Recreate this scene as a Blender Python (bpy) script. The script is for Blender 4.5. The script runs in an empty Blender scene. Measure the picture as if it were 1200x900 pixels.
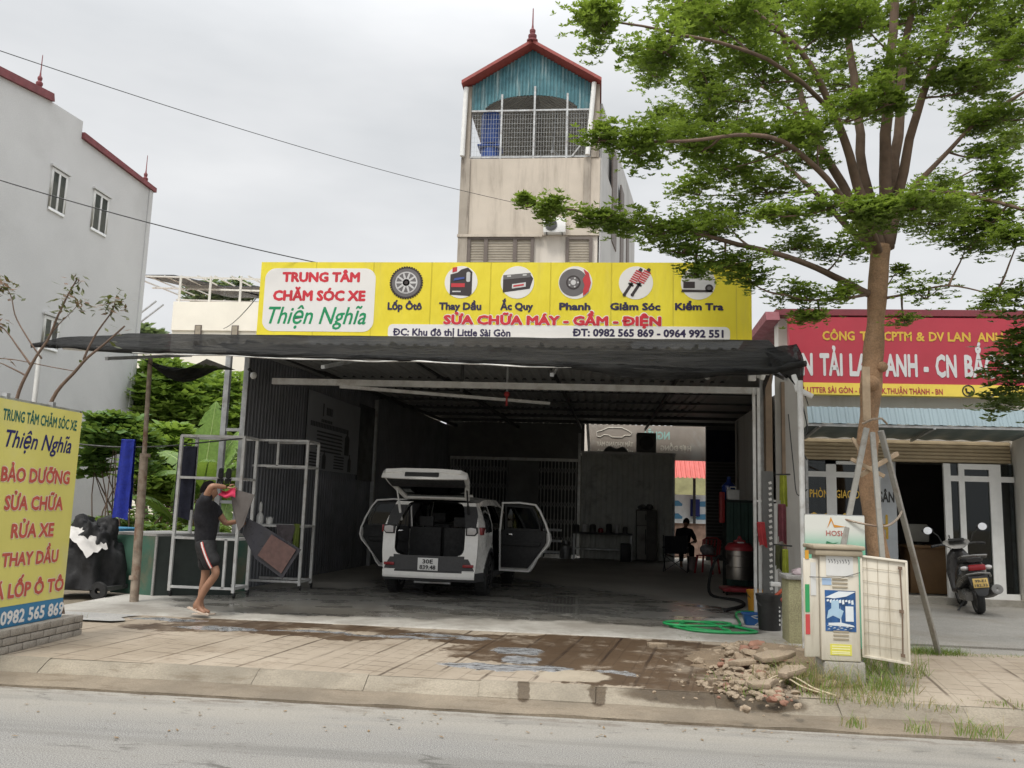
import bpy, bmesh, math, random
from mathutils import Vector as V, Matrix, noise
R = math.radians
random.seed(7)
S = bpy.context.scene
C = S.collection

# ------------------------------------------------------------------ camera, sky, sun, exposure
YAW, PITCH, ROLL, EYE = R(6.0), R(8.25), R(1.79), 1.65
cF = V((-math.sin(YAW)*math.cos(PITCH), math.cos(YAW)*math.cos(PITCH), math.sin(PITCH)))
_r = V((math.cos(YAW), math.sin(YAW), 0)); _u = _r.cross(cF)
cU = _u*math.cos(ROLL) - _r*math.sin(ROLL); cR = _r*math.cos(ROLL) + _u*math.sin(ROLL)
EYEP = V((0, 0, EYE))
cam = bpy.data.cameras.new('camera'); camo = bpy.data.objects.new('camera', cam); C.objects.link(camo)
cam.sensor_width = 36; cam.lens = 30; cam.clip_end = 2000; cam.clip_start = .05
mw = Matrix.Identity(4)
for i in range(3): mw[i][0], mw[i][1], mw[i][2], mw[i][3] = cR[i], cU[i], -cF[i], EYEP[i]
camo.matrix_world = mw
S.camera = camo
def ray(px, py): return cF + cR*((px-600)/1000) + cU*((450-py)/1000)
def at(px, py, y): d = ray(px, py); return EYEP + d*(y/d.y)            # point of the facade plane Y = y
def onX(px, py, x): d = ray(px, py); return EYEP + d*(x/d.x)
def onZ(px, py, z): d = ray(px, py); return EYEP + d*((z-EYE)/d.z)

SUN_EL, SUN_AZ = R(58), R(205)       # azimuth clockwise from +Y: sun high behind the camera's left shoulder
w = bpy.data.worlds.new('World'); S.world = w; w.use_nodes = True
nt = w.node_tree; nt.nodes.clear()
def NN(nt, t, **k):
    n = nt.nodes.new(t)
    for a, b in k.items():
        if a.startswith('i_'): n.inputs[int(a[2:])].default_value = b
        else: setattr(n, a, b)
    return n
sky = NN(nt, 'ShaderNodeTexSky', sky_type='NISHITA', sun_disc=False, sun_elevation=SUN_EL, sun_rotation=SUN_AZ, dust_density=4.0, air_density=1.5)
hs = NN(nt, 'ShaderNodeHueSaturation', i_1=.35); nt.links.new(sky.outputs[0], hs.inputs['Color'])
tc = NN(nt, 'ShaderNodeTexCoord')
mp = NN(nt, 'ShaderNodeMapping'); mp.inputs['Scale'].default_value = (1, 1, 3.2); nt.links.new(tc.outputs['Generated'], mp.inputs[0])
nz = NN(nt, 'ShaderNodeTexNoise'); nz.inputs['Scale'].default_value = 1.7; nz.inputs['Detail'].default_value = 5; nz.inputs['Roughness'].default_value = .55
nt.links.new(mp.outputs[0], nz.inputs['Vector'])
rp = NN(nt, 'ShaderNodeValToRGB'); rp.color_ramp.elements[0].position = .3; rp.color_ramp.elements[1].position = .72
rp.color_ramp.elements[0].color = (5.6, 5.8, 6.0, 1); rp.color_ramp.elements[1].color = (7.9, 7.95, 8.05, 1)
nt.links.new(nz.outputs[0], rp.inputs[0])
# an overcast sky is brighter overhead than near the horizon
sx = NN(nt, 'ShaderNodeSeparateXYZ'); nt.links.new(tc.outputs['Generated'], sx.inputs[0])
mr = NN(nt, 'ShaderNodeMapRange', interpolation_type='SMOOTHSTEP'); mr.inputs[1].default_value = .42; mr.inputs[2].default_value = 1.0; mr.inputs[3].default_value = .76; mr.inputs[4].default_value = 2.7
nt.links.new(sx.outputs[2], mr.inputs[0])
mx = NN(nt, 'ShaderNodeMix', data_type='RGBA'); mx.inputs[0].default_value = .85
nt.links.new(hs.outputs[0], mx.inputs[6]); nt.links.new(rp.outputs[0], mx.inputs[7])
vm = NN(nt, 'ShaderNodeVectorMath', operation='SCALE'); nt.links.new(mx.outputs[2], vm.inputs[0]); nt.links.new(mr.outputs[0], vm.inputs['Scale'])
bg = NN(nt, 'ShaderNodeBackground'); bg.inputs[1].default_value = .1; nt.links.new(vm.outputs[0], bg.inputs[0])
wo = NN(nt, 'ShaderNodeOutputWorld'); nt.links.new(bg.outputs[0], wo.inputs[0])
sl = bpy.data.lights.new('sun', 'SUN'); sl.energy = 1.15; sl.angle = R(14); sl.color = (1, .95, .87)
so = bpy.data.objects.new('sun', sl); C.objects.link(so)
sd = V((math.sin(SUN_AZ)*math.cos(SUN_EL), math.cos(SUN_AZ)*math.cos(SUN_EL), math.sin(SUN_EL)))
so.rotation_euler = sd.to_track_quat('Z', 'Y').to_euler(); so.location = sd*40
S.view_settings.view_transform = 'Standard'; S.view_settings.look = 'None'; S.view_settings.gamma = 1; S.view_settings.exposure = 0.68
S.view_settings.use_curve_mapping = False

# ------------------------------------------------------------------ materials
MATS = {}
def newmat(name):
    m = bpy.data.materials.new(name); m.use_nodes = True; nt = m.node_tree; nt.nodes.clear()
    o = NN(nt, 'ShaderNodeOutputMaterial'); return m, nt, o
def link(nt, a, b): nt.links.new(a, b)
def noise_n(nt, vec, scale, detail=4, rough=.6, dist=0):
    n = NN(nt, 'ShaderNodeTexNoise'); n.inputs['Scale'].default_value = scale; n.inputs['Detail'].default_value = detail
    n.inputs['Roughness'].default_value = rough; n.inputs['Distortion'].default_value = dist
    if vec is not None: link(nt, vec, n.inputs['Vector'])
    return n.outputs[0]
def mathn(nt, op, a, b=None, c=None):
    n = NN(nt, 'ShaderNodeMath', operation=op)
    for i, v in enumerate((a, b, c)):
        if v is None: continue
        if isinstance(v, (int, float)): n.inputs[i].default_value = v
        else: link(nt, v, n.inputs[i])
    return n.outputs[0]
def mapr(nt, v, a, b, c=0, d=1, smooth=True):
    n = NN(nt, 'ShaderNodeMapRange'); n.interpolation_type = 'SMOOTHSTEP' if smooth else 'LINEAR'
    link(nt, v, n.inputs[0])
    for i, x in enumerate((a, b, c, d)): n.inputs[i+1].default_value = x
    return n.outputs[0]
def mixc(nt, f, a, b, blend='MIX'):
    n = NN(nt, 'ShaderNodeMix', data_type='RGBA', blend_type=blend)
    if isinstance(f, (int, float)): n.inputs[0].default_value = f
    else: link(nt, f, n.inputs[0])
    for i, v in ((6, a), (7, b)):
        if isinstance(v, tuple): n.inputs[i].default_value = (*v[:3], 1)
        else: link(nt, v, n.inputs[i])
    return n.outputs[2]
def bumpn(nt, h, strength=.3, dist=.02, normal=None):
    n = NN(nt, 'ShaderNodeBump'); n.inputs['Strength'].default_value = strength; n.inputs['Distance'].default_value = dist
    link(nt, h, n.inputs['Height'])
    if normal is not None: link(nt, normal, n.inputs['Normal'])
    return n.outputs[0]
def objvec(nt, scale=(1, 1, 1), rot=(0, 0, 0)):
    t = NN(nt, 'ShaderNodeTexCoord'); m = NN(nt, 'ShaderNodeMapping'); m.inputs['Scale'].default_value = scale; m.inputs['Rotation'].default_value = rot
    link(nt, t.outputs['Object'], m.inputs[0]); return m.outputs[0]
def mat(name, col, rough=.6, metal=0, var=.12, vs=3, fine=0, fs=60, bump=0, bs=40, dirt=None, dirt_amt=.5, ds=1.5, streak=False, spec=.5, coat=0):
    """one painted / stained surface: broad value variation, fine grain, blotches or run-down streaks of dirt, bump"""
    if name in MATS: return MATS[name]
    m, nt, o = newmat(name); p = NN(nt, 'ShaderNodeBsdfPrincipled')
    vec = objvec(nt)
    f = mapr(nt, noise_n(nt, vec, vs, 5), .25, .75)
    c = mixc(nt, f, tuple(x*(1-var) for x in col), tuple(min(1, x*(1+var)) for x in col))
    if fine:
        g = mapr(nt, noise_n(nt, vec, fs, 2), .3, .7)
        c = mixc(nt, fine, c, mixc(nt, g, tuple(x*.5 for x in col), tuple(min(1, x*1.5) for x in col)))
    if dirt:
        v2 = objvec(nt, (ds*3, ds*3, ds*.35)) if streak else objvec(nt, (ds, ds, ds))
        d = mapr(nt, noise_n(nt, v2, 1.0, 7, .65, .3), .48, .75)
        c = mixc(nt, mathn(nt, 'MULTIPLY', d, dirt_amt), c, dirt)
    link(nt, c, p.inputs['Base Color'])
    rr = mapr(nt, noise_n(nt, vec, vs*2.3, 4), .3, .7, max(.02, rough-.1), min(1, rough+.1)); link(nt, rr, p.inputs['Roughness'])
    p.inputs['Metallic'].default_value = metal; p.inputs['Specular IOR Level'].default_value = spec
    if coat: p.inputs['Coat Weight'].default_value = coat; p.inputs['Coat Roughness'].default_value = .05
    if bump: link(nt, bumpn(nt, noise_n(nt, vec, bs, 5), bump, .01), p.inputs['Normal'])
    link(nt, p.outputs[0], o.inputs[0]); MATS[name] = m; return m
def glass(name, tint=(.35, .38, .38), rough=.02, opac=0.0):
    if name in MATS: return MATS[name]
    m, nt, o = newmat(name)
    t = NN(nt, 'ShaderNodeBsdfTransparent'); t.inputs[0].default_value = (*tint, 1)
    g = NN(nt, 'ShaderNodeBsdfGlossy'); g.inputs['Roughness'].default_value = rough; g.inputs[0].default_value = (.9, .93, .93, 1)
    fr = NN(nt, 'ShaderNodeFresnel'); fr.inputs[0].default_value = 1.5
    a = NN(nt, 'ShaderNodeMixShader'); f2 = mathn(nt, 'ADD', mathn(nt, 'MULTIPLY', fr.outputs[0], .75), .0)
    link(nt, f2, a.inputs[0]); link(nt, t.outputs[0], a.inputs[1]); link(nt, g.outputs[0], a.inputs[2])
    link(nt, a.outputs[0], o.inputs[0]); MATS[name] = m; return m
def leafmat(name, c1, c2, trans=.35, rough=.45):
    if name in MATS: return MATS[name]
    m, nt, o = newmat(name)
    vec = objvec(nt); f = mapr(nt, noise_n(nt, vec, 1.6, 4), .3, .7); g = mapr(nt, noise_n(nt, vec, 23, 1), .3, .7)
    c = mixc(nt, f, c1, c2); c = mixc(nt, mathn(nt, 'MULTIPLY', g, .45), c, tuple(min(1, x*1.5) for x in c2))
    p = NN(nt, 'ShaderNodeBsdfPrincipled'); link(nt, c, p.inputs['Base Color']); p.inputs['Roughness'].default_value = rough; p.inputs['Specular IOR Level'].default_value = .35
    t = NN(nt, 'ShaderNodeBsdfTranslucent'); link(nt, mixc(nt, .5, c, (.25, .32, .03), 'MIX'), t.inputs[0])
    a = NN(nt, 'ShaderNodeMixShader'); a.inputs[0].default_value = trans
    link(nt, p.outputs[0], a.inputs[1]); link(nt, t.outputs[0], a.inputs[2]); link(nt, a.outputs[0], o.inputs[0]); MATS[name] = m; return m

steel = mat('galvanised_steel', (.42, .43, .43), .45, .6, .2, 6, dirt=(.12, .06, .03), dirt_amt=.5, ds=4)
steel_w = mat('pale_painted_pipe', (.62, .62, .6), .5, .1, .12, 6, dirt=(.2, .12, .07), dirt_amt=.4, ds=5)
rust = mat('rusty_pipe', (.33, .27, .21), .7, .3, .3, 9, dirt=(.16, .055, .02), dirt_amt=.85, ds=5)
dark_steel = mat('dark_steel', (.06, .06, .06), .6, .3, .25, 6)
black_plastic = mat('black_plastic', (.018, .018, .018), .5, 0, .2, 8)
rubber = mat('rubber', (.02, .02, .02), .8, 0, .25, 14)
white_plastic = mat('white_plastic', (.72, .72, .7), .45, 0, .06, 8)
chrome = mat('chrome', (.75, .75, .75), .18, 1, .05, 5)
concrete = mat('old_concrete', (.33, .31, .27), .9, 0, .2, 2.5, fine=.35, fs=90, bump=.4, bs=60, dirt=(.1, .09, .07), dirt_amt=.6, ds=2.5)

# ------------------------------------------------------------------ mesh helper
class MB:
    def __init__(s): s.v = []; s.f = []; s.m = []; s.mi = 0; s.T = None
    def add(s, vs, fs):
        b = len(s.v)
        s.v += [tuple(s.T @ V(p)) if s.T else tuple(p) for p in vs]
        s.f += [tuple(b+i for i in f) for f in fs]; s.m += [s.mi]*len(fs); return s
    def box(s, x0, x1, y0, y1, z0, z1):
        return s.add([(x0, y0, z0), (x1, y0, z0), (x1, y1, z0), (x0, y1, z0), (x0, y0, z1), (x1, y0, z1), (x1, y1, z1), (x0, y1, z1)],
                     [(0, 3, 2, 1), (4, 5, 6, 7), (0, 1, 5, 4), (1, 2, 6, 5), (2, 3, 7, 6), (3, 0, 4, 7)])
    def obox(s, c, ax, ay, az, hx, hy, hz):
        c = V(c); P = [c + ax*(hx*i) + ay*(hy*j) + az*(hz*k) for k in (-1, 1) for i, j in ((-1, -1), (1, -1), (1, 1), (-1, 1))]
        return s.add(P, [(0, 3, 2, 1), (4, 5, 6, 7), (0, 1, 5, 4), (1, 2, 6, 5), (2, 3, 7, 6), (3, 0, 4, 7)])
    def bar(s, a, b, w, h=None):
        a, b = V(a), V(b); h = h or w; d = (b-a).normalized(); up = V((0, 0, 1)) if abs(d.z) < .95 else V((0, 1, 0))
        x = d.cross(up).normalized(); y = x.cross(d)
        return s.obox((a+b)/2, d, x, y, (b-a).length/2, w/2, h/2)
    def tube(s, pts, r, n=8, cap=True):
        pts = [V(p) for p in pts]; k = len(pts); rs = r if isinstance(r, (list, tuple)) else [r]*k
        ds = [(pts[min(i+1, k-1)] - pts[max(i-1, 0)]).normalized() for i in range(k)]
        ref = V((0, 0, 1)) if abs(ds[0].z) < .9 else V((1, 0, 0)); x = ds[0].cross(ref).normalized(); vs = []
        for i in range(k):
            x = (x - ds[i]*x.dot(ds[i])).normalized(); y = ds[i].cross(x)
            for j in range(n):
                a = 2*math.pi*j/n; vs.append(pts[i] + (x*math.cos(a) + y*math.sin(a))*rs[i])
        fs = [(i*n+j, i*n+(j+1) % n, (i+1)*n+(j+1) % n, (i+1)*n+j) for i in range(k-1) for j in range(n)]
        if cap: fs += [tuple(range(n-1, -1, -1)), tuple(range((k-1)*n, k*n))]
        return s.add(vs, fs)
    def cyl(s, a, b, r, r1=None, n=14): return s.tube([a, b], [r, r if r1 is None else r1], n)
    def lathe(s, prof, c=(0, 0, 0), n=20, ax=(0, 0, 1)):
        q = V((0, 0, 1)).rotation_difference(V(ax)).to_matrix(); c = V(c)
        vs = [c + q @ V((r*math.cos(2*math.pi*j/n), r*math.sin(2*math.pi*j/n), z)) for r, z in prof for j in range(n)]
        k = len(prof)
        fs = [(i*n+j, i*n+(j+1) % n, (i+1)*n+(j+1) % n, (i+1)*n+j) for i in range(k-1) for j in range(n)]
        return s.add(vs, fs)
    def prism(s, poly, O, U, W, d):
        O, U, W = V(O), V(U), V(W); N = U.cross(W).normalized(); n = len(poly)
        a = [O + U*u + W*t for u, t in poly]; vs = a + [p + N*d for p in a]
        ar = sum(poly[i][0]*poly[(i+1) % n][1] - poly[(i+1) % n][0]*poly[i][1] for i in range(n))
        fs = [tuple(range(n-1, -1, -1)), tuple(range(n, 2*n))] + [(i, (i+1) % n, n+(i+1) % n, n+i) for i in range(n)]
        if (ar < 0) != (d < 0): fs = [f[::-1] for f in fs]
        return s.add(vs, fs)
    def sheet(s, fn, nu, nv, keep=None):
        vs = [fn(i/nu, j/nv) for j in range(nv+1) for i in range(nu+1)]
        fs = [(j*(nu+1)+i, j*(nu+1)+i+1, (j+1)*(nu+1)+i+1, (j+1)*(nu+1)+i) for j in range(nv) for i in range(nu) if keep is None or keep((i+.5)/nu, (j+.5)/nv)]
        return s.add(vs, fs)
    def loft(s, secs, n=14, cap=True):
        """secs: (centre, half width vector, half height vector, power)"""
        vs = []
        for c, a, b, pw in secs:
            for j in range(n):
                t = 2*math.pi*j/n; x, y = math.cos(t), math.sin(t)
                vs.append(V(c) + V(a)*(math.copysign(abs(x)**pw, x)) + V(b)*(math.copysign(abs(y)**pw, y)))
        k = len(secs)
        fs = [(i*n+j, i*n+(j+1) % n, (i+1)*n+(j+1) % n, (i+1)*n+j) for i in range(k-1) for j in range(n)]
        if cap: fs += [tuple(range(n-1, -1, -1)), tuple(range((k-1)*n, k*n))]
        return s.add(vs, fs)
    def ball(s, c, rx, ry=None, rz=None, n=14, m=9):
        ry = ry or rx; rz = rz or rx; c = V(c)
        return s.lathe2(c, rx, ry, rz, n, m)
    def lathe2(s, c, rx, ry, rz, n, m):
        vs = [c + V((rx*math.sin(math.pi*i/m)*math.cos(2*math.pi*j/n), ry*math.sin(math.pi*i/m)*math.sin(2*math.pi*j/n), -rz*math.cos(math.pi*i/m))) for i in range(m+1) for j in range(n)]
        return s.add(vs, [(i*n+j, i*n+(j+1) % n, (i+1)*n+(j+1) % n, (i+1)*n+j) for i in range(m) for j in range(n)])
    def rock(s, c, r, flat=1.0):
        b = bmesh.new(); bmesh.ops.create_icosphere(b, subdivisions=2, radius=1); o = V((random.random()*99, random.random()*99, 0))
        q = Matrix.Rotation(random.random()*6.3, 3, 'Z') @ Matrix.Rotation(random.uniform(-.4, .4), 3, 'X'); e = V((random.uniform(.7, 1.4), random.uniform(.6, 1.1), flat))
        vs = [V(c) + q @ V([a*b_ for a, b_ in zip(v.co*(1+.5*noise.noise(v.co*1.3+o)), e)])*r for v in b.verts]; fs = [tuple(x.index for x in f.verts) for f in b.faces]; b.free()
        return s.add(vs, fs)
    def quad(s, a, b, c, d): return s.add([a, b, c, d], [(0, 1, 2, 3)])
    def leaf(s, p, d, nrm, l, w):
        side = d.cross(nrm).normalized()*w/2
        return s.add([p, p+d*l*.5+side, p+d*l, p+d*l*.5-side], [(0, 1, 2, 3)])
    def build(s, name, mats, parent=None, sharp=35, bevel=0, smooth=True):
        org = ORG.get(parent.name, V()) if parent else V()
        me = bpy.data.meshes.new(name); me.from_pydata([(p[0]-org[0], p[1]-org[1], p[2]-org[2]) for p in s.v], [], s.f)
        mats = mats if isinstance(mats, (list, tuple)) else [mats]
        for m in mats: me.materials.append(m)
        me.polygons.foreach_set('material_index', s.m)
        if bevel:
            b = bmesh.new(); b.from_mesh(me); bmesh.ops.remove_doubles(b, verts=b.verts, dist=1e-5)
            es = [e for e in b.edges if len(e.link_faces) == 2 and e.calc_face_angle(0) > .6]
            bmesh.ops.bevel(b, geom=es, offset=bevel, segments=2, affect='EDGES', profile=.5, clamp_overlap=True); b.to_mesh(me); b.free()
        if smooth:
            me.polygons.foreach_set('use_smooth', [True]*len(me.polygons)); me.set_sharp_from_angle(angle=R(sharp))
        me.update()
        o = bpy.data.objects.new(name, me); C.objects.link(o)
        if parent: o.parent = parent; ORG[o.name] = org
        return o
ORG = {}
def tag(o, label, cat, group=None, kind=None):
    if label: o['label'] = label
    if cat: o['category'] = cat
    if group: o['group'] = group
    if kind: o['kind'] = kind
    return o
def thing(name, label, cat, loc=(0, 0, 0), rz=0, group=None, local=False, rot=None):
    o = bpy.data.objects.new(name, None); C.objects.link(o); o.location = loc; o.empty_display_size = .1
    o.rotation_euler = rot if rot else (0, 0, rz)
    ORG[o.name] = V() if local else V(loc)
    return tag(o, label, cat, group)
def struct(name, mb, m, **k): return tag(mb.build(name, m, **k), None, None, kind='structure')
def stuff(name, mb, m, label, cat, **k): return tag(mb.build(name, m, **k), label, cat, kind='stuff')
def single(name, mb, m, label, cat, group=None, **k):
    """a thing that is one mesh: origin moved to its base"""
    xs = [p[0] for p in mb.v]; ys = [p[1] for p in mb.v]; zs = [p[2] for p in mb.v]
    o = mb.build(name, m, **k); c = V(((min(xs)+max(xs))/2, (min(ys)+max(ys))/2, min(zs)))
    o.data.transform(Matrix.Translation(-c)); o.location = c
    return tag(o, label, cat, group)
def dup(o, loc=None, label=None, rz=None, parent=None):
    c = o.copy(); C.objects.link(c)
    if parent: c.parent = parent
    for ch in list(o.children): dup(ch, parent=c)
    if loc is not None: c.location = loc
    if rz is not None: c.rotation_euler = (0, 0, rz)
    if label: c['label'] = label
    return c

# lettering: a flat mesh of the words, fitted between x0 and x1 on its line
def text_mesh(txt, shear):
    cu = bpy.data.curves.new('t', 'FONT'); cu.body = txt; cu.size = 1; cu.shear = shear; cu.resolution_u = 2
    o = bpy.data.objects.new('t', cu); C.objects.link(o)
    me = bpy.data.meshes.new_from_object(o.evaluated_get(bpy.context.evaluated_depsgraph_get()))
    r = ([(v.co.x, v.co.y) for v in me.vertices], [tuple(p.vertices) for p in me.polygons])
    bpy.data.objects.remove(o); bpy.data.curves.remove(cu); bpy.data.meshes.remove(me); return r
def words(mb, txt, O, U, W, x0, x1, base, cap, bold=.0, shear=0, eps=.003, thin=None):
    plain = txt.replace('Đ', 'D').replace('Ỡ', 'Õ'); vs, fs = text_mesh(plain, shear); O, U, W = V(O), V(U), V(W); N = U.cross(W).normalized(); h = cap/.73
    for i, ch in enumerate(txt):                                  # the bar of Đ and the horn of Ỡ are added by hand
        if ch not in 'ĐỠ': continue
        R_ = max(x for x, y in text_mesh(plain[:i]+plain[i].replace('Õ', 'O'), shear)[0]); g = text_mesh(plain[i].replace('Õ', 'O'), shear)[0]; wd = max(x for x, y in g)-min(x for x, y in g); n = len(vs)
        if ch == 'Đ': L_ = R_-wd; vs += [(L_-.07, .33), (L_+.3, .33), (L_+.3, .41), (L_-.07, .41)]; fs.append((n, n+1, n+2, n+3))
        else: vs += [(R_-.14, .6), (R_-.02, .52), (R_+.07, .68), (R_+.05, .8), (R_-.04, .8), (R_-.03, .68)]; fs.append((n, n+1, n+2, n+3, n+4, n+5))
    b2 = bold*1.15; sh_ = [(0, 0)]+([(b2*math.cos(q*math.pi/4), b2*math.sin(q*math.pi/4)) for q in range(8)] if bold > .004 else [])
    a = min(x for x, y in vs)-b2; b = max(x for x, y in vs)+b2; k = (x1-x0)/(b-a)          # bold strokes: shifted copies a hair apart
    for q, (du, dv) in enumerate(sh_): mb.add([O + U*(x0+(x+du-a)*k) + W*(base+(y+dv)*h) + N*(eps+q*.00012) for x, y in vs], fs)
def corrug(mb, A, B, H, pitch=.2, depth=.03, N=None):
    """ribbed metal sheet from A to B (base line) rising along H"""
    A, B, H = V(A), V(B), V(H); d = B-A; L = d.length; d = d/L; N = N or d.cross(H).normalized(); vs = []; x = 0; prof = [(0, 0), (.5, 0), (.62, 1), (.88, 1)]
    while x < L:
        for a, b in prof:
            if x+a*pitch <= L: vs.append(A + d*(x+a*pitch) + N*(b*depth))
        x += pitch
    vs.append(B); n = len(vs)
    mb.add(vs + [p+H for p in vs], [(i, i+1, n+i+1, n+i) for i in range(n-1)])
# ------------------------------------------------------------------ ground, road, kerb, pavement, shop floor
def ell(nt, vec, c, r, soft=.25):
    """soft-edged blot: 1 inside, 0 outside; vec is already wobbled"""
    a = NN(nt, 'ShaderNodeVectorMath', operation='SUBTRACT'); link(nt, vec, a.inputs[0]); a.inputs[1].default_value = (c[0], c[1], 0)
    b = NN(nt, 'ShaderNodeVectorMath', operation='MULTIPLY'); link(nt, a.outputs[0], b.inputs[0]); b.inputs[1].default_value = (1/r[0], 1/r[1], 0)
    l = NN(nt, 'ShaderNodeVectorMath', operation='LENGTH'); link(nt, b.outputs[0], l.inputs[0])
    return mapr(nt, l.outputs['Value'], 1+soft, 1-soft)
def blots(nt, vec, ls, soft=.25):
    o = None
    for c, r in ls:
        e = ell(nt, vec, c, r, soft); o = e if o is None else mathn(nt, 'MAXIMUM', o, e)
    return o
def wobble(nt, vec, amt, scale):
    n = NN(nt, 'ShaderNodeTexNoise'); n.inputs['Scale'].default_value = scale; n.inputs['Detail'].default_value = 5; n.inputs['Roughness'].default_value = .65; link(nt, vec, n.inputs['Vector'])
    s = NN(nt, 'ShaderNodeVectorMath', operation='SUBTRACT'); link(nt, n.outputs['Color'], s.inputs[0]); s.inputs[1].default_value = (.5, .5, .5)
    k = NN(nt, 'ShaderNodeVectorMath', operation='SCALE'); link(nt, s.outputs[0], k.inputs[0]); k.inputs['Scale'].default_value = amt
    a = NN(nt, 'ShaderNodeVectorMath', operation='ADD'); link(nt, vec, a.inputs[0]); link(nt, k.outputs[0], a.inputs[1]); return a.outputs[0]

def m_road():
    m, nt, o = newmat('dusty_asphalt'); p = NN(nt, 'ShaderNodeBsdfPrincipled'); vec = objvec(nt)
    g = mapr(nt, noise_n(nt, vec, 110, 3), .33, .67); b = mapr(nt, noise_n(nt, objvec(nt, (.5, 1.6, 1)), 1.1, 5), .3, .7)
    asp = mixc(nt, g, (.085, .082, .076), (.31, .302, .285)); asp = mixc(nt, mathn(nt, 'MULTIPLY', b, .35), asp, (.24, .225, .195))
    s = NN(nt, 'ShaderNodeSeparateXYZ'); link(nt, wobble(nt, vec, .5, 1.3), s.inputs[0])
    d = mathn(nt, 'MULTIPLY', mapr(nt, s.outputs[1], 6.0, 6.9), mapr(nt, noise_n(nt, objvec(nt, (.4, 2, 1)), 1.6, 5), .3, .6, .45, 1)); dust = mixc(nt, mapr(nt, noise_n(nt, vec, 60, 4), .3, .7), (.225, .208, .178), (.32, .3, .262))
    c = mixc(nt, mathn(nt, 'MULTIPLY', d, .85), asp, dust)
    # bits of leaf and grit lying on the dust
    v = NN(nt, 'ShaderNodeTexVoronoi'); v.inputs['Scale'].default_value = 7; link(nt, wobble(nt, objvec(nt, (.6, 1.7, 1)), .25, 9), v.inputs['Vector'])
    fl = mathn(nt, 'MULTIPLY', mapr(nt, v.outputs['Distance'], .13, .07), mapr(nt, noise_n(nt, vec, 2.3, 3), .5, .6)); c = mixc(nt, mathn(nt, 'MULTIPLY', fl, .75), c, (.1, .075, .05))
    vc = NN(nt, 'ShaderNodeTexVoronoi', feature='DISTANCE_TO_EDGE'); vc.inputs['Scale'].default_value = .55; link(nt, wobble(nt, objvec(nt, (.5, 1.2, 1)), .5, 2.2), vc.inputs['Vector'])
    cr = mathn(nt, 'MULTIPLY', mapr(nt, vc.outputs['Distance'], .012, .002), mapr(nt, noise_n(nt, vec, .7, 3), .5, .6)); c = mixc(nt, mathn(nt, 'MULTIPLY', cr, .65), c, (.06, .055, .048))
    ln = mapr(nt, noise_n(nt, objvec(nt, (.12, 1.8, 1)), 1.5, 5), .5, .68); c = mixc(nt, mathn(nt, 'MULTIPLY', ln, .4), c, (.11, .105, .095)); bl_ = mapr(nt, noise_n(nt, objvec(nt, (.6, 1.5, 1)), 2.4, 6, .7), .6, .68); c = mixc(nt, mathn(nt, 'MULTIPLY', bl_, .45), c, (.1, .095, .085))
    e = mathn(nt, 'MULTIPLY', mapr(nt, s.outputs[1], 6.85, 7.2), mapr(nt, noise_n(nt, objvec(nt, (.7, 2.5, 1)), 3.5, 5, .7), .46, .6)); c = mixc(nt, mathn(nt, 'MULTIPLY', e, .75), c, (.085, .06, .04))
    link(nt, c, p.inputs['Base Color']); p.inputs['Roughness'].default_value = .93; p.inputs['Specular IOR Level'].default_value = .25
    link(nt, bumpn(nt, noise_n(nt, vec, 150, 4), .3, .005), p.inputs['Normal']); link(nt, p.outputs[0], o.inputs[0]); return m
WET = [((.25, 9.3), (1.35, 1.0)), ((.75, 8.6), (1.0, .95)), ((1.0, 8.0), (.75, .5)), ((-1.1, 9.9), (1.5, .35)), ((-3.5, 10.2), (1.6, .25)), ((1.15, 8.1), (.45, .5)), ((-4.4, 9.75), (1.0, .3)), ((-3.0, 9.6), (1.2, .16)), ((.2, 7.9), (.7, .2)), ((-1.0, 9.1), (.5, .5)), ((.3, 10.1), (1.3, .35)), ((-.55, 8.75), (.9, .2))]
POOL = [((-.85, 8.32), (.62, .15)), ((-.75, 8.75), (.2, .2)), ((-.85, 9.25), (.28, .2)), ((.15, 8.3), (.25, .14)), ((-1.4, 9.9), (.2, .14)), ((-2.3, 9.75), (.7, .06)), ((-4.35, 9.75), (.55, .13)), ((-1.85, 10.0), (.4, .07)), ((-.4, 8.4), (.3, .1)), ((-5.2, 10.2), (.5, .1)), ((-3.3, 9.85), (.5, .07))]
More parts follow.
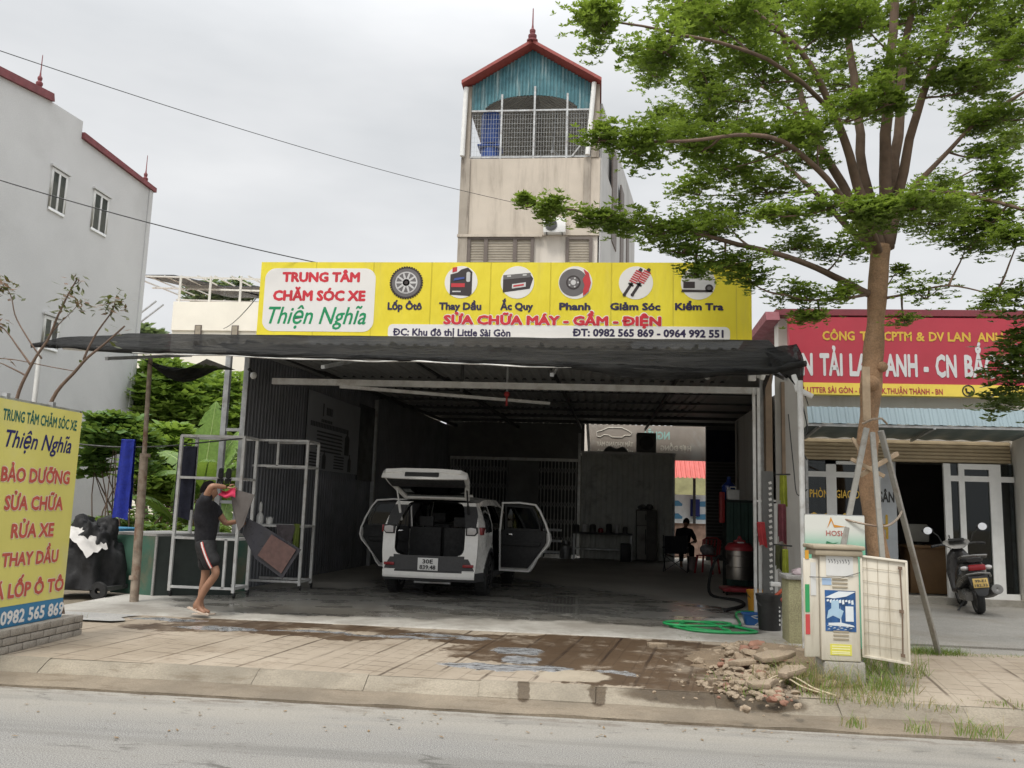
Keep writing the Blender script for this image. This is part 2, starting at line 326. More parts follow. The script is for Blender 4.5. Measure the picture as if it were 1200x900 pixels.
def m_paving():
    m, nt, o = newmat('paving_tiles'); p = NN(nt, 'ShaderNodeBsdfPrincipled'); vec = objvec(nt)
    tv = objvec(nt, rot=(0, 0, R(9)))
    n1 = mapr(nt, noise_n(nt, vec, .9, 5), .3, .7); n2 = mapr(nt, noise_n(nt, vec, 45, 3), .3, .7)
    c = mixc(nt, n1, (.25, .205, .15), (.36, .305, .235)); c = mixc(nt, mathn(nt, 'MULTIPLY', n2, .35), c, (.24, .195, .145))
    sp = NN(nt, 'ShaderNodeSeparateXYZ'); link(nt, tv, sp.inputs[0])
    wob = mathn(nt, 'ADD', sp.outputs[0], mathn(nt, 'MULTIPLY', noise_n(nt, vec, 3.0, 4), .03))
    def groove(v, period, w0, w1):
        f = mathn(nt, 'PINGPONG', v, period/2); return mapr(nt, f, w1, w0)
    ga = mathn(nt, 'MULTIPLY', groove(sp.outputs[0], .2, .002, .008), .35); gb = mathn(nt, 'MULTIPLY', groove(wob, .44, .006, .022), mapr(nt, noise_n(nt, objvec(nt, (3, .5, 1)), 1.4, 3), .38, .55, .2, 1)); gc = groove(mathn(nt, 'ADD', sp.outputs[1], mathn(nt, 'MULTIPLY', noise_n(nt, vec, 3.3, 4), .03)), .22, .003, .013)
    brk = mapr(nt, noise_n(nt, vec, 4, 3), .42, .6)
    gr = mathn(nt, 'MAXIMUM', mathn(nt, 'MAXIMUM', ga, gb), mathn(nt, 'MULTIPLY', gc, mathn(nt, 'MULTIPLY', brk, .85)))
    grk = mathn(nt, 'MULTIPLY', gr, mapr(nt, noise_n(nt, vec, 1.7, 3), .3, .6, .25, .85)); c = mixc(nt, grk, c, (.075, .05, .03))
    dirt = mapr(nt, noise_n(nt, vec, 2.2, 7, .7), .53, .7); c = mixc(nt, mathn(nt, 'MULTIPLY', dirt, .55), c, (.15, .105, .065))
    wv = wobble(nt, wobble(nt, vec, .9, 1.1), .6, 3.6); wet = blots(nt, wv, WET, .07); wet = mathn(nt, 'MULTIPLY', wet, mapr(nt, noise_n(nt, vec, 2.6, 6, .7), .3, .5, .35, 1))
    wet = mathn(nt, 'MAXIMUM', wet, mathn(nt, 'MULTIPLY', mathn(nt, 'MULTIPLY', grk, .8), blots(nt, wv, [((-1, 9.2), (3, 1.6))], .5)))
    wc = mixc(nt, 1.0, c, (.27, .2, .138), 'MULTIPLY'); c = mixc(nt, wet, c, wc)
    pool = mathn(nt, 'MULTIPLY', blots(nt, wobble(nt, wobble(nt, vec, .5, 2.6), .12, 14), POOL, .06), mathn(nt, 'SUBTRACT', 1, blots(nt, wobble(nt, vec, .25, 4), [((-.15, 8.15), (.2, .3)), ((.1, 8.1), (.28, .22))], .1))); dryi = blots(nt, wobble(nt, vec, .2, 5), [((-.2, 8.12), (.33, .26))], .08); c = mixc(nt, dryi, c, (.33, .28, .21)); mottle = mapr(nt, noise_n(nt, objvec(nt, (1, 2.5, 1)), 9, 5, .7), .35, .6); c = mixc(nt, pool, c, mixc(nt, mottle, (.09, .085, .08), (.36, .365, .37)))  # pools coloured in a mottle of dark and pale grey
    link(nt, c, p.inputs['Base Color'])
    ro = mathn(nt, 'MULTIPLY', mathn(nt, 'SUBTRACT', .93, mathn(nt, 'MULTIPLY', wet, .38)), mathn(nt, 'SUBTRACT', 1.0, mathn(nt, 'MULTIPLY', pool, .8)))
    link(nt, ro, p.inputs['Roughness'])
    h = mathn(nt, 'SUBTRACT', mathn(nt, 'MULTIPLY', noise_n(nt, vec, 40, 5), .35), mathn(nt, 'MULTIPLY', gr, .7))
    n = NN(nt, 'ShaderNodeBump'); n.inputs['Distance'].default_value = .012; link(nt, h, n.inputs['Height']); link(nt, mathn(nt, 'MULTIPLY', mathn(nt, 'SUBTRACT', 1, pool), .7), n.inputs['Strength'])
    link(nt, n.outputs[0], p.inputs['Normal']); link(nt, p.outputs[0], o.inputs[0]); return m
def m_floor():
    m, nt, o = newmat('wet_shop_floor'); p = NN(nt, 'ShaderNodeBsdfPrincipled'); vec = objvec(nt)
    n1 = mapr(nt, noise_n(nt, vec, .8, 6), .3, .7); n2 = mapr(nt, noise_n(nt, vec, 30, 4), .3, .7)
    c = mixc(nt, n1, (.5, .48, .435), (.62, .6, .545)); c = mixc(nt, mathn(nt, 'MULTIPLY', n2, .25), c, (.22, .21, .19))
    wv = wobble(nt, wobble(nt, vec, 1.1, .6), .35, 2.6)
    wet = blots(nt, wv, [((-3.2, 12.9), (3.0, 1.9)), ((-1.5, 14.5), (2.6, 2.4)), ((-4.2, 11.4), (1.6, .5)), ((.6, 12.2), (1.0, .9)), ((-2.5, 16.5), (1.8, 2)), ((1.4, 11.6), (.7, .5)), ((-3.0, 11.9), (3.2, .55)), ((.6, 13.5), (1.6, 1.4))], .12)
    pool = mathn(nt, 'MULTIPLY', wet, mapr(nt, noise_n(nt, objvec(nt, (.8, 1.5, 1)), 1.5, 4), .45, .58))
    front_dark = mathn(nt, 'MULTIPLY', blots(nt, wv, [((-2, 10.6), (6, 1.5))], .3), mapr(nt, noise_n(nt, vec, 1.4, 6, .65), .35, .6, .45, 1)); c = mixc(nt, mathn(nt, 'MULTIPLY', front_dark, .75), c, (.185, .165, .135))  # front strip coloured darker against the daylight, so the shaded floor behind reads lighter
    c = mixc(nt, wet, c, mixc(nt, 1.0, c, (.46, .46, .46), 'MULTIPLY'))
    link(nt, c, p.inputs['Base Color'])
    ro = mathn(nt, 'SUBTRACT', mathn(nt, 'SUBTRACT', .85, mathn(nt, 'MULTIPLY', wet, .5)), mathn(nt, 'MULTIPLY', pool, .29)); link(nt, ro, p.inputs['Roughness'])
    n = NN(nt, 'ShaderNodeBump'); n.inputs['Distance'].default_value = .006; link(nt, noise_n(nt, vec, 9, 6), n.inputs['Height']); link(nt, mathn(nt, 'SUBTRACT', .4, mathn(nt, 'MULTIPLY', pool, .33)), n.inputs['Strength'])
    link(nt, n.outputs[0], p.inputs['Normal']); link(nt, p.outputs[0], o.inputs[0]); return m
earth = mat('trampled_earth', (.2, .165, .12), .95, 0, .3, 1.2, fine=.4, fs=70, bump=.6, bs=30, dirt=(.1, .11, .05), dirt_amt=.5)
m = MB(); m.box(-300, 300, -150, 450, -.4, -.06); struct('ground', m, earth, smooth=False)
m = MB(); m.box(-120, 120, -9, 7.15, -.05, 0); struct('road', m, m_road(), smooth=False)
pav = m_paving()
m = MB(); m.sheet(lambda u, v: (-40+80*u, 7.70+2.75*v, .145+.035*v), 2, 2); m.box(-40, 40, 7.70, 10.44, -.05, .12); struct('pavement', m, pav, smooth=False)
kerb_m = mat('kerb_concrete', (.265, .23, .18), .92, 0, .25, 1.4, fine=.4, fs=80, bump=.6, bs=40, dirt=(.16, .12, .08), dirt_amt=.8, ds=1.6)
def m_kerb(name, col):
    m, nt, o = newmat(name); p = NN(nt, 'ShaderNodeBsdfPrincipled'); vec = objvec(nt)
    c = mixc(nt, mapr(nt, noise_n(nt, vec, 1.3, 6), .3, .7), tuple(x*.75 for x in col), tuple(x*1.25 for x in col)); c = mixc(nt, mathn(nt, 'MULTIPLY', mapr(nt, noise_n(nt, vec, 60, 3), .3, .7), .4), c, tuple(x*.55 for x in col))
    d = mapr(nt, noise_n(nt, objvec(nt, (1, 3, 3)), 2.2, 7, .7), .5, .7); c = mixc(nt, mathn(nt, 'MULTIPLY', d, .6), c, (.11, .08, .05))
    wet = blots(nt, wobble(nt, vec, .14, 6), [((-.62, 7.65), (.05, .22)), ((.02, 7.62), (.07, .2)), ((.95, 7.66), (.72, .14)), ((1.35, 7.6), (.4, .1))], .15)
    c = mixc(nt, wet, c, mixc(nt, 1.0, c, (.33, .27, .2), 'MULTIPLY')); link(nt, c, p.inputs['Base Color']); link(nt, mathn(nt, 'SUBTRACT', .93, mathn(nt, 'MULTIPLY', wet, .35)), p.inputs['Roughness'])
    link(nt, bumpn(nt, noise_n(nt, vec, 35, 6, .7), .7, .015), p.inputs['Normal']); link(nt, p.outputs[0], o.inputs[0]); return m
m = MB(); x = -40.0
while x < 40:
    L = 1.0; j = random.uniform(-.006, .006); dz = random.uniform(-.008, .008); bro = .02 if random.random() < .12 else 0
    pr = [(7.50, -.04), (7.50, .05+dz), (7.515+j, .062+dz), (7.645, .136+dz-bro), (7.675, .147+dz-bro), (7.71, .15+dz), (7.71, -.04)]
    m.prism([(a, b) for a, b in pr], (x+.002, 0, 0), (0, 1, 0), (0, 0, 1), L-.004); x += L
struct('kerb', m, m_kerb('kerb_concrete', (.27, .235, .18)), sharp=25)
m = MB(); m.sheet(lambda u, v: (-40+80*u, 7.15+.35*v, .02+.03*v+.012*noise.noise(V((u*170, v*2, 0)))), 800, 3); m.sheet(lambda u, v: (-40+80*u, 7.15+.012*noise.noise(V((u*300, 1, 0))), -.02+.04*v+.012*v*noise.noise(V((u*170, 0, 0)))), 800, 1)
struct('gutter', m, m_kerb('gutter_concrete', (.21, .172, .125)), sharp=60)
m = MB(); m.prism([(10.43, .0), (10.43, .175), (10.48, .193), (10.6, .2), (28.6, .2), (28.6, 0)], (-7.0, 0, 0), (0, 1, 0), (0, 0, 1), 9.75)
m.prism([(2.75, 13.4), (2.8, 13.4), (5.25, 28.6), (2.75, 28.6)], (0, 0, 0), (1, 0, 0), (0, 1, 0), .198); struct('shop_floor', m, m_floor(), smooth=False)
m = MB(); m.box(-60, -7.0, 10.45, 60, -.03, .15); struct('dirt_yard', m, earth, smooth=False)
forec = mat('forecourt_concrete', (.25, .235, .205), .9, 0, .2, 1.3, fine=.4, fs=60, bump=.4, bs=40, dirt=(.17, .14, .1), dirt_amt=.6, ds=.9)
m = MB(); m.box(2.76, 14, 11.0, 16.35, -.03, .188); m.box(2.76, 14, 10.45, 10.99, -.03, .165); struct('forecourt', m, forec, smooth=False)
m = MB(); m.sheet(lambda u, v: (-6.95+1.3*u+.1*math.sin(7*v), 9.75+.62*v, .197+.01*math.sin(5*u)*math.sin(3*v)), 8, 5)
struct('path_patch', m, mat('pale_concrete', (.34, .33, .31), .8, 0, .15, 2, fine=.3, bump=.2), smooth=True)

# ------------------------------------------------------------------ grey house with its blank side wall
render_grey = mat('grey_render', (.58, .58, .575), .92, 0, .07, .35, fine=.12, fs=40, bump=.15, bs=25, dirt=(.36, .36, .35), dirt_amt=.45, ds=.28)
maroon = mat('maroon_tiles', (.19, .05, .055), .7, 0, .2, 4)
win_w = mat('white_window_frame', (.7, .7, .68), .5, 0, .06, 6)
curtain = mat('drawn_blind', (.5, .49, .44), .8, 0, .12, 5)
gwin = glass('window_glass', (.5, .53, .54))
t = thing('house', 'tall grey rendered house with blank side wall, maroon coping and small white windows', 'house', (-14, 18, 0))
m = MB(); m.prism([(8, 0), (24.2, 0), (24.2, 11.06), (20.47, 11.12), (20.47, 11.6), (19.1, 11.5), (8, 9.7)], (-23, 0, 0), (0, 1, 0), (0, 0, 1), 9.0)
m.box(-14, -13.97, 24.0, 24.2, .1, 11.05); m.build('wall', render_grey, t, smooth=False)
m = MB(); m.prism([(8, 9.7), (19.15, 11.505), (19.1, 11.7), (8, 9.9)], (-14.35, 0, 0), (0, 1, 0), (0, 0, 1), .43)
m.prism([(20.48, 11.12), (24.3, 11.06), (24.3, 11.2), (20.48, 11.3)], (-14.35, 0, 0), (0, 1, 0), (0, 0, 1), .43); m.build('coping', maroon, t)
fin = [(.0, 0), (.13, 0), (.13, .05), (.07, .09), (.1, .16), (.1, .22), (.05, .28), (.07, .34), (.07, .4), (.03, .46), (.018, .6), (.012, 1.15), (0, 1.2)]
for y, z in ((18.75, 11.64), (23.9, 11.2)):
    m = MB(); m.lathe([(r_*.8, z_*.78) for r_, z_ in fin], (-14.1, y, z)); m.build('finial', maroon, t)
for y0, y1, z0, z1 in ((19.42, 20.08, 8.76, 9.88), (21.24, 21.98, 8.84, 9.98), (19.75, 20.4, 5.25, 6.1)):
    m = MB(); X = -13.995
    for a, b, c, d in ((y0, y1, z1-.08, z1), (y0, y1, z0, z0+.08), (y0, y0+.08, z0+.08, z1-.08), (y1-.08, y1, z0+.08, z1-.08), ((y0+y1)/2-.035, (y0+y1)/2+.035, z0+.08, z1-.08)): m.box(X-.05, X+.03, a, b, c, d)
    f = m.build('window', win_w, t, bevel=.008)
    m = MB(); m.box(X, X+.012, y0+.08, y1-.08, z0+.08, z1-.08); m.build('pane', gwin, f)
    m = MB(); m.box(X-.003, X+.002, y0+.08, y1-.08, z0+.08, z1-.08); m.build('blind', curtain, f)
    m = MB(); m.box(X, X+.07, y0-.06, y1+.06, z1+.02, z1+.07); m.build('lintel', render_grey, f)

# ------------------------------------------------------------------ narrow tower house behind the shop
beige = mat('beige_render', (.52, .46, .385), .9, 0, .1, .6, fine=.12, bump=.15, dirt=(.2, .165, .13), dirt_amt=.65, ds=.5, streak=True)
cream = mat('cream_render', (.66, .61, .54), .9, 0, .08, .6, dirt=(.3, .26, .21), dirt_amt=.5, ds=.6, streak=True)
tgrey = mat('tower_side_render', (.45, .45, .44), .92, 0, .08, .6, dirt=(.2, .2, .19), dirt_amt=.5, ds=.5, streak=True)
teal = mat('teal_sheet_metal', (.05, .16, .19), .5, .2, .2, 3, dirt=(.32, .4, .39), dirt_amt=.8, ds=1.6, streak=True)
shed_tin = mat('weathered_roof_sheet', (.3, .31, .31), .6, .3, .15, 2)
redtrim = mat('red_roof_trim', (.28, .06, .05), .6, 0, .15, 4)
winbrown = mat('brown_window_frame', (.13, .105, .09), .6, 0, .1, 6)
t = thing('tower_house', 'narrow tall house with teal gabled rooftop shelter rising behind yellow shop sign', 'house', (-2.7, 30, 0))
m = MB(); m.prism([(-5.3, 30), (-.2, 30), (1.5, 42.5), (-5.3, 42.5)], (0, 0, 0), (1, 0, 0), (0, 1, 0), 11.5); m.build('lower_wall', [cream], t, smooth=False)
m = MB(); m.prism([(-5.3, 29.9), (-.15, 29.9), (1.55, 42.5), (-5.3, 42.5)], (0, 0, 11.5), (1, 0, 0), (0, 1, 0), 2.95); m.build('upper_wall', beige, t, smooth=False)
m = MB(); m.prism([(-.148, 29.95), (-.10, 29.93), (1.6, 42.5), (1.55, 42.5)], (0, 0, 10), (1, 0, 0), (0, 1, 0), 4.45)
m.prism([(-.19, 31.2), (-.10, 31.2), (1.6, 42.5), (1.5, 42.5)], (0, 0, 14.45), (1, 0, 0), (0, 1, 0), 2.75); m.build('side_wall', tgrey, t, smooth=False)
m = MB()
for y0, y1, z0, z1 in ((33, 34.5, 12.3, 16.3), (36, 37.2, 12.0, 15.8), (38.5, 39.5, 11.2, 15)):
    k = 1.7/12.57; m.obox((-.1+(y0+y1)/2*k-29.93*k+.01, (y0+y1)/2, (z0+z1)/2), V((k, 1, 0)).normalized(), V((1, -k, 0)).normalized(), V((0, 0, 1)), (y1-y0)/2, .03, (z1-z0)/2)
m.build('side_window', winbrown, t)
for bx_ in ((-5.3, -5.0, 29.86, 30.16, 14.46, 17.3), (-.5, -.2, 29.86, 30.16, 14.46, 17.3), (-5.3, -4.95, 29.84, 29.895, 10, 14.45), (-.75, -.5, 29.84, 29.895, 11.9, 14.45)): m = MB(); m.box(*bx_); m.build('column', mat('stained_column', (.34, .3, .25), .9, 0, .15, 1, dirt=(.08, .06, .045), dirt_amt=.9, ds=1.4, streak=True), t, smooth=False)
m = MB()
for a, b in (((-5.35, 17.25), (-2.72, 18.85)), ((-.15, 17.25), (-2.78, 18.85))):
    dx = .0; m.prism([(a[0], a[1]), (b[0], b[1]), (b[0], b[1]+.13), (a[0], a[1]+.13)], (0, 29.5, 0), (1, 0, 0), (0, 0, 1), -13)
m.build('roof', redtrim, t, smooth=False)
m = MB(); m.lathe([(r*1.6, z*1.15) for r, z in fin], (-2.75, 29.6, 18.9)); m.build('finial', maroon, t)
m = MB(); x = -5.0
while x < -.55:                                                  # corrugated gable, lower edge cut in a curve
    x2 = min(x+.13, -.55)
    for xa, xb, dy in ((x, (x+x2)/2, 0), ((x+x2)/2, x2, .035)):
        xm = (xa+xb)/2; top = 18.78-abs(xm+2.75)*.625; bot = 16.35+.62*max(0, 1-((xm+2.75)/1.75)**2)**.5 if abs(xm+2.75) < 1.75 else 16.35
        if top > bot: m.box(xa, xb, 29.95+dy, 29.97+dy, bot, top)
    x = x2
m.build('gable_sheet', teal, t, smooth=False)
m = MB()
for i in range(44): m.bar((-5.0+.1*i, 42.3, 14.5), (-5.0+.1*i, 42.3, 15.2), .02)
corrug(m, (-5.2, 41.5, 16.1), (1.2, 41.5, 16.1), (0, 0, 1.3), .3, .05); corrug(m, (-5.25, 30.2, 17.0), (-5.25, 42, 17.0), (2.5, 0, 1.6), .25, .04); corrug(m, (-.25, 42, 17.0), (-.25, 30.2, 17.0), (-2.5, 0, 1.6), .25, .04)
m.build('shelter_sheets', shed_tin, t, smooth=False)
m = MB()
for x in (-5.05, -3.85, -2.62, -1.4, -.35): m.bar((x, 29.95, 14.46), (x, 29.95, 17.0 if x != -2.62 else 17.3), .07)
for z in (14.52, 16.35): m.bar((-5.1, 29.95, z), (-.3, 29.95, z), .06)
for i in range(48): m.bar((-5.05+4.7*i/47, 29.99, 14.5), (-5.05+4.7*i/47, 29.99, 16.35), .008)
for i in range(10): m.bar((-5.05, 29.99, 14.6+i*.18), (-.35, 29.99, 14.6+i*.18), .006)
m.bar((-5.0, 30.6, 17.2), (-2.75, 33, 18.5), .06); m.bar((-.5, 30.6, 17.2), (-2.75, 33, 18.5), .06); m.bar((-2, 31, 15.2), (1.0, 38, 15.1), .12)
m.bar((-2.1, 32, 15), (-1.9, 32, 17.4), .06); m.bar((-.4, 29.9, 15.6), (-1.2, 29.9, 14.5), .05); m.build('terrace_railing', steel, t)
m = MB(); m.cyl((-.62, 29.75, 14.5), (-.42, 29.75, 17.3), .09); m.cyl((-5.25, 29.75, 14.5), (-5.2, 29.75, 17.2), .09); m.build('drainpipe', white_plastic, t)
for x0, x1, n in ((-4.95, -2.5, 2), (-1.35, -.38, 0)):
    z0, z1 = 10.1, 11.42; m = MB(); m.box(x0, x1, 29.86, 29.98, z1-.09, z1); m.box(x0, x0+.12, 29.86, 29.98, z0, z1-.09); m.box(x1-.12, x1, 29.86, 29.98, z0, z1-.09)
    if n: m.box(x0+.62, x0+.76, 29.86, 29.98, z0, z1-.09); m.box(x1-.76, x1-.62, 29.86, 29.98, z0, z1-.09)
    f = m.build('window', winbrown, t, smooth=False)
    m = MB(); m.box(x0+.12, x1-.12, 29.93, 29.96, z0, z1-.09); m.build('pane', mat('slatted_window', (.3, .26, .2), .5, 0, .15, 4), f, smooth=False)
    m = MB()
    for i in range(12): m.box(x0+.12, x1-.12, 29.915, 29.93, z0+.1*i, z0+.1*i+.035)
    m.build('blind', mat('window_slats', (.36, .32, .26), .6), f, smooth=False)
m = MB(); m.box(-5.33, -2.2, 29.8, 29.9, 11.42, 11.52); m.build('ledge', beige, t, smooth=False)
t = thing('water_barrel', 'upright blue water barrel on the rooftop terrace of narrow tower house', 'barrel', (-4.35, 30.8, 14.46))
m = MB(); m.lathe([(0, .9), (.34, .9), (.38, 1.0), (.38, 1.5), (.4, 1.52), (.4, 1.58), (.38, 1.6), (.38, 2.05), (.34, 2.15), (0, 2.15)], (-4.35, 30.8, 14.46)); m.build('body', mat('blue_plastic', (.03, .08, .3), .45, 0, .15, 3), t)
m = MB(); m.lathe([(0, 0), (.36, 0), (.36, .7), (0, .7)], (-4.35, 30.8, 14.46)); m.box(-4.8, -3.9, 30.4, 31.2, 15.2, 15.26); m.build('stand', mat('blue_plastic', (.03, .08, .3)), t)
def aircon(x, y, z, label, w=.8, h=.55, name='air_conditioner'):
    t = thing(name, label, 'air conditioner', (x, y, z))
    m = MB(); m.box(x-w/2, x+w/2, y-.3, y, z, z+h); m.build('case', white_plastic, t, bevel=.02)
    m = MB(); m.lathe([(.2, 0), (.22, .01), (.22, .03), (.2, .03)], (x-.12, y-.3, z+h/2), ax=(0, -1, 0)); m.lathe([(.19, .012), (0, .012)], (x-.12, y-.3, z+h/2), ax=(0, -1, 0))
    m.build('fan_grille', dark_steel, t)
    m = MB(); m.bar((x-w*.35, y, z-.02), (x-w*.35, y-.35, z-.02), .03); m.bar((x+w*.35, y, z-.02), (x+w*.35, y-.35, z-.02), .03); m.build('bracket', dark_steel, t)
    return t
aircon(-1.75, 29.85, 11.5, 'white air conditioner unit with round fan on the tower house wall')

# ------------------------------------------------------------------ white house with solar roof, far behind the yard
whitew = mat('white_house_render', (.82, .78, .68), .9, 0, .05, .6)
t = thing('white_house', 'low white flat house under an open steel frame with solar panels', 'house', (-21, 45, 0))
m = MB(); m.box(-24.1, -18.9, 45, 52, 0, 12.55); m.build('wall', whitew, t, smooth=False)
m = MB(); m.box(-24.1, -18.7, 44.9, 45.0, 10.95, 12.6); m.box(-18.9, -18.7, 45, 52, 8, 12.6); m.build('parapet', whitew, t, smooth=False)
for x in (-22.7, -20.55):
    m = MB(); m.box(x, x+.4, 44.86, 44.9, 9.9, 11.25); f = m.build('window', winbrown, t, smooth=False); m = MB(); m.box(x+.05, x+.35, 44.84, 44.86, 9.95, 11.2); m.build('pane', mat('slatted_window', (.3, .26, .2)), f, smooth=False)
m = MB()
for x in (-27, -24, -22.2, -20.4, -19): 
    for y in (45.3, 51): m.bar((x, y, 9 if x < -24.5 else 12.55), (x, y, 14.2), .1)
for y in (45.3, 48, 51): m.bar((-27.2, y, 14.2), (-18.6, y, 14.0), .09)
for i in range(9): m.bar((-27+i, 45.3, 14.2), (-27+i, 51, 14.5), .07)
m.build('roof_frame', mat('cream_steel', (.62, .6, .55), .6, .1, .08, 4), t, smooth=False)
m = MB(); m.prism([(-26.8, 45.6), (-24.6, 45.6), (-20.6, 50.8), (-23.4, 50.8)], (0, 0, 14.3), (1, 0, 0), (0, 1, 0), .05); m.prism([(-22.8, 48), (-20.6, 48), (-19, 51), (-21, 51)], (0, 0, 14.3), (1, 0, 0), (0, 1, 0), .05)
m.build('solar_panel', mat('solar_glass', (.025, .03, .045), .25, 0, .1, 1), t, smooth=False)
t = thing('metal_staircase', 'outdoor steel staircase and landing beside the white house', 'stairs', (-24.6, 44, 0))
m = MB()
for i in range(16): m.box(-25.6+i*.16, -25.3+i*.16, 43.6, 44.4, 10.2-i*.2, 10.25-i*.2)
m.build('tread', dark_steel, t, smooth=False)
m = MB()
for y in (43.6, 44.4): m.bar((-25.6, y, 10.2), (-23.2, y, 7.1), .09); m.bar((-25.6, y, 11.1), (-23.2, y, 8.0), .05); m.bar((-27, y, 11.2), (-25.5, y, 11.2), .05)
for y in (43.6, 44.4): m.bar((-27, y, 10.2), (-24.4, y, 12.3), .07)
m.build('handrail', steel, t, smooth=False)
m = MB(); m.box(-27, -25.5, 43.6, 44.4, 10.1, 10.2); m.build('landing', concrete, t, smooth=False)
m = MB(); m.box(-29, -25.2, 46.5, 50, 0, 10.4); m.prism([(-29.2, 10.4), (-25.0, 10.4), (-25.4, 11.2), (-28.8, 11.2)], (0, 46.3, 0), (1, 0, 0), (0, 0, 1), -3.9)
m.mi = 0; t = single('shed', m, mat('red_sheet_house', (.36, .12, .1), .7, 0, .15, 2), 'red sheet-roofed house between the grey house and the white house', 'house', smooth=False)
m = MB(); m.box(-29, -16, 38, 38.3, 0, 8.4); single('boundary_wall', m, whitew, 'pale yellowish wall behind the green bushes beside the shop', 'wall', smooth=False)

# ------------------------------------------------------------------ red company building
wall_cream = mat('office_column_paint', (.78, .75, .7), .85, 0, .05, .8, dirt=(.4, .36, .3), dirt_amt=.4, ds=.8, streak=True)
redsign = mat('red_sign_sheet', (.37, .03, .05), .45, 0, .06, 2); yel = mat('yellow_sign_strip', (.72, .55, .08), .45, 0, .06, 3)
silver = mat('silver_letters', (.56, .56, .56), .4, .2, .06, 4); goldl = mat('gold_letters', (.62, .4, .06), .35, .4, .1, 5); darkred = mat('dark_red_trim', (.16, .03, .04), .6)
t = thing('office_building', 'single storey company office with glass front and roller shutter beside the garage', 'building', (6, 16.5, 0))
m = MB(); m.box(7.5, 8.15, 15.9, 16.6, .19, 3.75); m.build('column', wall_cream, t, bevel=.01); m = MB(); m.box(3.42, 3.78, 16.4, 16.9, .19, 3.9); m.build('column', wall_cream, t, bevel=.01)
m = MB(); m.box(3.4, 12, 16.62, 17.0, 2.96, 5.45); m.box(8.15, 12, 16.4, 16.62, .19, 3.9); m.box(3.4, 3.42, 16.9, 22, 0, 4); m.box(3.4, 12, 21.5, 21.7, 0, 4.0); m.box(9.0, 9.1, 16.65, 21.5, 0, 4)
m.build('wall', wall_cream, t, smooth=False)
m = MB(); m.box(3.3, 12.2, 16.3, 22, 5.44, 5.56); m.prism([(16.2, 5.32), (16.3, 5.5), (22, 5.3), (22, 5.2)], (3.1, 0, 0), (0, 1, 0), (0, 0, 1), .25); m.build('coping', darkred, t, smooth=False)
m = MB(); m.box(3.42, 9, 16.62, 21.5, .16, .26); m.box(3.78, 7.5, 16.3, 16.62, .16, .3); m.build('doorstep', concrete, t, smooth=False)
m = MB(); m.box(3.42, 9, 16.7, 21.5, 2.95, 3.0); m.build('inner_ceiling', wall_cream, t, smooth=False)
m = MB(); m.box(5.0, 5.62, 17.0, 17.1, .3, 2.9); m.build('inner_partition', mat('inner_grey_panel', (.62, .65, .68), .6), t, smooth=False)
m = MB(); m.box(3.42, 3.9, 21.3, 21.5, .3, 2.9); m.box(5.55, 9, 20.9, 21.0, .26, 2.95); m.build('inner_back', mat('dark_panelling', (.06, .05, .045), .6), t, smooth=False)
m = MB()
for i in range(6): m.prism([(0, 0), (.03, .01), (.03, .05), (0, .06)], (3.8, 16.5, 2.72+i*.065), (0, -1, 0), (0, 0, 1), -3.68)
m.box(3.8, 7.48, 16.5, 16.6, 2.72, 3.12); m.build('roller_shutter', mat('beige_shutter', (.42, .34, .22), .6, .1, .1, 3, dirt=(.25, .2, .13), dirt_amt=.4), t, smooth=False)
m = MB()
for x0, x1, z0, z1 in ((3.8, 7.46, 2.4, 2.5), (4.2, 4.38, .3, 2.4), (4.2, 4.38, 2.5, 2.7), (5.05, 5.17, .3, 2.4), (4.2, 5.17, 2.64, 2.7)): m.box(x0, x1 if z0 != 2.4 else 5.2, 16.46, 16.53, z0, z1)
m.build('glazing_frame', win_w, t, smooth=False)
m = MB(); m.box(3.8, 5.17, 16.49, 16.496, .3, 2.7); m.build('glass_panel', gwin, t, smooth=False)
d = MB(); Y0 = 16.38
for x0, x1, z0, z1 in ((6.26, 6.38, .3, 2.7), (6.52, 6.62, .3, 2.7), (7.05, 7.25, .3, 2.7), (6.38, 6.52, 2.38, 2.48), (6.62, 7.05, 2.38, 2.48), (7.25, 7.48, 2.38, 2.48), (6.38, 6.52, .3, .4), (6.62, 7.05, .3, .4), (7.25, 7.48, .3, .4), (6.62, 7.05, 2.6, 2.7)): d.box(x0, x1, Y0, Y0+.06, z0, z1)
dd = d.build('sliding_door', win_w, t, smooth=False)
m = MB(); m.box(6.38, 7.48, Y0+.035, Y0+.041, .35, 2.7); m.build('pane', gwin, dd, smooth=False)
m = MB(); m.tube([(6.3, Y0-.01, .9), (6.3, Y0-.06, .95), (6.3, Y0-.06, 1.35), (6.3, Y0-.01, 1.4)], .014); m.build('handle', chrome, dd)
for x in (3.82, 7.42): m = MB(); m.box(x, x+.05, 16.44, 16.5, .3, 2.72); m.build('shutter_rail', steel, t, smooth=False)
# gilt words on the glass
m = MB(); U, W = (1, 0, 0), (0, 0, 1); O = (0, 16.485, 0)
words(m, 'PHÒNG GIAO DỊCH', O, U, W, 3.9, 5.02, 2.02, .15, .01); words(m, '086', O, U, W, 3.84, 4.62, 1.33, .42, .03)
m.build('glass_lettering', goldl, t)
m = MB(); O = (0, 16.995, 0); words(m, 'HH', O, U, W, 5.08, 5.45, 1.3, .45, .03)
m.build('wall_lettering', goldl, t)
m = MB(); words(m, 'SÂN', O, U, W, 5.3, 5.58, 1.98, .2, .03); m.build('dark_lettering', dark_steel, t)
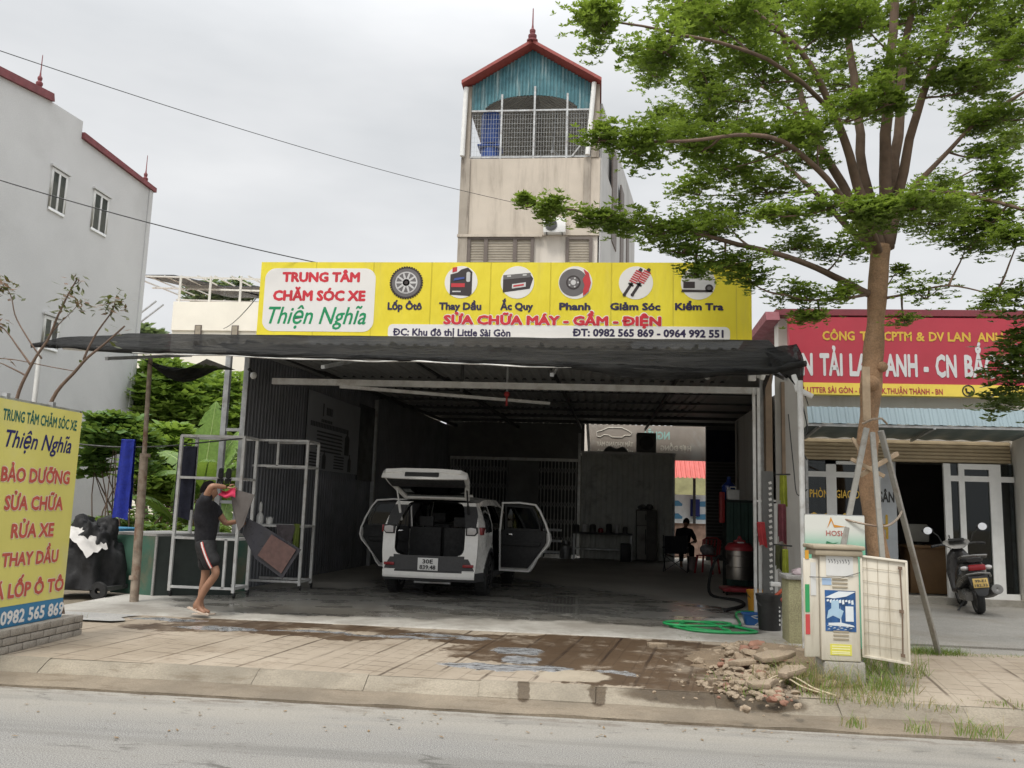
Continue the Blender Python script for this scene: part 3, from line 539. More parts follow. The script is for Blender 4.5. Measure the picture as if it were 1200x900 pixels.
# fascia sign
t = thing('red_fascia_sign', 'wide red company sign with silver letters above the glass office front', 'sign', (6, 16.2, 3.9))
m = MB(); m.box(3.5, 9.4, 16.12, 16.3, 4.12, 5.36); m.build('panel', redsign, t, smooth=False)
m = MB(); m.box(3.5, 9.4, 16.11, 16.3, 3.9, 4.118); m.build('strip', yel, t, smooth=False)
def fx(px, py): p = at(px, py, 16.1); return p.x, p.z
O = (0, 16.117, 0)
m = MB(); a = fx(963, 398); [words(m, s_, O, U, W, fx(p_, 398)[0], fx(q_, 398)[0], a[1]+.0, .17, .03) for s_, p_, q_ in (('CÔNG', 964, 1002), ('TY', 1008, 1026), ('CPTM', 1036, 1069), ('&', 1074, 1084), ('DV', 1089, 1107), ('LAN', 1111, 1138), ('ANH', 1146, 1176))]; m.build('gold_lettering', goldl, t)
m = MB(); [words(m, s_, O, U, W, fx(p_, 440)[0], fx(q_, 440)[0], fx(1040, 440)[1], .41, .035) for s_, p_, q_ in (('VẬN', 915, 953), ('TẢI', 961, 988), ('LAN', 996, 1031), ('ANH', 1038, 1076), ('-', 1083, 1089), ('CN', 1097, 1122), ('BẮC', 1131, 1168), ('NINH', 1177, 1222))]; m.build('silver_lettering', silver, t)
m = MB(); O2 = (0, 16.107, 0); [words(m, s_, O2, U, W, fx(p_, 461)[0], fx(q_, 461)[0], fx(1030, 461)[1]-.0, .105, .018) for s_, p_, q_ in (('KĐT LITTER SÀI GÒN - P.', 929, 1012), ('HỒ', 1017, 1028), ('K.THUẬN THÀNH - BN', 1034, 1105))]
m.build('red_lettering', redsign, t)
m = MB(); c = fx(1135, 458); m.lathe([(.11, 0), (.11, .006), (.09, .006), (.09, 0)], (c[0], 16.107, c[1]), ax=(0, -1, 0)); m.tube([(c[0]-.04, 16.1, c[1]+.045), (c[0]-.035, 16.1, c[1]-.02), (c[0]+.045, 16.1, c[1]-.045)], [.02, .013, .02])
c = fx(921, 457); m.lathe([(.055, 0), (.055, .006), (.025, .006), (.025, 0)], (c[0], 16.107, c[1]+.02), ax=(0, -1, 0)); m.prism([(-.045, 0), (0, -.1), (.045, 0)], (c[0], 16.107, c[1]), U, W, .006); m.build('symbol', black_plastic, t)
t = thing('door_canopy', 'pale blue sheet canopy sticking out under the red company sign', 'canopy', (5.6, 15.8, 3.4))
m = MB(); m.sheet(lambda u, v: (3.62+5.9*u, 16.42-1.2*v, 3.13+.14*v+.012*math.sin(u*90)), 180, 2); m.build('sheet', mat('blue_canopy_sheet', (.11, .145, .145), .5, 0, .1, 1, dirt=(.1, .13, .12), dirt_amt=.5), t)
m = MB(); corrug(m, (3.6, 15.2, 3.27), (9.5, 15.2, 3.27), (0, .12, .3), .14, .015); m.build('valance', mat('pale_blue_sheet', (.21, .275, .3), .5, 0, .06, 1), t, smooth=False)
m = MB(); 
for x in (3.8, 5.7, 7.6): m.bar((x, 16.35, 3.1), (x, 15.22, 3.22), .04)
m.bar((3.6, 15.24, 3.24), (9.4, 15.24, 3.24), .04); m.build('bracket', steel, t)
t = thing('security_camera', 'small dark security camera on the cream office column', 'camera', (7.62, 15.85, 3.28))
m = MB(); m.lathe([(0, 0), (.07, 0), (.075, .12), (0, .12)], (7.6, 15.9, 3.3), ax=(0, -1, -.3)); m.build('body', black_plastic, t); m = MB(); m.bar((7.6, 15.9, 3.36), (7.6, 15.8, 3.38), .03); m.build('bracket', steel, t)
t = thing('reception_desk', 'light wood reception desk inside the open office doorway', 'desk', (6.25, 17.6, .26))
wood = mat('light_wood', (.3, .17, .08), .5, 0, .2, 2)
m = MB(); m.box(6.0, 6.9, 17.5, 18.1, .27, 1.13); m.build('body', wood, t, bevel=.006); m = MB(); m.box(5.93, 6.95, 17.42, 18.15, 1.13, 1.18); m.build('top', wood, t, bevel=.006)
t = thing('monitor', 'grey computer monitor back standing on the reception desk', 'monitor', (6.25, 17.75, 1.18))
m = MB(); m.prism([(-.2, .06), (.2, .06), (.22, .32), (.17, .4), (-.17, .4), (-.22, .32)], (6.24, 17.7, 1.18), U, W, -.06); m.build('screen_back', mat('monitor_grey', (.36, .34, .3), .5), t, bevel=.01)
m = MB(); m.cyl((6.24, 17.75, 1.18), (6.24, 17.75, 1.4), .03); m.lathe([(0, 0), (.13, 0), (.12, .02), (0, .02)], (6.24, 17.75, 1.181)); m.build('stand', black_plastic, t)
# ------------------------------------------------------------------ the open garage shed
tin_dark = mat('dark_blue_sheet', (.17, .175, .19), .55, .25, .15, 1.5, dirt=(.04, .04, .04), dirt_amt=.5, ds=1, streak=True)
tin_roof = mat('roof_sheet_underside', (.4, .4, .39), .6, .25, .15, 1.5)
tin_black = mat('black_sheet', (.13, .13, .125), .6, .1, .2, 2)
tin_grey = mat('grey_panel_sheet', (.62, .63, .58), .6, .1, .12, 1.5, dirt=(.1, .1, .09), dirt_amt=.5)
def lwx(y): return -5.8 + .055*(y-13.5)
def rwx(y): return 2.62 + .159*(y-13.5)
t = thing('garage_shed', 'open fronted dark sheet metal car repair shed beneath the yellow sign', 'shed', (-1.5, 20, .2))
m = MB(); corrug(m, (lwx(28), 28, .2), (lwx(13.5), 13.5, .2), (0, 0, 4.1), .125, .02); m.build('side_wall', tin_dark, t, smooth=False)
m = MB(); corrug(m, (rwx(13.6), 13.6, .2), (rwx(28), 28, .2), (0, 0, 4.2), .2, .025); m.build('side_wall', mat('near_black_sheet', (.03, .03, .028), .95, 0, .2, 2, spec=.1), t, smooth=False)  # near-black all over, darker than the opposite wall sheet
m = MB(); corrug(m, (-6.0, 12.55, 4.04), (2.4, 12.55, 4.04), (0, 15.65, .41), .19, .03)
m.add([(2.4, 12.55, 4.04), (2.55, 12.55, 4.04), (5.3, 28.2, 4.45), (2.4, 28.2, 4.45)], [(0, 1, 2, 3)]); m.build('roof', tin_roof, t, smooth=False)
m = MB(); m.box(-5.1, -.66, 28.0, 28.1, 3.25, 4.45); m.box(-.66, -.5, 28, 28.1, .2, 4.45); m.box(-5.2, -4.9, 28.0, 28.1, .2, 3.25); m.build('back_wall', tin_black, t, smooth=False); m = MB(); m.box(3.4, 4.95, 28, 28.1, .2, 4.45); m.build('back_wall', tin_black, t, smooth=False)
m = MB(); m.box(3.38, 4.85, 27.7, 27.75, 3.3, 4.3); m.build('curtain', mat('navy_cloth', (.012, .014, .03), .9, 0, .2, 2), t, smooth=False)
m = MB()
for i in range(26): m.box(3.38, 4.85, 27.7, 27.74, .55+i*.105, .62+i*.105)
m.build('slatted_screen', mat('black_slats', (.05, .047, .043), .6), t, smooth=False)
for x, y in ((-6.18, 13.5), (-5.85, 13.5), (2.5, 13.5), (lwx(20)+.08, 20), (rwx(20)-.08, 20), (-.65, 27.8)): m = MB(); m.bar((x, y, .2), (x, y, 4.12), .085); m.build('column', steel, t, smooth=False)
m = MB(); m.bar((-6.2, 13.5, 2.78), (-5.85, 13.5, 2.78), .05); m.bar((-6.2, 13.5, 1.6), (-5.85, 13.5, 1.6), .05); m.build('rung', steel, t, smooth=False)
m = MB(); m.bar((-5.4, 13.5, 3.6), (2.5, 13.5, 3.57), .075, .1); m.bar((-4.0, 12.7, 3.42), (-.9, 15.0, 3.5), .05); m.build('front_beam', steel_w, t, smooth=False)
m = MB(); m.bar((-4.9, 27.9, 3.24), (-.7, 27.9, 3.24), .09); m.build('gate_rail', steel_w, t, smooth=False)
m = MB()
for i, y in enumerate((14.5, 16.5, 18.5, 20.5, 22.5, 24.5, 26.5)): z = 4.13+.016*(y-12.5); m.bar((lwx(y), y, z), (rwx(y), y, z), .05, .1)
for x in (-5.5, -3.2, -.9, 1.4): m.bar((x, 12.6, 4.08), (x*.9+.2, 28, 4.3), .05, .08)
m.bar((-2.4, 14.5, 4.1), (-2.4, 14.5, 3.6), .05); m.build('purlin', dark_steel, t, smooth=False)
def gate(x0, x1, name):
    m = MB(); n = int((x1-x0)/.11)
    for i in range(n+1):
        x = x0+(x1-x0)*i/n; m.bar((x, 27.95, .22), (x, 27.95, 3.2), .032)
    for z in (.7, 1.25, 1.8, 2.35, 2.9):
        for i in range(n):
            a = x0+(x1-x0)*i/n; b = x0+(x1-x0)*(i+1)/n; m.bar((a, 27.93, z-.12), (b, 27.93, z+.12), .014); m.bar((a, 27.92, z+.12), (b, 27.92, z-.12), .014)
    return m.build(name, mat('gate_steel', (.26, .26, .25), .6, .3, .2, 5), t, smooth=False)
m = MB(); m.box(-4.95, -.7, 28.3, 28.35, .2, 3.3); m.build('dark_backing', mat('backing_black', (.02, .02, .02), .8), t, smooth=False)  # added black sheet that keeps the gap behind the gate dark
gate(-4.9, -3.0, 'folding_gate'); gate(-2.0, -.75, 'folding_gate')
m = MB(); m.box(-3.0, -2.0, 28.0, 28.05, .25, 3.2); m.bar((-3.0, 27.95, .2), (-3.0, 27.95, 3.2), .06); m.bar((-2.0, 27.95, .2), (-2.0, 27.95, 3.2), .08); m.build('gate_door', tin_black, t, smooth=False)
t = thing('storage_room', 'grey corrugated partition room in the back corner of the garage', 'partition', (.8, 27, .2))
m = MB(); corrug(m, (-.55, 26.6, .2), (2.25, 26.6, .2), (0, 0, 3.2), .16, .02); m.box(2.25, 2.28, 26.6, 28, .2, 3.38); m.build('wall', tin_grey, t, smooth=False)
m = MB(); m.box(-.6, 2.32, 26.54, 28, 3.39, 3.46); m.build('top_edge', steel_w, t, smooth=False)
m = MB(); m.bar((2.26, 26.56, .2), (2.26, 26.56, 3.4), .07); m.build('corner_post', steel, t, smooth=False)
# what shows through the opening at the back
t = thing('printed_banner', 'sun-faded car care banner seen from behind through the back opening', 'banner', (1.5, 28.6, 3.3))
ban = mat('banner_backside', (.3, .26, .22), .7, 0, .15, 1.5, dirt=(.42, .42, .4), dirt_amt=.6, ds=1)
m = MB(); m.box(-.4, 3.5, 28.6, 28.62, 3.36, 4.5); m.build('sheet', ban, t, smooth=False)
m = MB(); U2 = (-1, 0, 0); W = (0, 0, 1)
words(m, 'TÂM KHOANG MÁY', (1.15, 28.594, 0), U2, W, .05, 1.25, 3.78, .15, .03, eps=0); words(m, 'NỘI THẤT Ô TÔ', (1.15, 28.594, 0), U2, W, .05, 1.25, 3.5, .15, .03, eps=0); words(m, 'HỢP ĐỒNG', (3.2, 28.594, 0), U2, W, .2, 1.2, 3.68, .17, .03, eps=0)
m.build('pale_lettering', mat('pale_print', (.6, .56, .48), .7), t)
m = MB(); words(m, 'NGHĨA', (2.4, 28.594, 0), U2, W, .1, 1.0, 4.05, .26, .03, eps=0); m.build('green_lettering', mat('green_print', (.3, .5, .45), .7), t)
m = MB(); P = [(0, 0), (.1, -.02), (.2, .05), (.35, .05), (.45, -.02), (.75, -.02), (.85, .05), (1.0, .05), (1.05, .12), (.95, .2), (.75, .3), (.35, .3), (.15, .2), (0, .15)]
m.tube([(-.1+u*1.1, 28.59, 4.1+v) for u, v in P+P[:1]], .015, 6); m.build('car_outline', mat('pale_print', (.6, .56, .48)), t)
m = MB(); m.bar((-.33, 28.2, 3.4), (-.42, 28.2, 4.5), .09); m.build('edge_pole', white_plastic, t, smooth=False)
t = thing('speaker_box', 'black box standing on top of the grey partition room', 'box', (1.45, 27, 3.47))
m = MB(); m.box(1.15, 1.75, 26.9, 27.5, 3.475, 4.1); m.build('case', tin_black, t, bevel=.02); m = MB(); m.lathe([(.2, 0), (.22, .015), (.05, .02), (0, .02)], (1.45, 26.9, 3.78), ax=(0, -1, 0)); m.build('front_grille', dark_steel, t)
m = MB(); m.sheet(lambda u, v: (.1+.8*u, 26.9+.5*v, 3.47+.2*max(0, math.sin(math.pi*u)*math.sin(math.pi*v))**.5*(1+.3*math.sin(9*u))), 14, 8)
single('cloth_bundle', m, tin_black, 'dark cloth bundle lying on top of the grey partition room', 'bundle')
t = thing('rear_stall', 'stall behind the garage with red sheet awning and blue and white poster', 'stall', (3, 31, 0))
m = MB(); corrug(m, (2.1, 30, 2.85), (4.2, 30, 2.85), (0, .9, .75), .16, .03); m.build('awning', mat('red_sheet', (.5, .11, .09), .6, 0, .1, 2), t, smooth=False)
m = MB(); m.box(2.2, 4.2, 31, 31.05, 1.3, 2.3); m.build('poster', mat('white_poster', (.75, .8, .82), .5), t, smooth=False)
m = MB()
for i in range(2):
    for j in range(2):
        x, z = 2.45+.95*i, 1.42+.45*j; m.prism([(0, .08), (.1, .2), (.35, .22), (.5, .1), (.48, .03), (.05, .02)], (x, 30.998, z), (1, 0, 0), (0, 0, 1), .004)
m.build('poster_cars', mat('blue_print', (.1, .3, .5), .5), t, smooth=False)
m = MB(); m.box(3.22, 3.55, 30.95, 30.99, 1.55, 2.15); m.build('blue_panel', mat('deep_blue', (.015, .025, .16), .5), t, smooth=False)
m = MB(); m.box(2.1, 4.3, 31.06, 31.2, .1, 1.3); m.build('base_wall', mat('mottled_base', (.33, .22, .17), .8, 0, .3, 5), t, smooth=False)
m = MB(); m.bar((3.35, 30.9, 1.3), (3.35, 30.9, 3.2), .09); m.build('post', dark_steel, t, smooth=False)
m = MB(); m.box(1.0, 6, 34, 34.2, 1.3, 3.6); single('boundary_wall', m, mat('mossy_wall', (.3, .29, .15), .9, 0, .3, 2), 'mossy wall glimpsed behind the rear stall poster', 'wall', smooth=False)

# ------------------------------------------------------------------ yellow shop sign
def m_banner():
    m, nt, o = newmat('yellow_banner'); p = NN(nt, 'ShaderNodeBsdfPrincipled'); vec = objvec(nt)
    c = mixc(nt, mapr(nt, noise_n(nt, vec, .7, 4), .3, .7), (.74, .6, .02), (.79, .67, .035)); d = mapr(nt, noise_n(nt, objvec(nt, (5, 5, .5)), 1, 6, .65), .52, .75); c = mixc(nt, mathn(nt, 'MULTIPLY', d, .3), c, (.5, .42, .1))
    s = NN(nt, 'ShaderNodeSeparateXYZ'); link(nt, vec, s.inputs[0]); f = mapr(nt, mathn(nt, 'PINGPONG', mathn(nt, 'ADD', s.outputs[0], .1), .46), .012, .003); c = mixc(nt, mathn(nt, 'MULTIPLY', f, .35), c, (.4, .33, .03))
    link(nt, c, p.inputs['Base Color']); p.inputs['Roughness'].default_value = .5; link(nt, bumpn(nt, mathn(nt, 'ADD', noise_n(nt, objvec(nt, (2.2, 1, .8)), 1.5, 3), mathn(nt, 'MULTIPLY', f, -.4)), .5, .05), p.inputs['Normal']); link(nt, p.outputs[0], o.inputs[0]); return m
ysheet = m_banner()
t = thing('shop_sign', 'long yellow garage signboard with six service pictures and red, green and black words', 'sign', (-1.6, 12.6, 4.2))
m = MB(); m.box(-5.36, 2.2, 12.6, 12.68, 4.2, 5.37); m.build('panel', ysheet, t, smooth=False)
m = MB()
for x in (-5.3, -3.6, -1.9, -.2, 1.5, 2.15): m.bar((x, 12.72, 4.2), (x, 12.72, 5.35), .05)
for z in (4.3, 5.3): m.bar((-5.36, 12.72, z), (2.2, 12.72, z), .05)
m.build('back_frame', steel, t, smooth=False)
def sp(px, py):
    k = (px-306)/574; return -5.36+7.56*k, 5.37-(py-(309.5-2.5*k))*1.17/(80.5+8.5*k)
O = (0, 12.596, 0); U, W = (1, 0, 0), (0, 0, 1)
wprint = mat('white_print', (.75, .73, .7), .5, 0, .03, 2); redp = mat('red_print', (.56, .02, .035), .5); greenp = mat('green_letter_print', (.0, .25, .09), .5); navyp = mat('navy_print', (.02, .012, .055), .5)
def rrect(x0, x1, z0, z1, r, n=6):
    P = []
    for cx, cz, a in ((x1-r, z1-r, 0), (x0+r, z1-r, 90), (x0+r, z0+r, 180), (x1-r, z0+r, 270)):
        P += [(cx+r*math.cos(R(a+90*i/n)), cz+r*math.sin(R(a+90*i/n))) for i in range(n+1)]
    return P
def disc(r, n=40): return [(r*math.cos(2*math.pi*i/n), r*math.sin(2*math.pi*i/n)) for i in range(n)]
m = MB(); a = sp(312, 386); b = sp(447, 316); m.prism(rrect(a[0], b[0], a[1], b[1], .17), (0, 12.5995, 0), U, W, .003)
a = sp(465, 394.5); b = sp(856, 381.5); m.prism(rrect(a[0], b[0], a[1], b[1], .075), (0, 12.5995, 0), U, W, .003)
m.build('white_field', wprint, t, smooth=False)
def srow(m, txt, xa, xb, top, bot, bold, shear=0, dy=0):
    a = sp(xa, bot); b = sp(xb, bot); c = sp((xa+xb)/2, top); d = sp((xa+xb)/2, bot); words(m, txt, (0, 12.5955-dy, 0), U, W, a[0], b[0], d[1], c[1]-d[1], bold, shear, eps=0)
for a_ in (('TRUNG TÂM', 333, 428, 320.5, 331, .05, 0, 0), ('CHĂM SÓC XE', 323, 436, 341, 352, .05, 0, 0), ('SỬA CHỮA MÁY - GẦM - ĐIỆN', 530, 780, 369, 379, .05, 0, .003)): m = MB(); srow(m, *a_); m.build('red_lettering', redp, t)
m = MB(); srow(m, 'Thiện Nghĩa', 319, 438, 358.5, 378, .012, .3); m.build('green_lettering', greenp, t)
m = MB(); srow(m, 'SỬA CHỮA MÁY - GẦM - ĐIỆN', 529.6, 780.4, 368.7, 379.3, .085); m.build('letter_outline', wprint, t)
m = MB()
for s, xa, xb in (('Lốp Ôtô', 463, 504), ('Thay Dầu', 524, 574), ('Ắc Quy', 596, 634), ('Phanh', 664, 700), ('Giảm Sóc', 722, 779), ('Kiểm Tra', 795, 849)): srow(m, s, xa, xb, 354, 362, .042)
srow(m, 'ĐC: Khu đô thị Little Sài Gòn', 471, 609, 383.5, 391.5, .035); srow(m, 'ĐT: 0982 565 869 - 0964 992 551', 680, 849, 384, 392.5, .04); m.build('dark_lettering', navyp, t)
icons = [(484, 332), (549, 331), (615, 331), (682, 331), (751, 331), (821, 331)]; gy = mat('icon_grey', (.13, .12, .12), .5); gl = mat('icon_light', (.55, .54, .53), .5); rd = mat('icon_red', (.5, .03, .04), .5); dk = mat('icon_dark', (.035, .025, .025), .5)
for i, (px, py) in enumerate(icons):
    x, z = sp(px, py)
    if i: m = MB(); m.prism(disc(.255), (x, 12.5995, z), U, W, .003); m.build('white_disc', wprint, t, smooth=False)
def icon(name, i, layers):
    x, z = sp(*icons[i]); m = MB(); mats = []
    for k, (mm, polys) in enumerate(layers):
        if mm not in mats: mats.append(mm)
        m.mi = mats.index(mm)
        for P in polys: m.prism(P, (x, 12.596-.002*k, z), U, W, .002)
    m.build(name, mats, t, smooth=False)
def sh(P, dx, dz, s=1): return [(u*s+dx, v*s+dz) for u, v in P]
def rot(P, a): return [(u*math.cos(R(a))-v*math.sin(R(a)), u*math.sin(R(a))+v*math.cos(R(a))) for u, v in P]
icon('tyre_picture', 0, [(dk, [disc(.25)]+[rot([(.243, -.012), (.262, -.012), (.262, .012), (.243, .012)], k*9) for k in range(40)]), (gy, [disc(.225)]), (gl, [disc(.175)]), (gy, [disc(.155)]), (gl, [rot([(0, -.02), (.16, -.013), (.16, .013), (0, .02)], k*36) for k in range(10)]+[disc(.055)]), (dk, [disc(.03)])])
icon('oil_can_picture', 1, [(dk, [[(-.17, -.2), (.14, -.22), (.17, -.18), (.17, .16), (.1, .23), (.0, .2), (-.06, .15), (-.17, .12)]]), (rd, [[(-.14, .15), (-.07, .17), (-.07, .24), (-.14, .23)], [(-.15, -.08), (.06, -.08), (.06, -.02), (-.15, -.02)]]), (gl, [rrect(.08, .14, -.0, .16, .025), [(-.13, -.16), (.0, -.16), (.0, -.14), (-.13, -.14)]]), (mat('icon_blue', (.05, .08, .3), .5), [[(-.12, .02), (.05, .05), (.05, .08), (-.1, .06)]])])
icon('battery_picture', 2, [(dk, [[(-.22, -.16), (.19, -.1), (.24, .06), (.2, .12), (-.22, .1)]]), (gy, [[(-.22, .04), (.2, .08), (.2, .15), (-.22, .11)]]), (gl, [[(-.08, -.1), (.13, -.07), (.13, .0), (-.08, -.03)], [(-.16, .08), (-.1, .085), (-.1, .11), (-.16, .105)], [(.08, .1), (.14, .105), (.14, .13), (.08, .125)]]), (rd, [[(-.06, -.075), (.1, -.05), (.1, -.025), (-.06, -.05)]])])
icon('brake_picture', 3, [(gy, [sh(disc(.215), -.03, 0)]), (dk, [sh(disc(.11), -.03, 0)]), (gy, [sh(disc(.085), -.03, 0)]), (gl, [sh(disc(.04), -.03, 0)]+[sh(disc(.014, 10), -.03+.07*math.cos(R(72*k)), .07*math.sin(R(72*k))) for k in range(5)]), (rd, [[(.12, -.21), (.2, -.14), (.235, .0), (.2, .15), (.12, .21), (.15, .12), (.11, .05), (.14, -.05), (.12, -.12)]])])
def shock(dx):
    a = -32; P = []
    Q = lambda poly: sh(rot(poly, a), dx, 0)
    return Q
L1, L2, L3 = [], [], []
for dx in (-.055, .065):
    Q = shock(dx); L1 += [Q([(-.022, -.22), (.022, -.22), (.022, .0), (-.022, .0)]), Q([(-.045, -.05), (.045, -.05), (.045, -.02), (-.045, -.02)])]
    L2 += [Q([(-.055, .0+.036*k), (.055, .012+.036*k), (.055, .034+.036*k), (-.055, .022+.036*k)]) for k in range(6)]; L3 += [Q([(-.03, .21), (.03, .21), (.02, .26), (-.02, .26)]), Q(disc(.025, 12))and Q(sh(disc(.026, 12), 0, -.22))]
icon('damper_picture', 4, [(dk, L1), (rd, L2), (dk, L3)])
icon('car_picture', 5, [(gl, [[(-.22, -.1), (.2, -.12), (.25, -.05), (.24, .06), (.1, .08), (.03, .16), (-.13, .16), (-.2, .06)]]), (dk, [[(-.25, -.14), (.22, -.14), (.2, -.11), (-.24, -.1)], [(-.14, .07), (.02, .08), (.0, .14), (-.12, .14)], [(-.22, -.08), (-.05, -.08), (-.05, .02), (-.22, .02)], sh(disc(.06, 16), .16, -.08)]), (gy, [sh(disc(.03, 12), .16, -.08)])])

# ------------------------------------------------------------------ shade net over the forecourt
def m_net():
    m, nt, o = newmat('black_shade_net'); p = NN(nt, 'ShaderNodeBsdfPrincipled'); vec = objvec(nt)
    f = mapr(nt, noise_n(nt, objvec(nt, (.6, 3, 2)), 2.2, 6), .3, .72); c = mixc(nt, f, (.007, .007, .007), (.026, .0255, .024))
    c = mixc(nt, mathn(nt, 'MULTIPLY', mapr(nt, noise_n(nt, vec, 1.3, 6), .5, .7), .5), c, (.05, .047, .042))
    link(nt, c, p.inputs['Base Color']); p.inputs['Roughness'].default_value = .9; p.inputs['Specular IOR Level'].default_value = .12; link(nt, bumpn(nt, noise_n(nt, objvec(nt, (1.2, 2.5, 2.5)), 3.2, 7, .65, .6), 1.0, .12), p.inputs['Normal'])
    tr = NN(nt, 'ShaderNodeBsdfTransparent'); ms = NN(nt, 'ShaderNodeMixShader'); ms.inputs[0].default_value = .05      # an open weave: some light comes through
    link(nt, p.outputs[0], ms.inputs[1]); link(nt, tr.outputs[0], ms.inputs[2]); link(nt, ms.outputs[0], o.inputs[0]); return m
net = m_net()
FR = [(-7.5, 3.58), (-7.15, 3.58), (-5.5, 3.53), (-4.25, 3.5), (-1.1, 3.45), (.32, 3.4), (1.2, 3.37), (2.0, 3.38), (2.42, 3.48)]
def front_z(x):
    for (a, b), (c, d) in zip(FR, FR[1:]):
        if x <= c: return b+(d-b)*(x-a)/(c-a)
    return FR[-1][1]
t = thing('awning', 'long wrinkled black shade net stretched on pipes in front of the garage', 'awning', (-2.5, 11, .2))
m = MB()
def netp(u, v):
    x = -7.4+9.82*u; zf = front_z(x); zb = 4.18
    w_ = noise.noise(V((x*1.1, v*2.5, 0)))*.08+noise.noise(V((x*3.1, v*5, 3)))*.035+abs(noise.noise(V((x*5.5, v*1.2, 6))))*.05
    z = zf+(zb-zf)*v - (.07 if x > -5.6 else .0)*math.sin(math.pi*v) + w_*math.sin(math.pi*min(1, v*1.1+.1))*.8
    return (x, 10.3+2.2*v+.04*noise.noise(V((x*2, v, 7))), z)
m.sheet(netp, 180, 26)
def valp(u, v):                                                    # loose strip turned down over the front pipe
    x = -7.4+9.82*u; d = .075+.04*noise.noise(V((x*.9, 1, 5)))+.02*noise.noise(V((x*3, 4, 5)))+(.1*math.exp(-((x-.6)/.7)**2))
    return (x, 10.29-.05*math.sin(v*2.5)+.02*noise.noise(V((x*4, v*2, 1))), front_z(x)+.01-d*v)
m.sheet(valp, 180, 4)
def flap(u, v):                                                   # torn corner hanging round the white pole
    xl = 1.93+.24*v; x = xl+(2.43-xl)*u+.03*math.sin(7*v); k = math.sin(math.pi*u)
    return (x, 10.3+.5*(1-v)**2-.14*k*v+.07*noise.noise(V((u*4, v*3, 2))), 3.79-.08*(1-u)-(.44+.38*u)*v+.04*math.sin(11*u)*v)
m.sheet(flap, 14, 14)
m.sheet(lambda u, v: (2.0+.12*u+.04*math.sin(5*v), 10.5+.5*u+.05*math.sin(8*v), 3.7-.62*v*(1-.3*abs(u-.5))), 6, 10)
m.sheet(lambda u, v: (-6.6+1.0*u, 11.5+1.0*v, 3.62-.3*math.sin(math.pi*u)*math.sin(math.pi*min(1, v+.2))), 12, 8)
m.sheet(lambda u, v: (-1.2+3.6*u, 10.4+.8*v, 3.45-.1*math.sin(math.pi*u)*(1-v)+.3*v), 16, 6)
ao = m.build('net', net, t, sharp=180)
m = MB(); pts = [(x, 10.33, front_z(x)-.04+.008*math.sin(x*5)) for x in [-7.0+.25*i for i in range(37)]]; m.tube(pts, .022)
m.tube([(x, 10.26, front_z(x)-.055+.02*noise.noise(V((x*1.6, 0, 8)))-.02*abs(math.sin(x*1.3))) for x in [-6.0+.12*i for i in range(58)]], [.008+.01*abs(noise.noise(V((i*.21, 2, 2)))) for i in range(58)], 6); m.build('front_pipe', steel_w, t)
m = MB(); m.tube([(2.26, 10.22, 3.3), (2.3, 10.18, 3.12), (2.46, 10.16, 3.04)], [.03, .04, .03]); m.build('torn_hem', white_plastic, t)
for x, z in ((-6.4, 3.86), (-3.5, 3.86), (-.6, 3.86), (2.2, 3.86)): m = MB(); m.bar((x, 12.6, z), (x, 10.35, front_z(x)-.15), .045); m.build('rafter', steel, t, smooth=False)
m = MB(); p0 = onZ(157, 705, .2); m.cyl(p0, (p0.x-.05, p0.y, 2.25), .06, .058); m.cyl((p0.x-.05, p0.y, 2.25), (p0.x-.09, p0.y, 3.62), .032)
for z in (.5, 1.35, 2.2): m.cyl((p0.x-.03, p0.y, z), (p0.x-.03, p0.y, z+.05), .068)
m.build('rusty_pole', rust, t)
m = MB(); m.cyl((2.29, 10.0, .16), (2.28, 10.0, 3.2), .032); m.build('white_pole', steel_w, t)
m = MB(); q = at(46, 420, 11.5); m.cyl((q.x, 11.5, .1), (q.x, 11.5, 3.75), .035); m.build('end_pole', steel_w, t)
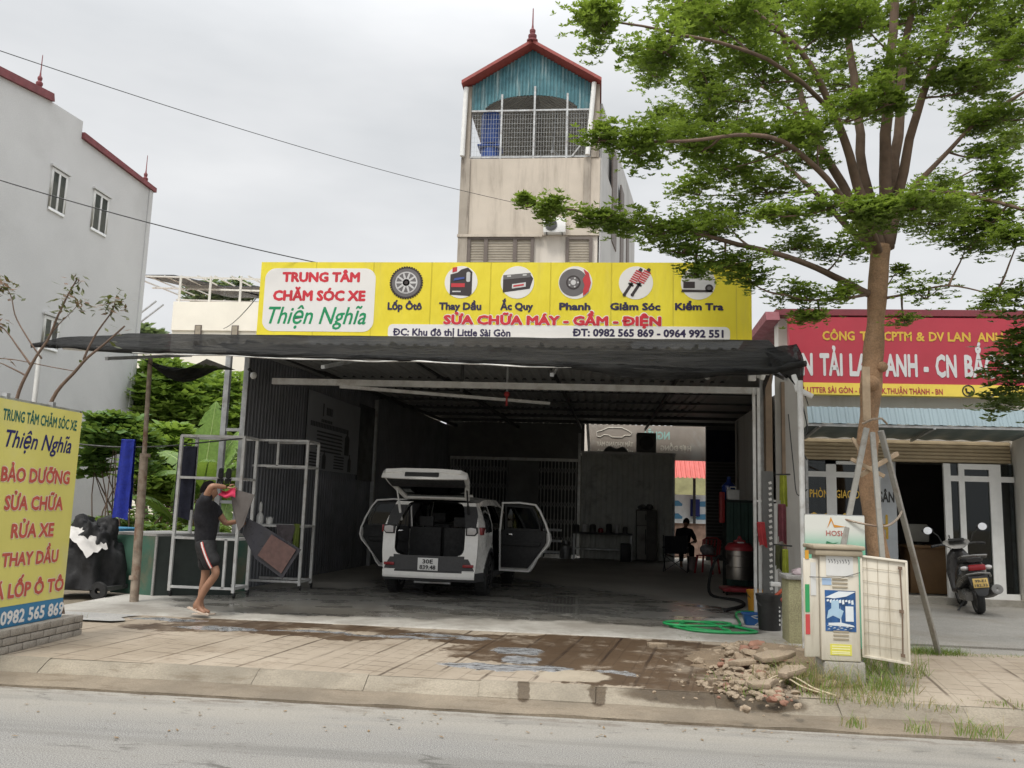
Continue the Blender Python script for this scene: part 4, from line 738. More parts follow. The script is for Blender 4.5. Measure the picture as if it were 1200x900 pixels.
# ------------------------------------------------------------------ people
def skin(pts, edges, lvl=2):
    """a smooth tapering body grown on a stick skeleton; pts: (co, radius)"""
    me = bpy.data.meshes.new('s'); me.from_pydata([p[0] for p in pts], edges, []); o = bpy.data.objects.new('s', me); C.objects.link(o)
    md = o.modifiers.new('k', 'SKIN'); md.use_smooth_shade = True; o.modifiers.new('d', 'SUBSURF').levels = lvl
    for i, (p, r) in enumerate(pts):
        sv = me.skin_vertices[0].data[i]; sv.radius = r if isinstance(r, tuple) else (r, r); sv.use_root = i == 0
    r = bpy.data.meshes.new_from_object(o.evaluated_get(bpy.context.evaluated_depsgraph_get()))
    out = ([tuple(v.co) for v in r.vertices], [tuple(p.vertices) for p in r.polygons])
    bpy.data.objects.remove(o); bpy.data.meshes.remove(me); bpy.data.meshes.remove(r); return out
def add_hand(m, wrist, d, n, size=1, curl=.5):
    """palm, four unequal bent fingers and a thumb; d points along the hand, n out of the back of the hand"""
    d = V(d).normalized(); n = (V(n)-d*V(n).dot(d)).normalized(); s = d.cross(n); w_ = V(wrist)
    m.add(*skin([(w_, (.024, .018)), (w_+d*.04*size, (.034, .017)), (w_+d*.085*size, (.036, .014))], [(0, 1), (1, 2)], 1))
    for i, (o, l) in enumerate(((-.027, .07), (-.009, .082), (.009, .077), (.027, .06))):
        a = w_+d*.075*size+s*o*size; k = curl*(1+.1*i)
        b = a+(d*math.cos(k*.6)-n*math.sin(k*.6))*l*.5*size; c = b+(d*math.cos(k*1.6)-n*math.sin(k*1.6))*l*.32*size; e = c+(d*math.cos(k*2.5)-n*math.sin(k*2.5))*l*.26*size
        m.add(*skin([(a, .0095), (b, .009), (c, .008), (e, .0065)], [(0, 1), (1, 2), (2, 3)], 1))
    a = w_+d*.025*size-s*.026*size; b = a+(d*.6-s*.7-n*.25).normalized()*.04*size; c = b+(d*.9-s*.2-n*.4).normalized()*.032*size
    m.add(*skin([(a, .012), (b, .011), (c, .008)], [(0, 1), (1, 2)], 1))
def folds(m, amt=.008):
    m.v = [tuple(V(p)+V((noise.noise(V(p)*9+V((0, 0, 5))), noise.noise(V(p)*9+V((7, 0, 0))), 0))*amt+V((noise.noise(V((p[0]*14, p[1]*14, p[2]*34))), noise.noise(V((p[0]*14, p[1]*14, p[2]*34+9))), 0))*amt*.7) for p in m.v]; return m
def add_head(m, c, fwd, up, k=1.0):
    """skull, jaw, nose, brow, lips and ears as one surface"""
    f = V(fwd).normalized(); u = (V(up)-f*V(up).dot(f)).normalized(); s = f.cross(u); vs = []; n, q = 22, 18
    for i in range(q+1):
        th = math.pi*i/q
        for j in range(n):
            ph = 2*math.pi*j/n; x, y, z = math.sin(th)*math.cos(ph), math.sin(th)*math.sin(ph), math.cos(th)
            X, Y, Z = x*.098, y*.074, z*.118
            if z < -.1: X = X*(1-.3*(-z-.1)) if x < 0 else X*(1-.06*(-z)); Y *= 1-.28*(-z-.1)
            if x > .6:
                X += .024*math.exp(-(y/.16)**2-((z+.18)/.2)**2)+.006*math.exp(-(y/.25)**2-((z+.52)/.1)**2)-.012*math.exp(-((abs(y)-.38)/.16)**2-((z-.05)/.13)**2)+.005*math.exp(-((z-.22)/.1)**2)
            if abs(abs(y)-1) < .25 and abs(z+.02) < .25 and -.3 < x < .2: Y += math.copysign(.018, y)*(1-abs(z+.02)/.25)
            vs.append(V(c)+(f*X+s*Y+u*Z)*k)
    m.add(vs, [(i*n+j, (i+1)*n+j, (i+1)*n+(j+1) % n, i*n+(j+1) % n) for i in range(q) for j in range(n)])
def add_hair(m, c, fwd, up, k=1.0, low=-.25):
    f = V(fwd).normalized(); u = (V(up)-f*V(up).dot(f)).normalized(); s = f.cross(u); vs = []; n, q = 24, 14
    for i in range(q+1):
        for j in range(n):
            ph = 2*math.pi*j/n; x0 = math.cos(ph); lim = math.acos(max(-1, min(1, low+.62*max(0, x0+.1)))); th = lim*i/q
            x, y, z = math.sin(th)*math.cos(ph), math.sin(th)*math.sin(ph), math.cos(th); p = V((x, y, z)); b = 1.1+.05*noise.noise(p*5)
            vs.append(V(c)+(f*x*.1*b+s*y*.078*b+u*z*.122*b)*k)
    m.add(vs, [(i*n+j, (i+1)*n+j, (i+1)*n+(j+1) % n, i*n+(j+1) % n) for i in range(q) for j in range(n)])
skinm = mat('brown_skin', (.3, .16, .1), .55, 0, .08, 8); hairm = mat('black_hair', (.006, .005, .005), .95, 0, .3, 30, spec=.08)
shirt_m = mat('black_cotton', (.011, .011, .015), .85, 0, .25, 10, bump=.3, bs=25); short_m = mat('black_shorts_cloth', (.012, .012, .013), .8, 0, .25, 12, bump=.3, bs=25)
pf = onZ(233, 721, .2); LEAN = R(-3.4); F0 = V((pf.x, pf.y, .2))
t = thing('person', 'barefoot looking person in black T-shirt and striped black shorts holding up wet car mats', 'person', F0, local=True, rot=(0, LEAN, 0))
J = lambda x, y, z: V((x, y, z))
hipc, chest, neck = J(.06, 0, .88), J(.075, 0, 1.24), J(.07, 0, 1.39); hd = J(.10, -.01, 1.53)
# near side is -y. straight leg behind (far), stepping leg bent (near)
shN, elN, wrN = J(.085, -.17, 1.35), J(.25, -.27, 1.60), J(.38, -.12, 1.575)
shF, elF, wrF = J(.08, .17, 1.34), J(.22, .24, 1.12), J(.44, .12, 1.15)
hpN, knN, anN = J(.075, -.085, .86), J(.27, -.1, .52), J(.01, -.1, .12); hpF, knF, anF = J(.045, .085, .86), J(.03, .09, .48), J(-.04, .09, .075)
tN, tF = J(.14, -.11, .035), J(.1, .1, .022)
pts = [(hipc, (.125, .095)), (J(.065, 0, 1.05), (.115, .09)), (chest, (.135, .1)), (neck, .055), (J(.085, 0, 1.47), .05),
       (shN, .058), (elN, .04), (wrN, .027), (shF, .058), (elF, .04), (wrF, .027),
       (hpN, .085), (knN, .055), (J(.12, -.1, .33), .052), (anN, .034), (tN, (.03, .02)), (hpF, .085), (knF, .053), (J(-.005, .09, .3), .052), (anF, .034), (tF, (.03, .02)), (J(-.03, -.1, .1), .028), (J(-.08, .09, .04), .03)]
ed = [(0, 1), (1, 2), (2, 3), (3, 4), (2, 5), (5, 6), (6, 7), (2, 8), (8, 9), (9, 10), (0, 11), (11, 12), (12, 13), (13, 14), (14, 15), (0, 16), (16, 17), (17, 18), (18, 19), (19, 20), (14, 21), (19, 22)]
m = MB(); m.add(*skin(pts, ed)); add_head(m, hd, (1, .15, -.12), (0, 0, 1)); add_hand(m, wrN, (1, .25, -.25), (0, -1, .5), curl=.75); add_hand(m, wrF, (1, -.2, -.05), (0, 1, .4), curl=.7)
m.build('body', skinm, t, sharp=180)
m = MB(); add_hair(m, hd+V((-.005, 0, .008)), (1, .15, -.12), (0, 0, 1)); m.build('hair', hairm, t, sharp=180)
mid = lambda a, b, k: a+(b-a)*k
m = MB(); m.add(*skin([(J(.06, 0, .80), (.17, .14)), (J(.065, 0, 1.05), (.16, .135)), (chest, (.19, .15)), (J(.07, 0, 1.42), (.1, .085)), (shN, .105), (mid(shN, elN, .62), .075), (shF, .08), (mid(shF, elF, .62), .066)], [(0, 1), (1, 2), (2, 3), (2, 4), (4, 5), (2, 6), (6, 7)]))
folds(m, .014).build('shirt', shirt_m, t, sharp=180)
kN, kF = mid(hpN, knN, .86), mid(hpF, knF, .86)
m = MB(); m.add(*skin([(J(.06, 0, .98), (.145, .12)), (J(.06, 0, .84), (.15, .125)), (mid(hpN, kN, .3), .118), (kN, .108), (mid(hpF, kF, .3), .118), (kF, .108)], [(0, 1), (1, 2), (2, 3), (1, 4), (4, 5)]))
sho = folds(m, .012).build('shorts', short_m, t, sharp=180)
m = MB(); a, b = J(.09, -.165, .90), J(.245, -.212, .585)
for k, c_ in enumerate((0, .014, -.014)):
    m.mi = 0 if k == 0 else 1; P = [mid(a, b, i/6)+V((c_*.9, -.006-.028*math.sin(math.pi*i/6)**.6+.004*k, c_*.4)) for i in range(7)]; m.tube(P, .0095 if k == 0 else .0065, 6)
m.build('stripe', [mat('white_cloth', (.6, .58, .55), .8), mat('red_cloth_stripe', (.4, .06, .05), .8)], sho)
for a, tip, nm in ((J(-.09, -.105, .115), J(.18, -.11, .015), 'near'), (J(-.12, .09, .012), J(.14, .1, .006), 'far')):
    d = (tip-a).normalized(); sd_ = V((0, 1, 0)); up = sd_.cross(d)*-1; m = MB()
    m.prism([(0, -.03), (.06, -.036), (.16, -.042), (.24, -.04), (.285, -.015), (.285, .02), (.24, .042), (.12, .036), (.0, .03)], a-up*.012, d, sd_, .016)
    m.tube([a+d*.1+sd_*.038, a+d*.15+up*.05, a+d*.215+up*.01], .006, 6); m.tube([a+d*.1-sd_*.038, a+d*.15+up*.05, a+d*.215+up*.01], .006, 6); m.build('flip_flop', mat('cream_foam', (.55, .45, .36), .8), t)
m = MB(); hand = wrN+V((.09, .02, -.02))
m.sheet(lambda u, v: hand+V((-.2*u+.03, -.035+.05*math.sin(6*v)*u, .0-.115*v*(1-.4*u)-.03*u+.015*math.sin(8*u))), 10, 8)
o = m.build('pink_cloth', mat('pink_cloth', (.5, .03, .085), .8), None); o.parent = None; o.location = F0; o.rotation_euler = (0, LEAN, 0); tag(o, 'bright pink cloth held in the raised hand of the person washing mats', 'cloth')
def panel(name, P, y0, matl, label, thick=.012, wav=.015):
    """a limp rubber mat hanging from the hands: outline in the x, z plane, given a thickness and a soft bend"""
    b = bmesh.new(); vs = [b.verts.new((x, y0, z)) for x, z in P]; f = b.faces.new(vs); bmesh.ops.triangulate(b, faces=[f])
    for _ in range(3): bmesh.ops.subdivide_edges(b, edges=b.edges[:], cuts=1, use_grid_fill=False)
    for v in b.verts: v.co.y += wav*math.sin(v.co.x*9)+wav*math.cos(v.co.z*7)
    bmesh.ops.recalc_face_normals(b, faces=b.faces[:]); r = bmesh.ops.extrude_face_region(b, geom=b.faces[:]); 
    for e in r['geom']:
        if isinstance(e, bmesh.types.BMVert): e.co.y += thick
    bmesh.ops.recalc_face_normals(b, faces=b.faces[:]); me = bpy.data.meshes.new(name); b.to_mesh(me); b.free(); me.materials.append(matl); me.set_sharp_from_angle(angle=R(40))
    o = bpy.data.objects.new(name, me); C.objects.link(o); o.location = F0; o.rotation_euler = (0, LEAN, 0); return tag(o, label, 'car mat')
SC = lambda px, py: ((px-236-.055*(721-py)*0)*.01107, (721-py)*.01107)
panel('car_mat', [SC(*p) for p in ((271, 579), (300, 588), (288, 622), (282, 629), (276, 606))], -.03, mat('grey_rubber_mat', (.1, .088, .082), .75, 0, .15, 9), 'small grey rubber car mat held up by its corner in the raised hand')
o = panel('car_mat', [SC(*p) for p in ((290, 614), (306, 623), (353, 651), (332, 683), (299, 660), (284, 632))], .04, mat('dark_wet_mat', (.02, .02, .027), .35, 0, .2, 6), 'large dark wet car mat with brown centre hanging from the lower hand')
m = MB(); P = [SC(*p) for p in ((319, 633), (348, 651), (331, 677), (303, 656))]; m.prism([(a, b) for a, b in P], (0, .018, 0), (1, 0, 0), (0, 0, 1), .004); c = m.build('mat_centre', mat('brown_carpet', (.075, .04, .035), .7, 0, .2, 15), None); c.parent = o
# seated person at the back, hunched over
def seated(loc, rz, label, cloth, seat=.45, lean=.22):
    t = thing('person', label, 'person', loc, rz, local=True)
    hip, ch, nk = J(0, 0, seat+.1), J(0, lean*.8, seat+.42), J(0, lean, seat+.56); h = J(0, lean+.1, seat+.7)
    L = [(hip, (.16, .12)), (ch, (.17, .12)), (nk, .055), (J(.18, lean*.75, seat+.48), .06), (J(.25, lean+.12, seat+.22), .043), (J(.12, lean+.35, seat+.2), .03), (J(-.18, lean*.75, seat+.48), .06), (J(-.25, lean+.12, seat+.22), .043), (J(-.12, lean+.35, seat+.2), .03),
         (J(.1, .06, seat+.07), .09), (J(.14, .45, seat+.07), .06), (J(.14, .42, .09), .04), (J(.15, .55, .04), (.035, .025)), (J(-.1, .06, seat+.07), .09), (J(-.14, .45, seat+.07), .06), (J(-.14, .42, .09), .04), (J(-.15, .55, .04), (.035, .025)), (J(0, lean+.04, seat+.63), .05)]
    E_ = [(0, 1), (1, 2), (1, 3), (3, 4), (4, 5), (1, 6), (6, 7), (7, 8), (0, 9), (9, 10), (10, 11), (11, 12), (0, 13), (13, 14), (14, 15), (15, 16), (2, 17)]
    m = MB(); m.add(*skin(L, E_)); add_head(m, h, (0, 1, -.35), (0, .3, 1)); add_hand(m, L[5][0], (-.4, 1, 0), (0, 0, 1)); add_hand(m, L[8][0], (.4, 1, 0), (0, 0, 1)); m.build('body', skinm, t, sharp=180)
    m = MB(); add_hair(m, h, (0, 1, -.35), (0, .3, 1)); m.build('hair', hairm, t, sharp=180)
    m = MB(); m.add(*skin([(hip, (.185, .145)), (ch, (.19, .14)), (nk, .08), (L[3][0], .08), (mid(L[3][0], L[4][0], .8), .062), (L[6][0], .08), (mid(L[6][0], L[7][0], .8), .062)], [(0, 1), (1, 2), (1, 3), (3, 4), (1, 5), (5, 6)])); m.build('shirt', cloth, t, sharp=180)
    m = MB(); m.add(*skin([(J(0, 0, seat+.1), (.17, .14)), (L[9][0], .11), (L[10][0], .08), (mid(L[10][0], L[11][0], .85), .06), (L[13][0], .11), (L[14][0], .08), (mid(L[14][0], L[15][0], .85), .06)], [(0, 1), (1, 2), (2, 3), (0, 4), (4, 5), (5, 6)])); m.build('trousers', short_m, t, sharp=180)
q = onZ(800, 668, .2)
seated((q.x, q.y+.1, .2), R(-20), 'person in dark clothes sitting hunched over at the back of the garage', shirt_m, .5, .3)
def folding_chair(x, y, z, rz, label):
    t = thing('folding_chair', label, 'chair', (x, y, z), rz, local=True); m = MB()
    m.sheet(lambda u, v: (-.27+.54*u, -.25+.5*v, .42-.06*math.sin(math.pi*u)), 8, 3); m.build('seat', shirt_m, t)
    m = MB(); m.box(-.27, .27, -.3, -.27, .45, .88); m.build('backrest', shirt_m, t, bevel=.01)
    for s in (-1, 1):
        m = MB(); m.tube([(s*.29, -.3, .9), (s*.29, -.28, .42), (s*.29, .22, .0)], .013); m.tube([(s*.29, .27, .58), (s*.29, .25, .42), (s*.29, -.27, .0)], .013); m.build('leg', dark_steel, t)
        m = MB(); m.box(s*.29-.03, s*.29+.03, -.28, .3, .58, .61); m.build('armrest', black_plastic, t, bevel=.008)
        m = MB(); m.bar((s*.27, -.27, .02), (-s*.27, -.27, .4), .015); m.build('brace', dark_steel, t)
q = onZ(790, 668, .2); folding_chair(q.x, q.y-.6, .2, R(-10), 'black folding camp chair behind the seated person in the garage')
def plastic_chair(x, y, z, rz, label):
    rc = mat('red_plastic', (.36, .025, .03), .4, 0, .1, 3); t = thing('plastic_chair', label, 'chair', (x, y, z), rz, local=True)
    m = MB(); m.box(-.21, .21, -.2, .22, .42, .45); m.build('seat', rc, t, bevel=.012)
    for sx_ in (-1, 1):
        for sy in (-1, 1):
            m = MB(); m.bar((sx_*.18, sy*.18, .43), (sx_*.23, sy*.23, 0), .045, .035); m.build('leg', rc, t, bevel=.006)
    m = MB()
    for i in range(5): m.bar((-.16+.08*i, -.21, .44), (-.18+.09*i, -.27, .82), .04, .02)
    m.tube([(-.22, -.21, .45), (-.23, -.28, .8), (-.12, -.3, .86), (.12, -.3, .86), (.23, -.28, .8), (.22, -.21, .45)], .022); m.build('backrest', rc, t)
q = onZ(829, 672, .2); plastic_chair(q.x, q.y, .2, R(150), 'red plastic chair carrying a clear plastic bag in the garage'); CH = q
m = MB(); m.rock((q.x, q.y, .2+.57), .2, .7); single('plastic_bag', m, mat('clear_plastic_bag', (.35, .35, .36), .25, 0, .25, 9, bump=1, bs=14), 'crumpled clear plastic bag lying on the red plastic chair', 'bag', sharp=60)
q = onZ(811, 668, .2); m = MB(); m.lathe([(0, 0), (.1, 0), (.125, .34), (.13, .34), (.12, .33), (.095, .02), (0, .02)], (q.x, q.y, .2)); single('bin', m, mat('pale_bin', (.4, .33, .32), .5), 'pale plastic bin standing beside the red plastic chair', 'bin')
# ------------------------------------------------------------------ white SUV, doors and tailgate open
paint = mat('white_car_paint', (.8, .79, .76), .3, 0, .02, 3, spec=.5, coat=.6); clad = mat('grey_cladding', (.055, .055, .057), .6, 0, .1, 20); trim = mat('dark_car_trim', (.022, .022, .023), .7, 0, .2, 8); seatm = mat('grey_seat_cloth', (.035, .035, .036), .8, 0, .2, 12)
cglass = glass('car_glass', (.12, .13, .13)); redl = mat('red_lens', (.25, .01, .015), .15, 0, .1, 6); clearl = mat('clear_lens', (.5, .48, .47), .15, 0, .1, 12)
a = onZ(458, 694, .2); b = onZ(568, 697, .2)
CX, CY = (a.x+b.x)/2, (a.y+b.y)/2+.05
car = thing('car', 'white SUV with raised tailgate and both rear doors wide open in the garage', 'car', (CX, CY, .2), R(-3.2), local=True)
HW, WB, WR = .85, 2.51, .335
def sst(a, b, x): x = max(0, min(1, (x-a)/(b-a))); return x*x*(3-2*x)
def ztop(y): return 1.575 - .5*sst(1.45, 2.55, y)**1.15*1.0 - .1*sst(2.5, 3.2, y) - .07*sst(.6, -.6, y)
def ytail(z): return -.74 + .06*sst(.35, .2, z) + .02*sst(.7, .95, z) + .3*sst(.98, 1.56, z)
def hw(y, z):
    h = HW - .03*sst(.75, .3, z) - .30*sst(.98, 1.9, z) - .075*sst(-.35, -.8, y) - .2*sst(2.6, 3.3, y)
    h += .022*math.exp(-((math.hypot(y, z-.335)-.4)/.09)**2) + .022*math.exp(-((math.hypot(y-WB, z-.335)-.4)/.09)**2)
    return h - .012*math.exp(-((z-.62)/.05)**2)*sst(.2, .5, y)
ZB = .26; NY, NZ = 200, 80
def sidept(u, v, s, off=0):
    y0 = -.62+3.9*u; zt = ztop(y0); z = ZB+(zt-ZB)*v; y = ytail(z)+(3.27-ytail(z))*u
    for cy in (0, WB):
        d = math.hypot(y-cy, z-.335)
        if .33 < d < .43 and z > ZB: k = .385/d if abs(d-.385) < .022 else 1; y = cy+(y-cy)*k; z = .335+(z-.335)*k
    return V((s*(hw(y, z)-off), y, z))
def arch(y, z): return min(math.hypot(y, z-.335), math.hypot(y-WB, z-.335))
def doorhole(y, z): return .20 < y < 1.14 and .36 < z < 1.47 and arch(y, z) > .42 and not (y < .2+(z-1.0)*.55 and z > 1.0)
def inwin(y, z):
    if not 1.03 < z < 1.455: return False
    if -.42+(z-1.03)*.5 < y < .15+(z-1.03)*.45: return True
    return 1.22 < y < 2.3-(z-1.03)*1.35 and not 1.22 < y < 1.26
mB, mG, mK, mL = MB(), MB(), MB(), MB()
for s in (-1, 1):
    def cls(u, v):
        p = sidept(u, v, 1); y, z = p.y, p.z; d = arch(y, z)
        if d < .385 or doorhole(y, z): return 'x'
        if d < .45 or z < .4: return 'k'
        if inwin(y, z): return 'g'
        if 1.0 < z < 1.47 and y < 2.3-(z-1.0)*1.3 and (y > -.45 and (1.14 <= y <= 1.26)): return 'p'
        return 'b'
    tab = {}
    for j in range(NZ):
        for i in range(NY): tab[i, j] = cls((i+.5)/NY, (j+.5)/NZ)
    for mm, key in ((mB, 'b'), (mG, 'g'), (mK, 'kp')): mm.sheet(lambda u, v: sidept(u, v, s), NY, NZ, lambda u, v: tab[int(u*NY), int(v*NZ)] in key)
    mL.sheet(lambda u, v: sidept(u, v, s, .05), 80, 40, lambda u, v: (lambda p: arch(p.y, p.z) > .4 and not doorhole(p.y, p.z) and not inwin(p.y, p.z))(sidept(u, v, 1)))
def toppt(u, v):
    y0 = -.62+3.9*v; z = ztop(y0); y = ytail(z)+(3.27-ytail(z))*v; h = hw(y, z); x = -h+2*h*u; k = 1-(x/h)**2
    return V((x, y, z+.05*k**.7))
mB.sheet(toppt, 40, 120, lambda u, v: not (1.62 < -.62+3.9*v < 2.48 and abs(u-.5) < .46)); mG.sheet(toppt, 40, 120, lambda u, v: 1.62 < -.62+3.9*v < 2.48 and abs(u-.5) < .46)
mL.sheet(lambda u, v: toppt(u, v*.55)-V((0, 0, .05)), 10, 20)
def rearpt(u, v):
    z = ZB+(ztop(-.62)-ZB)*v; y = ytail(z); h = hw(y, z); x = -h+2*h*u; return V((x, y-.05*(1-(x/h)**2)*sst(1.3, .7, z)-(.03 if .3 < z < .42 else 0), z))
def hole(x, z): return z > .655 and ((abs(x)/(.575-.09*sst(1.0, 1.5, z)))**8 + (max(0, abs(z-1.08))/.43)**8) < 1
def rc(u, v):
    p = rearpt(u, v); x, z = abs(p.x), p.z
    if hole(x, z): return 'x'
    if .435 < z < .66 and x < .62+(.66-z)*.55 and not (z > .62 and x > .58): return 'k'
    if .40 < z < .435 and x < .55: return 'k'
    if z < .30: return 'k'
    if z > 1.1 and x < .74: return 'k' if z < 1.45 else 'b'
    return 'b'
for mm, key in ((mB, 'b'), (mK, 'k')): mm.sheet(rearpt, 240, 180, lambda u, v: rc(u, v) in key)
body = mB.build('body', paint, car, sharp=40); mG.build('window', cglass, car, sharp=60); mK.build('cladding', clad, car, sharp=50); mL.build('inner_trim', trim, car, sharp=60)
m = MB(); m.box(-.72, .72, -.66, 3.0, .3, .5); m.box(-.6, .6, -.68, .3, .5, .6); m.box(-.7, .7, 2.2, 2.4, .5, 1.0); m.build('floor', trim, car, smooth=False)
m = MB(); m.cyl((-.25, -.66, .23), (.35, -.66, .23), .02); m.build('exhaust_pipe', steel, car)
for x in (-.3, .3):
    m = MB(); m.box(x-.27, x+.27, .12, .26, .5, 1.08); m.box(x-.12, x+.12, .16, .25, 1.1, 1.26); m.bar((x-.05, .2, 1.05), (x-.05, .2, 1.15), .012); m.bar((x+.05, .2, 1.05), (x+.05, .2, 1.15), .012); m.build('rear_seat', seatm, car, bevel=.03)
for x in (-.36, .36):
    m = MB(); m.box(x-.24, x+.24, 1.2, 1.34, .5, 1.12); m.box(x-.24, x+.24, 1.2, 1.7, .5, .62); m.box(x-.13, x+.13, 1.22, 1.32, 1.14, 1.32); m.build('front_seat', seatm, car, bevel=.03)
for s in (-1, 1):
    m = MB(); m.mi = 0
    P = [(.0, .0), (.2, .0), (.26, .06), (.24, .16), (.1, .18), (.0, .16)]
    m.prism([(s*(.585+u*.75), .985+v*.85) for u, v in P], (0, ytail(1.05)-.035, 0), (1, 0, 0), (0, 0, 1), -.09); m.mi = 1; m.prism([(s*(.6+u*.3), 1.0+v*.35) for u, v in P], (0, ytail(1.05)-.045, 0), (1, 0, 0), (0, 0, 1), -.02)
    m.box(min(s*.77, s*.835), max(s*.77, s*.835), -.64, -.36, 1.0, 1.12); m.mi = 2; m.prism([(s*(.605+u*.62), 1.0+v*.65) for u, v in P], (0, ytail(1.05)-.049, 0), (1, 0, 0), (0, 0, 1), -.01); m.build('taillight', [black_plastic, redl, clearl], car, bevel=.004)
    m = MB(); m.box(min(s*.56, s*.73), max(s*.56, s*.73), -.79, -.74, .49, .535); m.build('reflector', redl, car, bevel=.006)
m = MB(); m.box(-.165, .165, -.81, -.79, .425, .62); pl = m.build('number_plate', white_plastic, car, bevel=.004)
m = MB(); words(m, '30E', (0, -.814, 0), (1, 0, 0), (0, 0, 1), -.085, .085, .535, .065, .02); words(m, '839.48', (0, -.814, 0), (1, 0, 0), (0, 0, 1), -.13, .13, .445, .065, .02); m.build('plate_lettering', black_plastic, pl)
def wheel(parent, c, r, w_, name='wheel', sp_=8, rimm=None):
    rimm = rimm or mat('dark_alloy', (.09, .09, .095), .3, .8, .1, 6); c = V(c); m = MB(); wr = parent
    m.lathe([(r*.62, -w_/2), (r*.93, -w_/2), (r, -w_*.36), (r, w_*.36), (r*.93, w_/2), (r*.62, w_/2)], c, 28, (1, 0, 0))
    for k in range(40): q = Matrix.Rotation(k*math.pi/20, 3, 'X'); m.obox(c+q @ V((0, 0, r)), V((1, 0, 0)), q @ V((0, 1, 0)), q @ V((0, 0, 1)), w_*.34, .012, .006)
    wo_ = m.build(name, rubber, parent)
    m = MB(); m.lathe([(r*.62, -w_/2+.01), (r*.62, w_/2-.01)], c, 28, (1, 0, 0)); m.lathe([(0, 0), (r*.6, 0)], c, 24, (1, 0, 0))
    for s in (-1, 1):
        m.lathe([(r*.66, 0), (r*.66, .012), (r*.56, .01), (r*.56, -.02)], c+V((s*(w_/2-.008), 0, 0)), 28, (s, 0, 0)); m.lathe([(0, .015), (r*.12, .012), (r*.14, -.03)], c+V((s*(w_/2-.02), 0, 0)), 14, (s, 0, 0))
        for k in range(sp_): q = Matrix.Rotation(k*2*math.pi/sp_, 3, 'X'); m.bar(c+V((s*(w_/2-.025), 0, 0)), c+V((s*(w_/2-.012), 0, 0))+q @ V((0, 0, r*.6)), .035, .02)
    m.build('rim', rimm, wo_); return wo_
for y in (0, WB):
    for s in (-1, 1): wheel(car, (s*.755, y, WR), WR, .2)
# side doors, modelled on their hinge: u out along the door, z up
def door(s, ang):
    dv = V((s*math.sin(ang), -math.cos(ang), 0)); inn = V((-s*math.cos(ang)*-1, 0, 0)); O = V((s*.83, 1.14, 0)); inn = V((-math.cos(ang)*s, -math.sin(ang), 0))
    OUT = [(.0, .33), (.56, .33), (.63, .42), (.7, .55), (.8, .68), (.91, .8), (.945, .9), (.93, 1.02), (.86, 1.2), (.75, 1.42), (.66, 1.53), (.35, 1.56), (.02, 1.55), (-.02, 1.05)]
    cxy = (.42, .95); IN = [(cxy[0]+(u-cxy[0])*.93, cxy[1]+(z-cxy[1])*.945) for u, z in OUT]; WI = [(.07, 1.06), (.8, 1.06), (.79, 1.15), (.7, 1.38), (.63, 1.475), (.06, 1.5)]
    Z = (0, 0, 1); n = len(OUT)
    def ring(m, A, B, o, d):
        N = dv.cross(V(Z)).normalized(); N = N if N.dot(inn) > 0 else -N
        a = [O+dv*u+V((0, 0, z))+N*o for u, z in A]; b = [O+dv*u+V((0, 0, z))+N*o for u, z in B]; k = len(a)
        vs = a+b+[p+N*d for p in a]+[p+N*d for p in b]; fs = []
        for i in range(k):
            j = (i+1) % k; fs += [(i, j, k+j, k+i), (2*k+i, 3*k+i, 3*k+j, 2*k+j), (i, 2*k+i, 2*k+j, j), (k+i, k+j, 3*k+j, 3*k+i)]
        m.add(vs, fs); return N
    m = MB(); N = ring(m, OUT, IN, 0, .05)
    low = [p for p in OUT if p[1] <= 1.03]; LOW = [(.0, .33), (.56, .33), (.63, .42), (.7, .55), (.8, .68), (.91, .8), (.945, .9), (.93, 1.02), (-.02, 1.02)]
    m.prism(LOW, O-N*.03, dv, Z, -.02 if dv.cross(V(Z)).dot(N) > 0 else .02); dd = m.build('rear_door', paint, car, bevel=.006, sharp=50)
    m = MB(); sg = 1 if dv.cross(V(Z)).dot(N) > 0 else -1
    CARD = [(.02+u*.93, z if z < 1 else 1.06) for u, z in IN if z <= 1.03]+[(.84, 1.06), (.04, 1.06)]
    m.prism([(.05, .4), (.54, .4), (.62, .5), (.78, .72), (.87, .85), (.87, 1.06), (.04, 1.06)], O+N*.03, dv, Z, .05*sg); m.prism([(.08, .78), (.75, .78), (.8, .86), (.08, .86)], O+N*.08, dv, Z, .04*sg); m.build('door_card', trim, dd, bevel=.01)
    m = MB(); ring(m, [(cxy[0]+(u-cxy[0])*.91, z) for u, z in WI], [(cxy[0]+(u-cxy[0])*.84, 1.27+(z-1.27)*.86) for u, z in WI], .02, .04); m.build('window_seal', black_plastic, dd)
    m = MB(); m.prism(WI, O+N*.025, dv, Z, .006*sg); m.build('window', cglass, dd, smooth=False)
    m = MB(); m.obox(O+dv*.2+N*.09+V((0, 0, .98)), dv, N, V(Z), .05, .008, .015); m.obox(O+dv*.74-N*.06+V((0, 0, .92)), dv, N, V(Z), .09, .015, .014); m.build('handle', chrome, dd, bevel=.004)
door(1, R(80)); door(-1, R(74))
for s in (-1, 1):
    m = MB(); m.ball((s*.98, 2.0, 1.08), .11, .07, .075); m.bar((s*.84, 2.02, 1.03), (s*.93, 2.0, 1.05), .04); m.build('wing_mirror', paint, car)
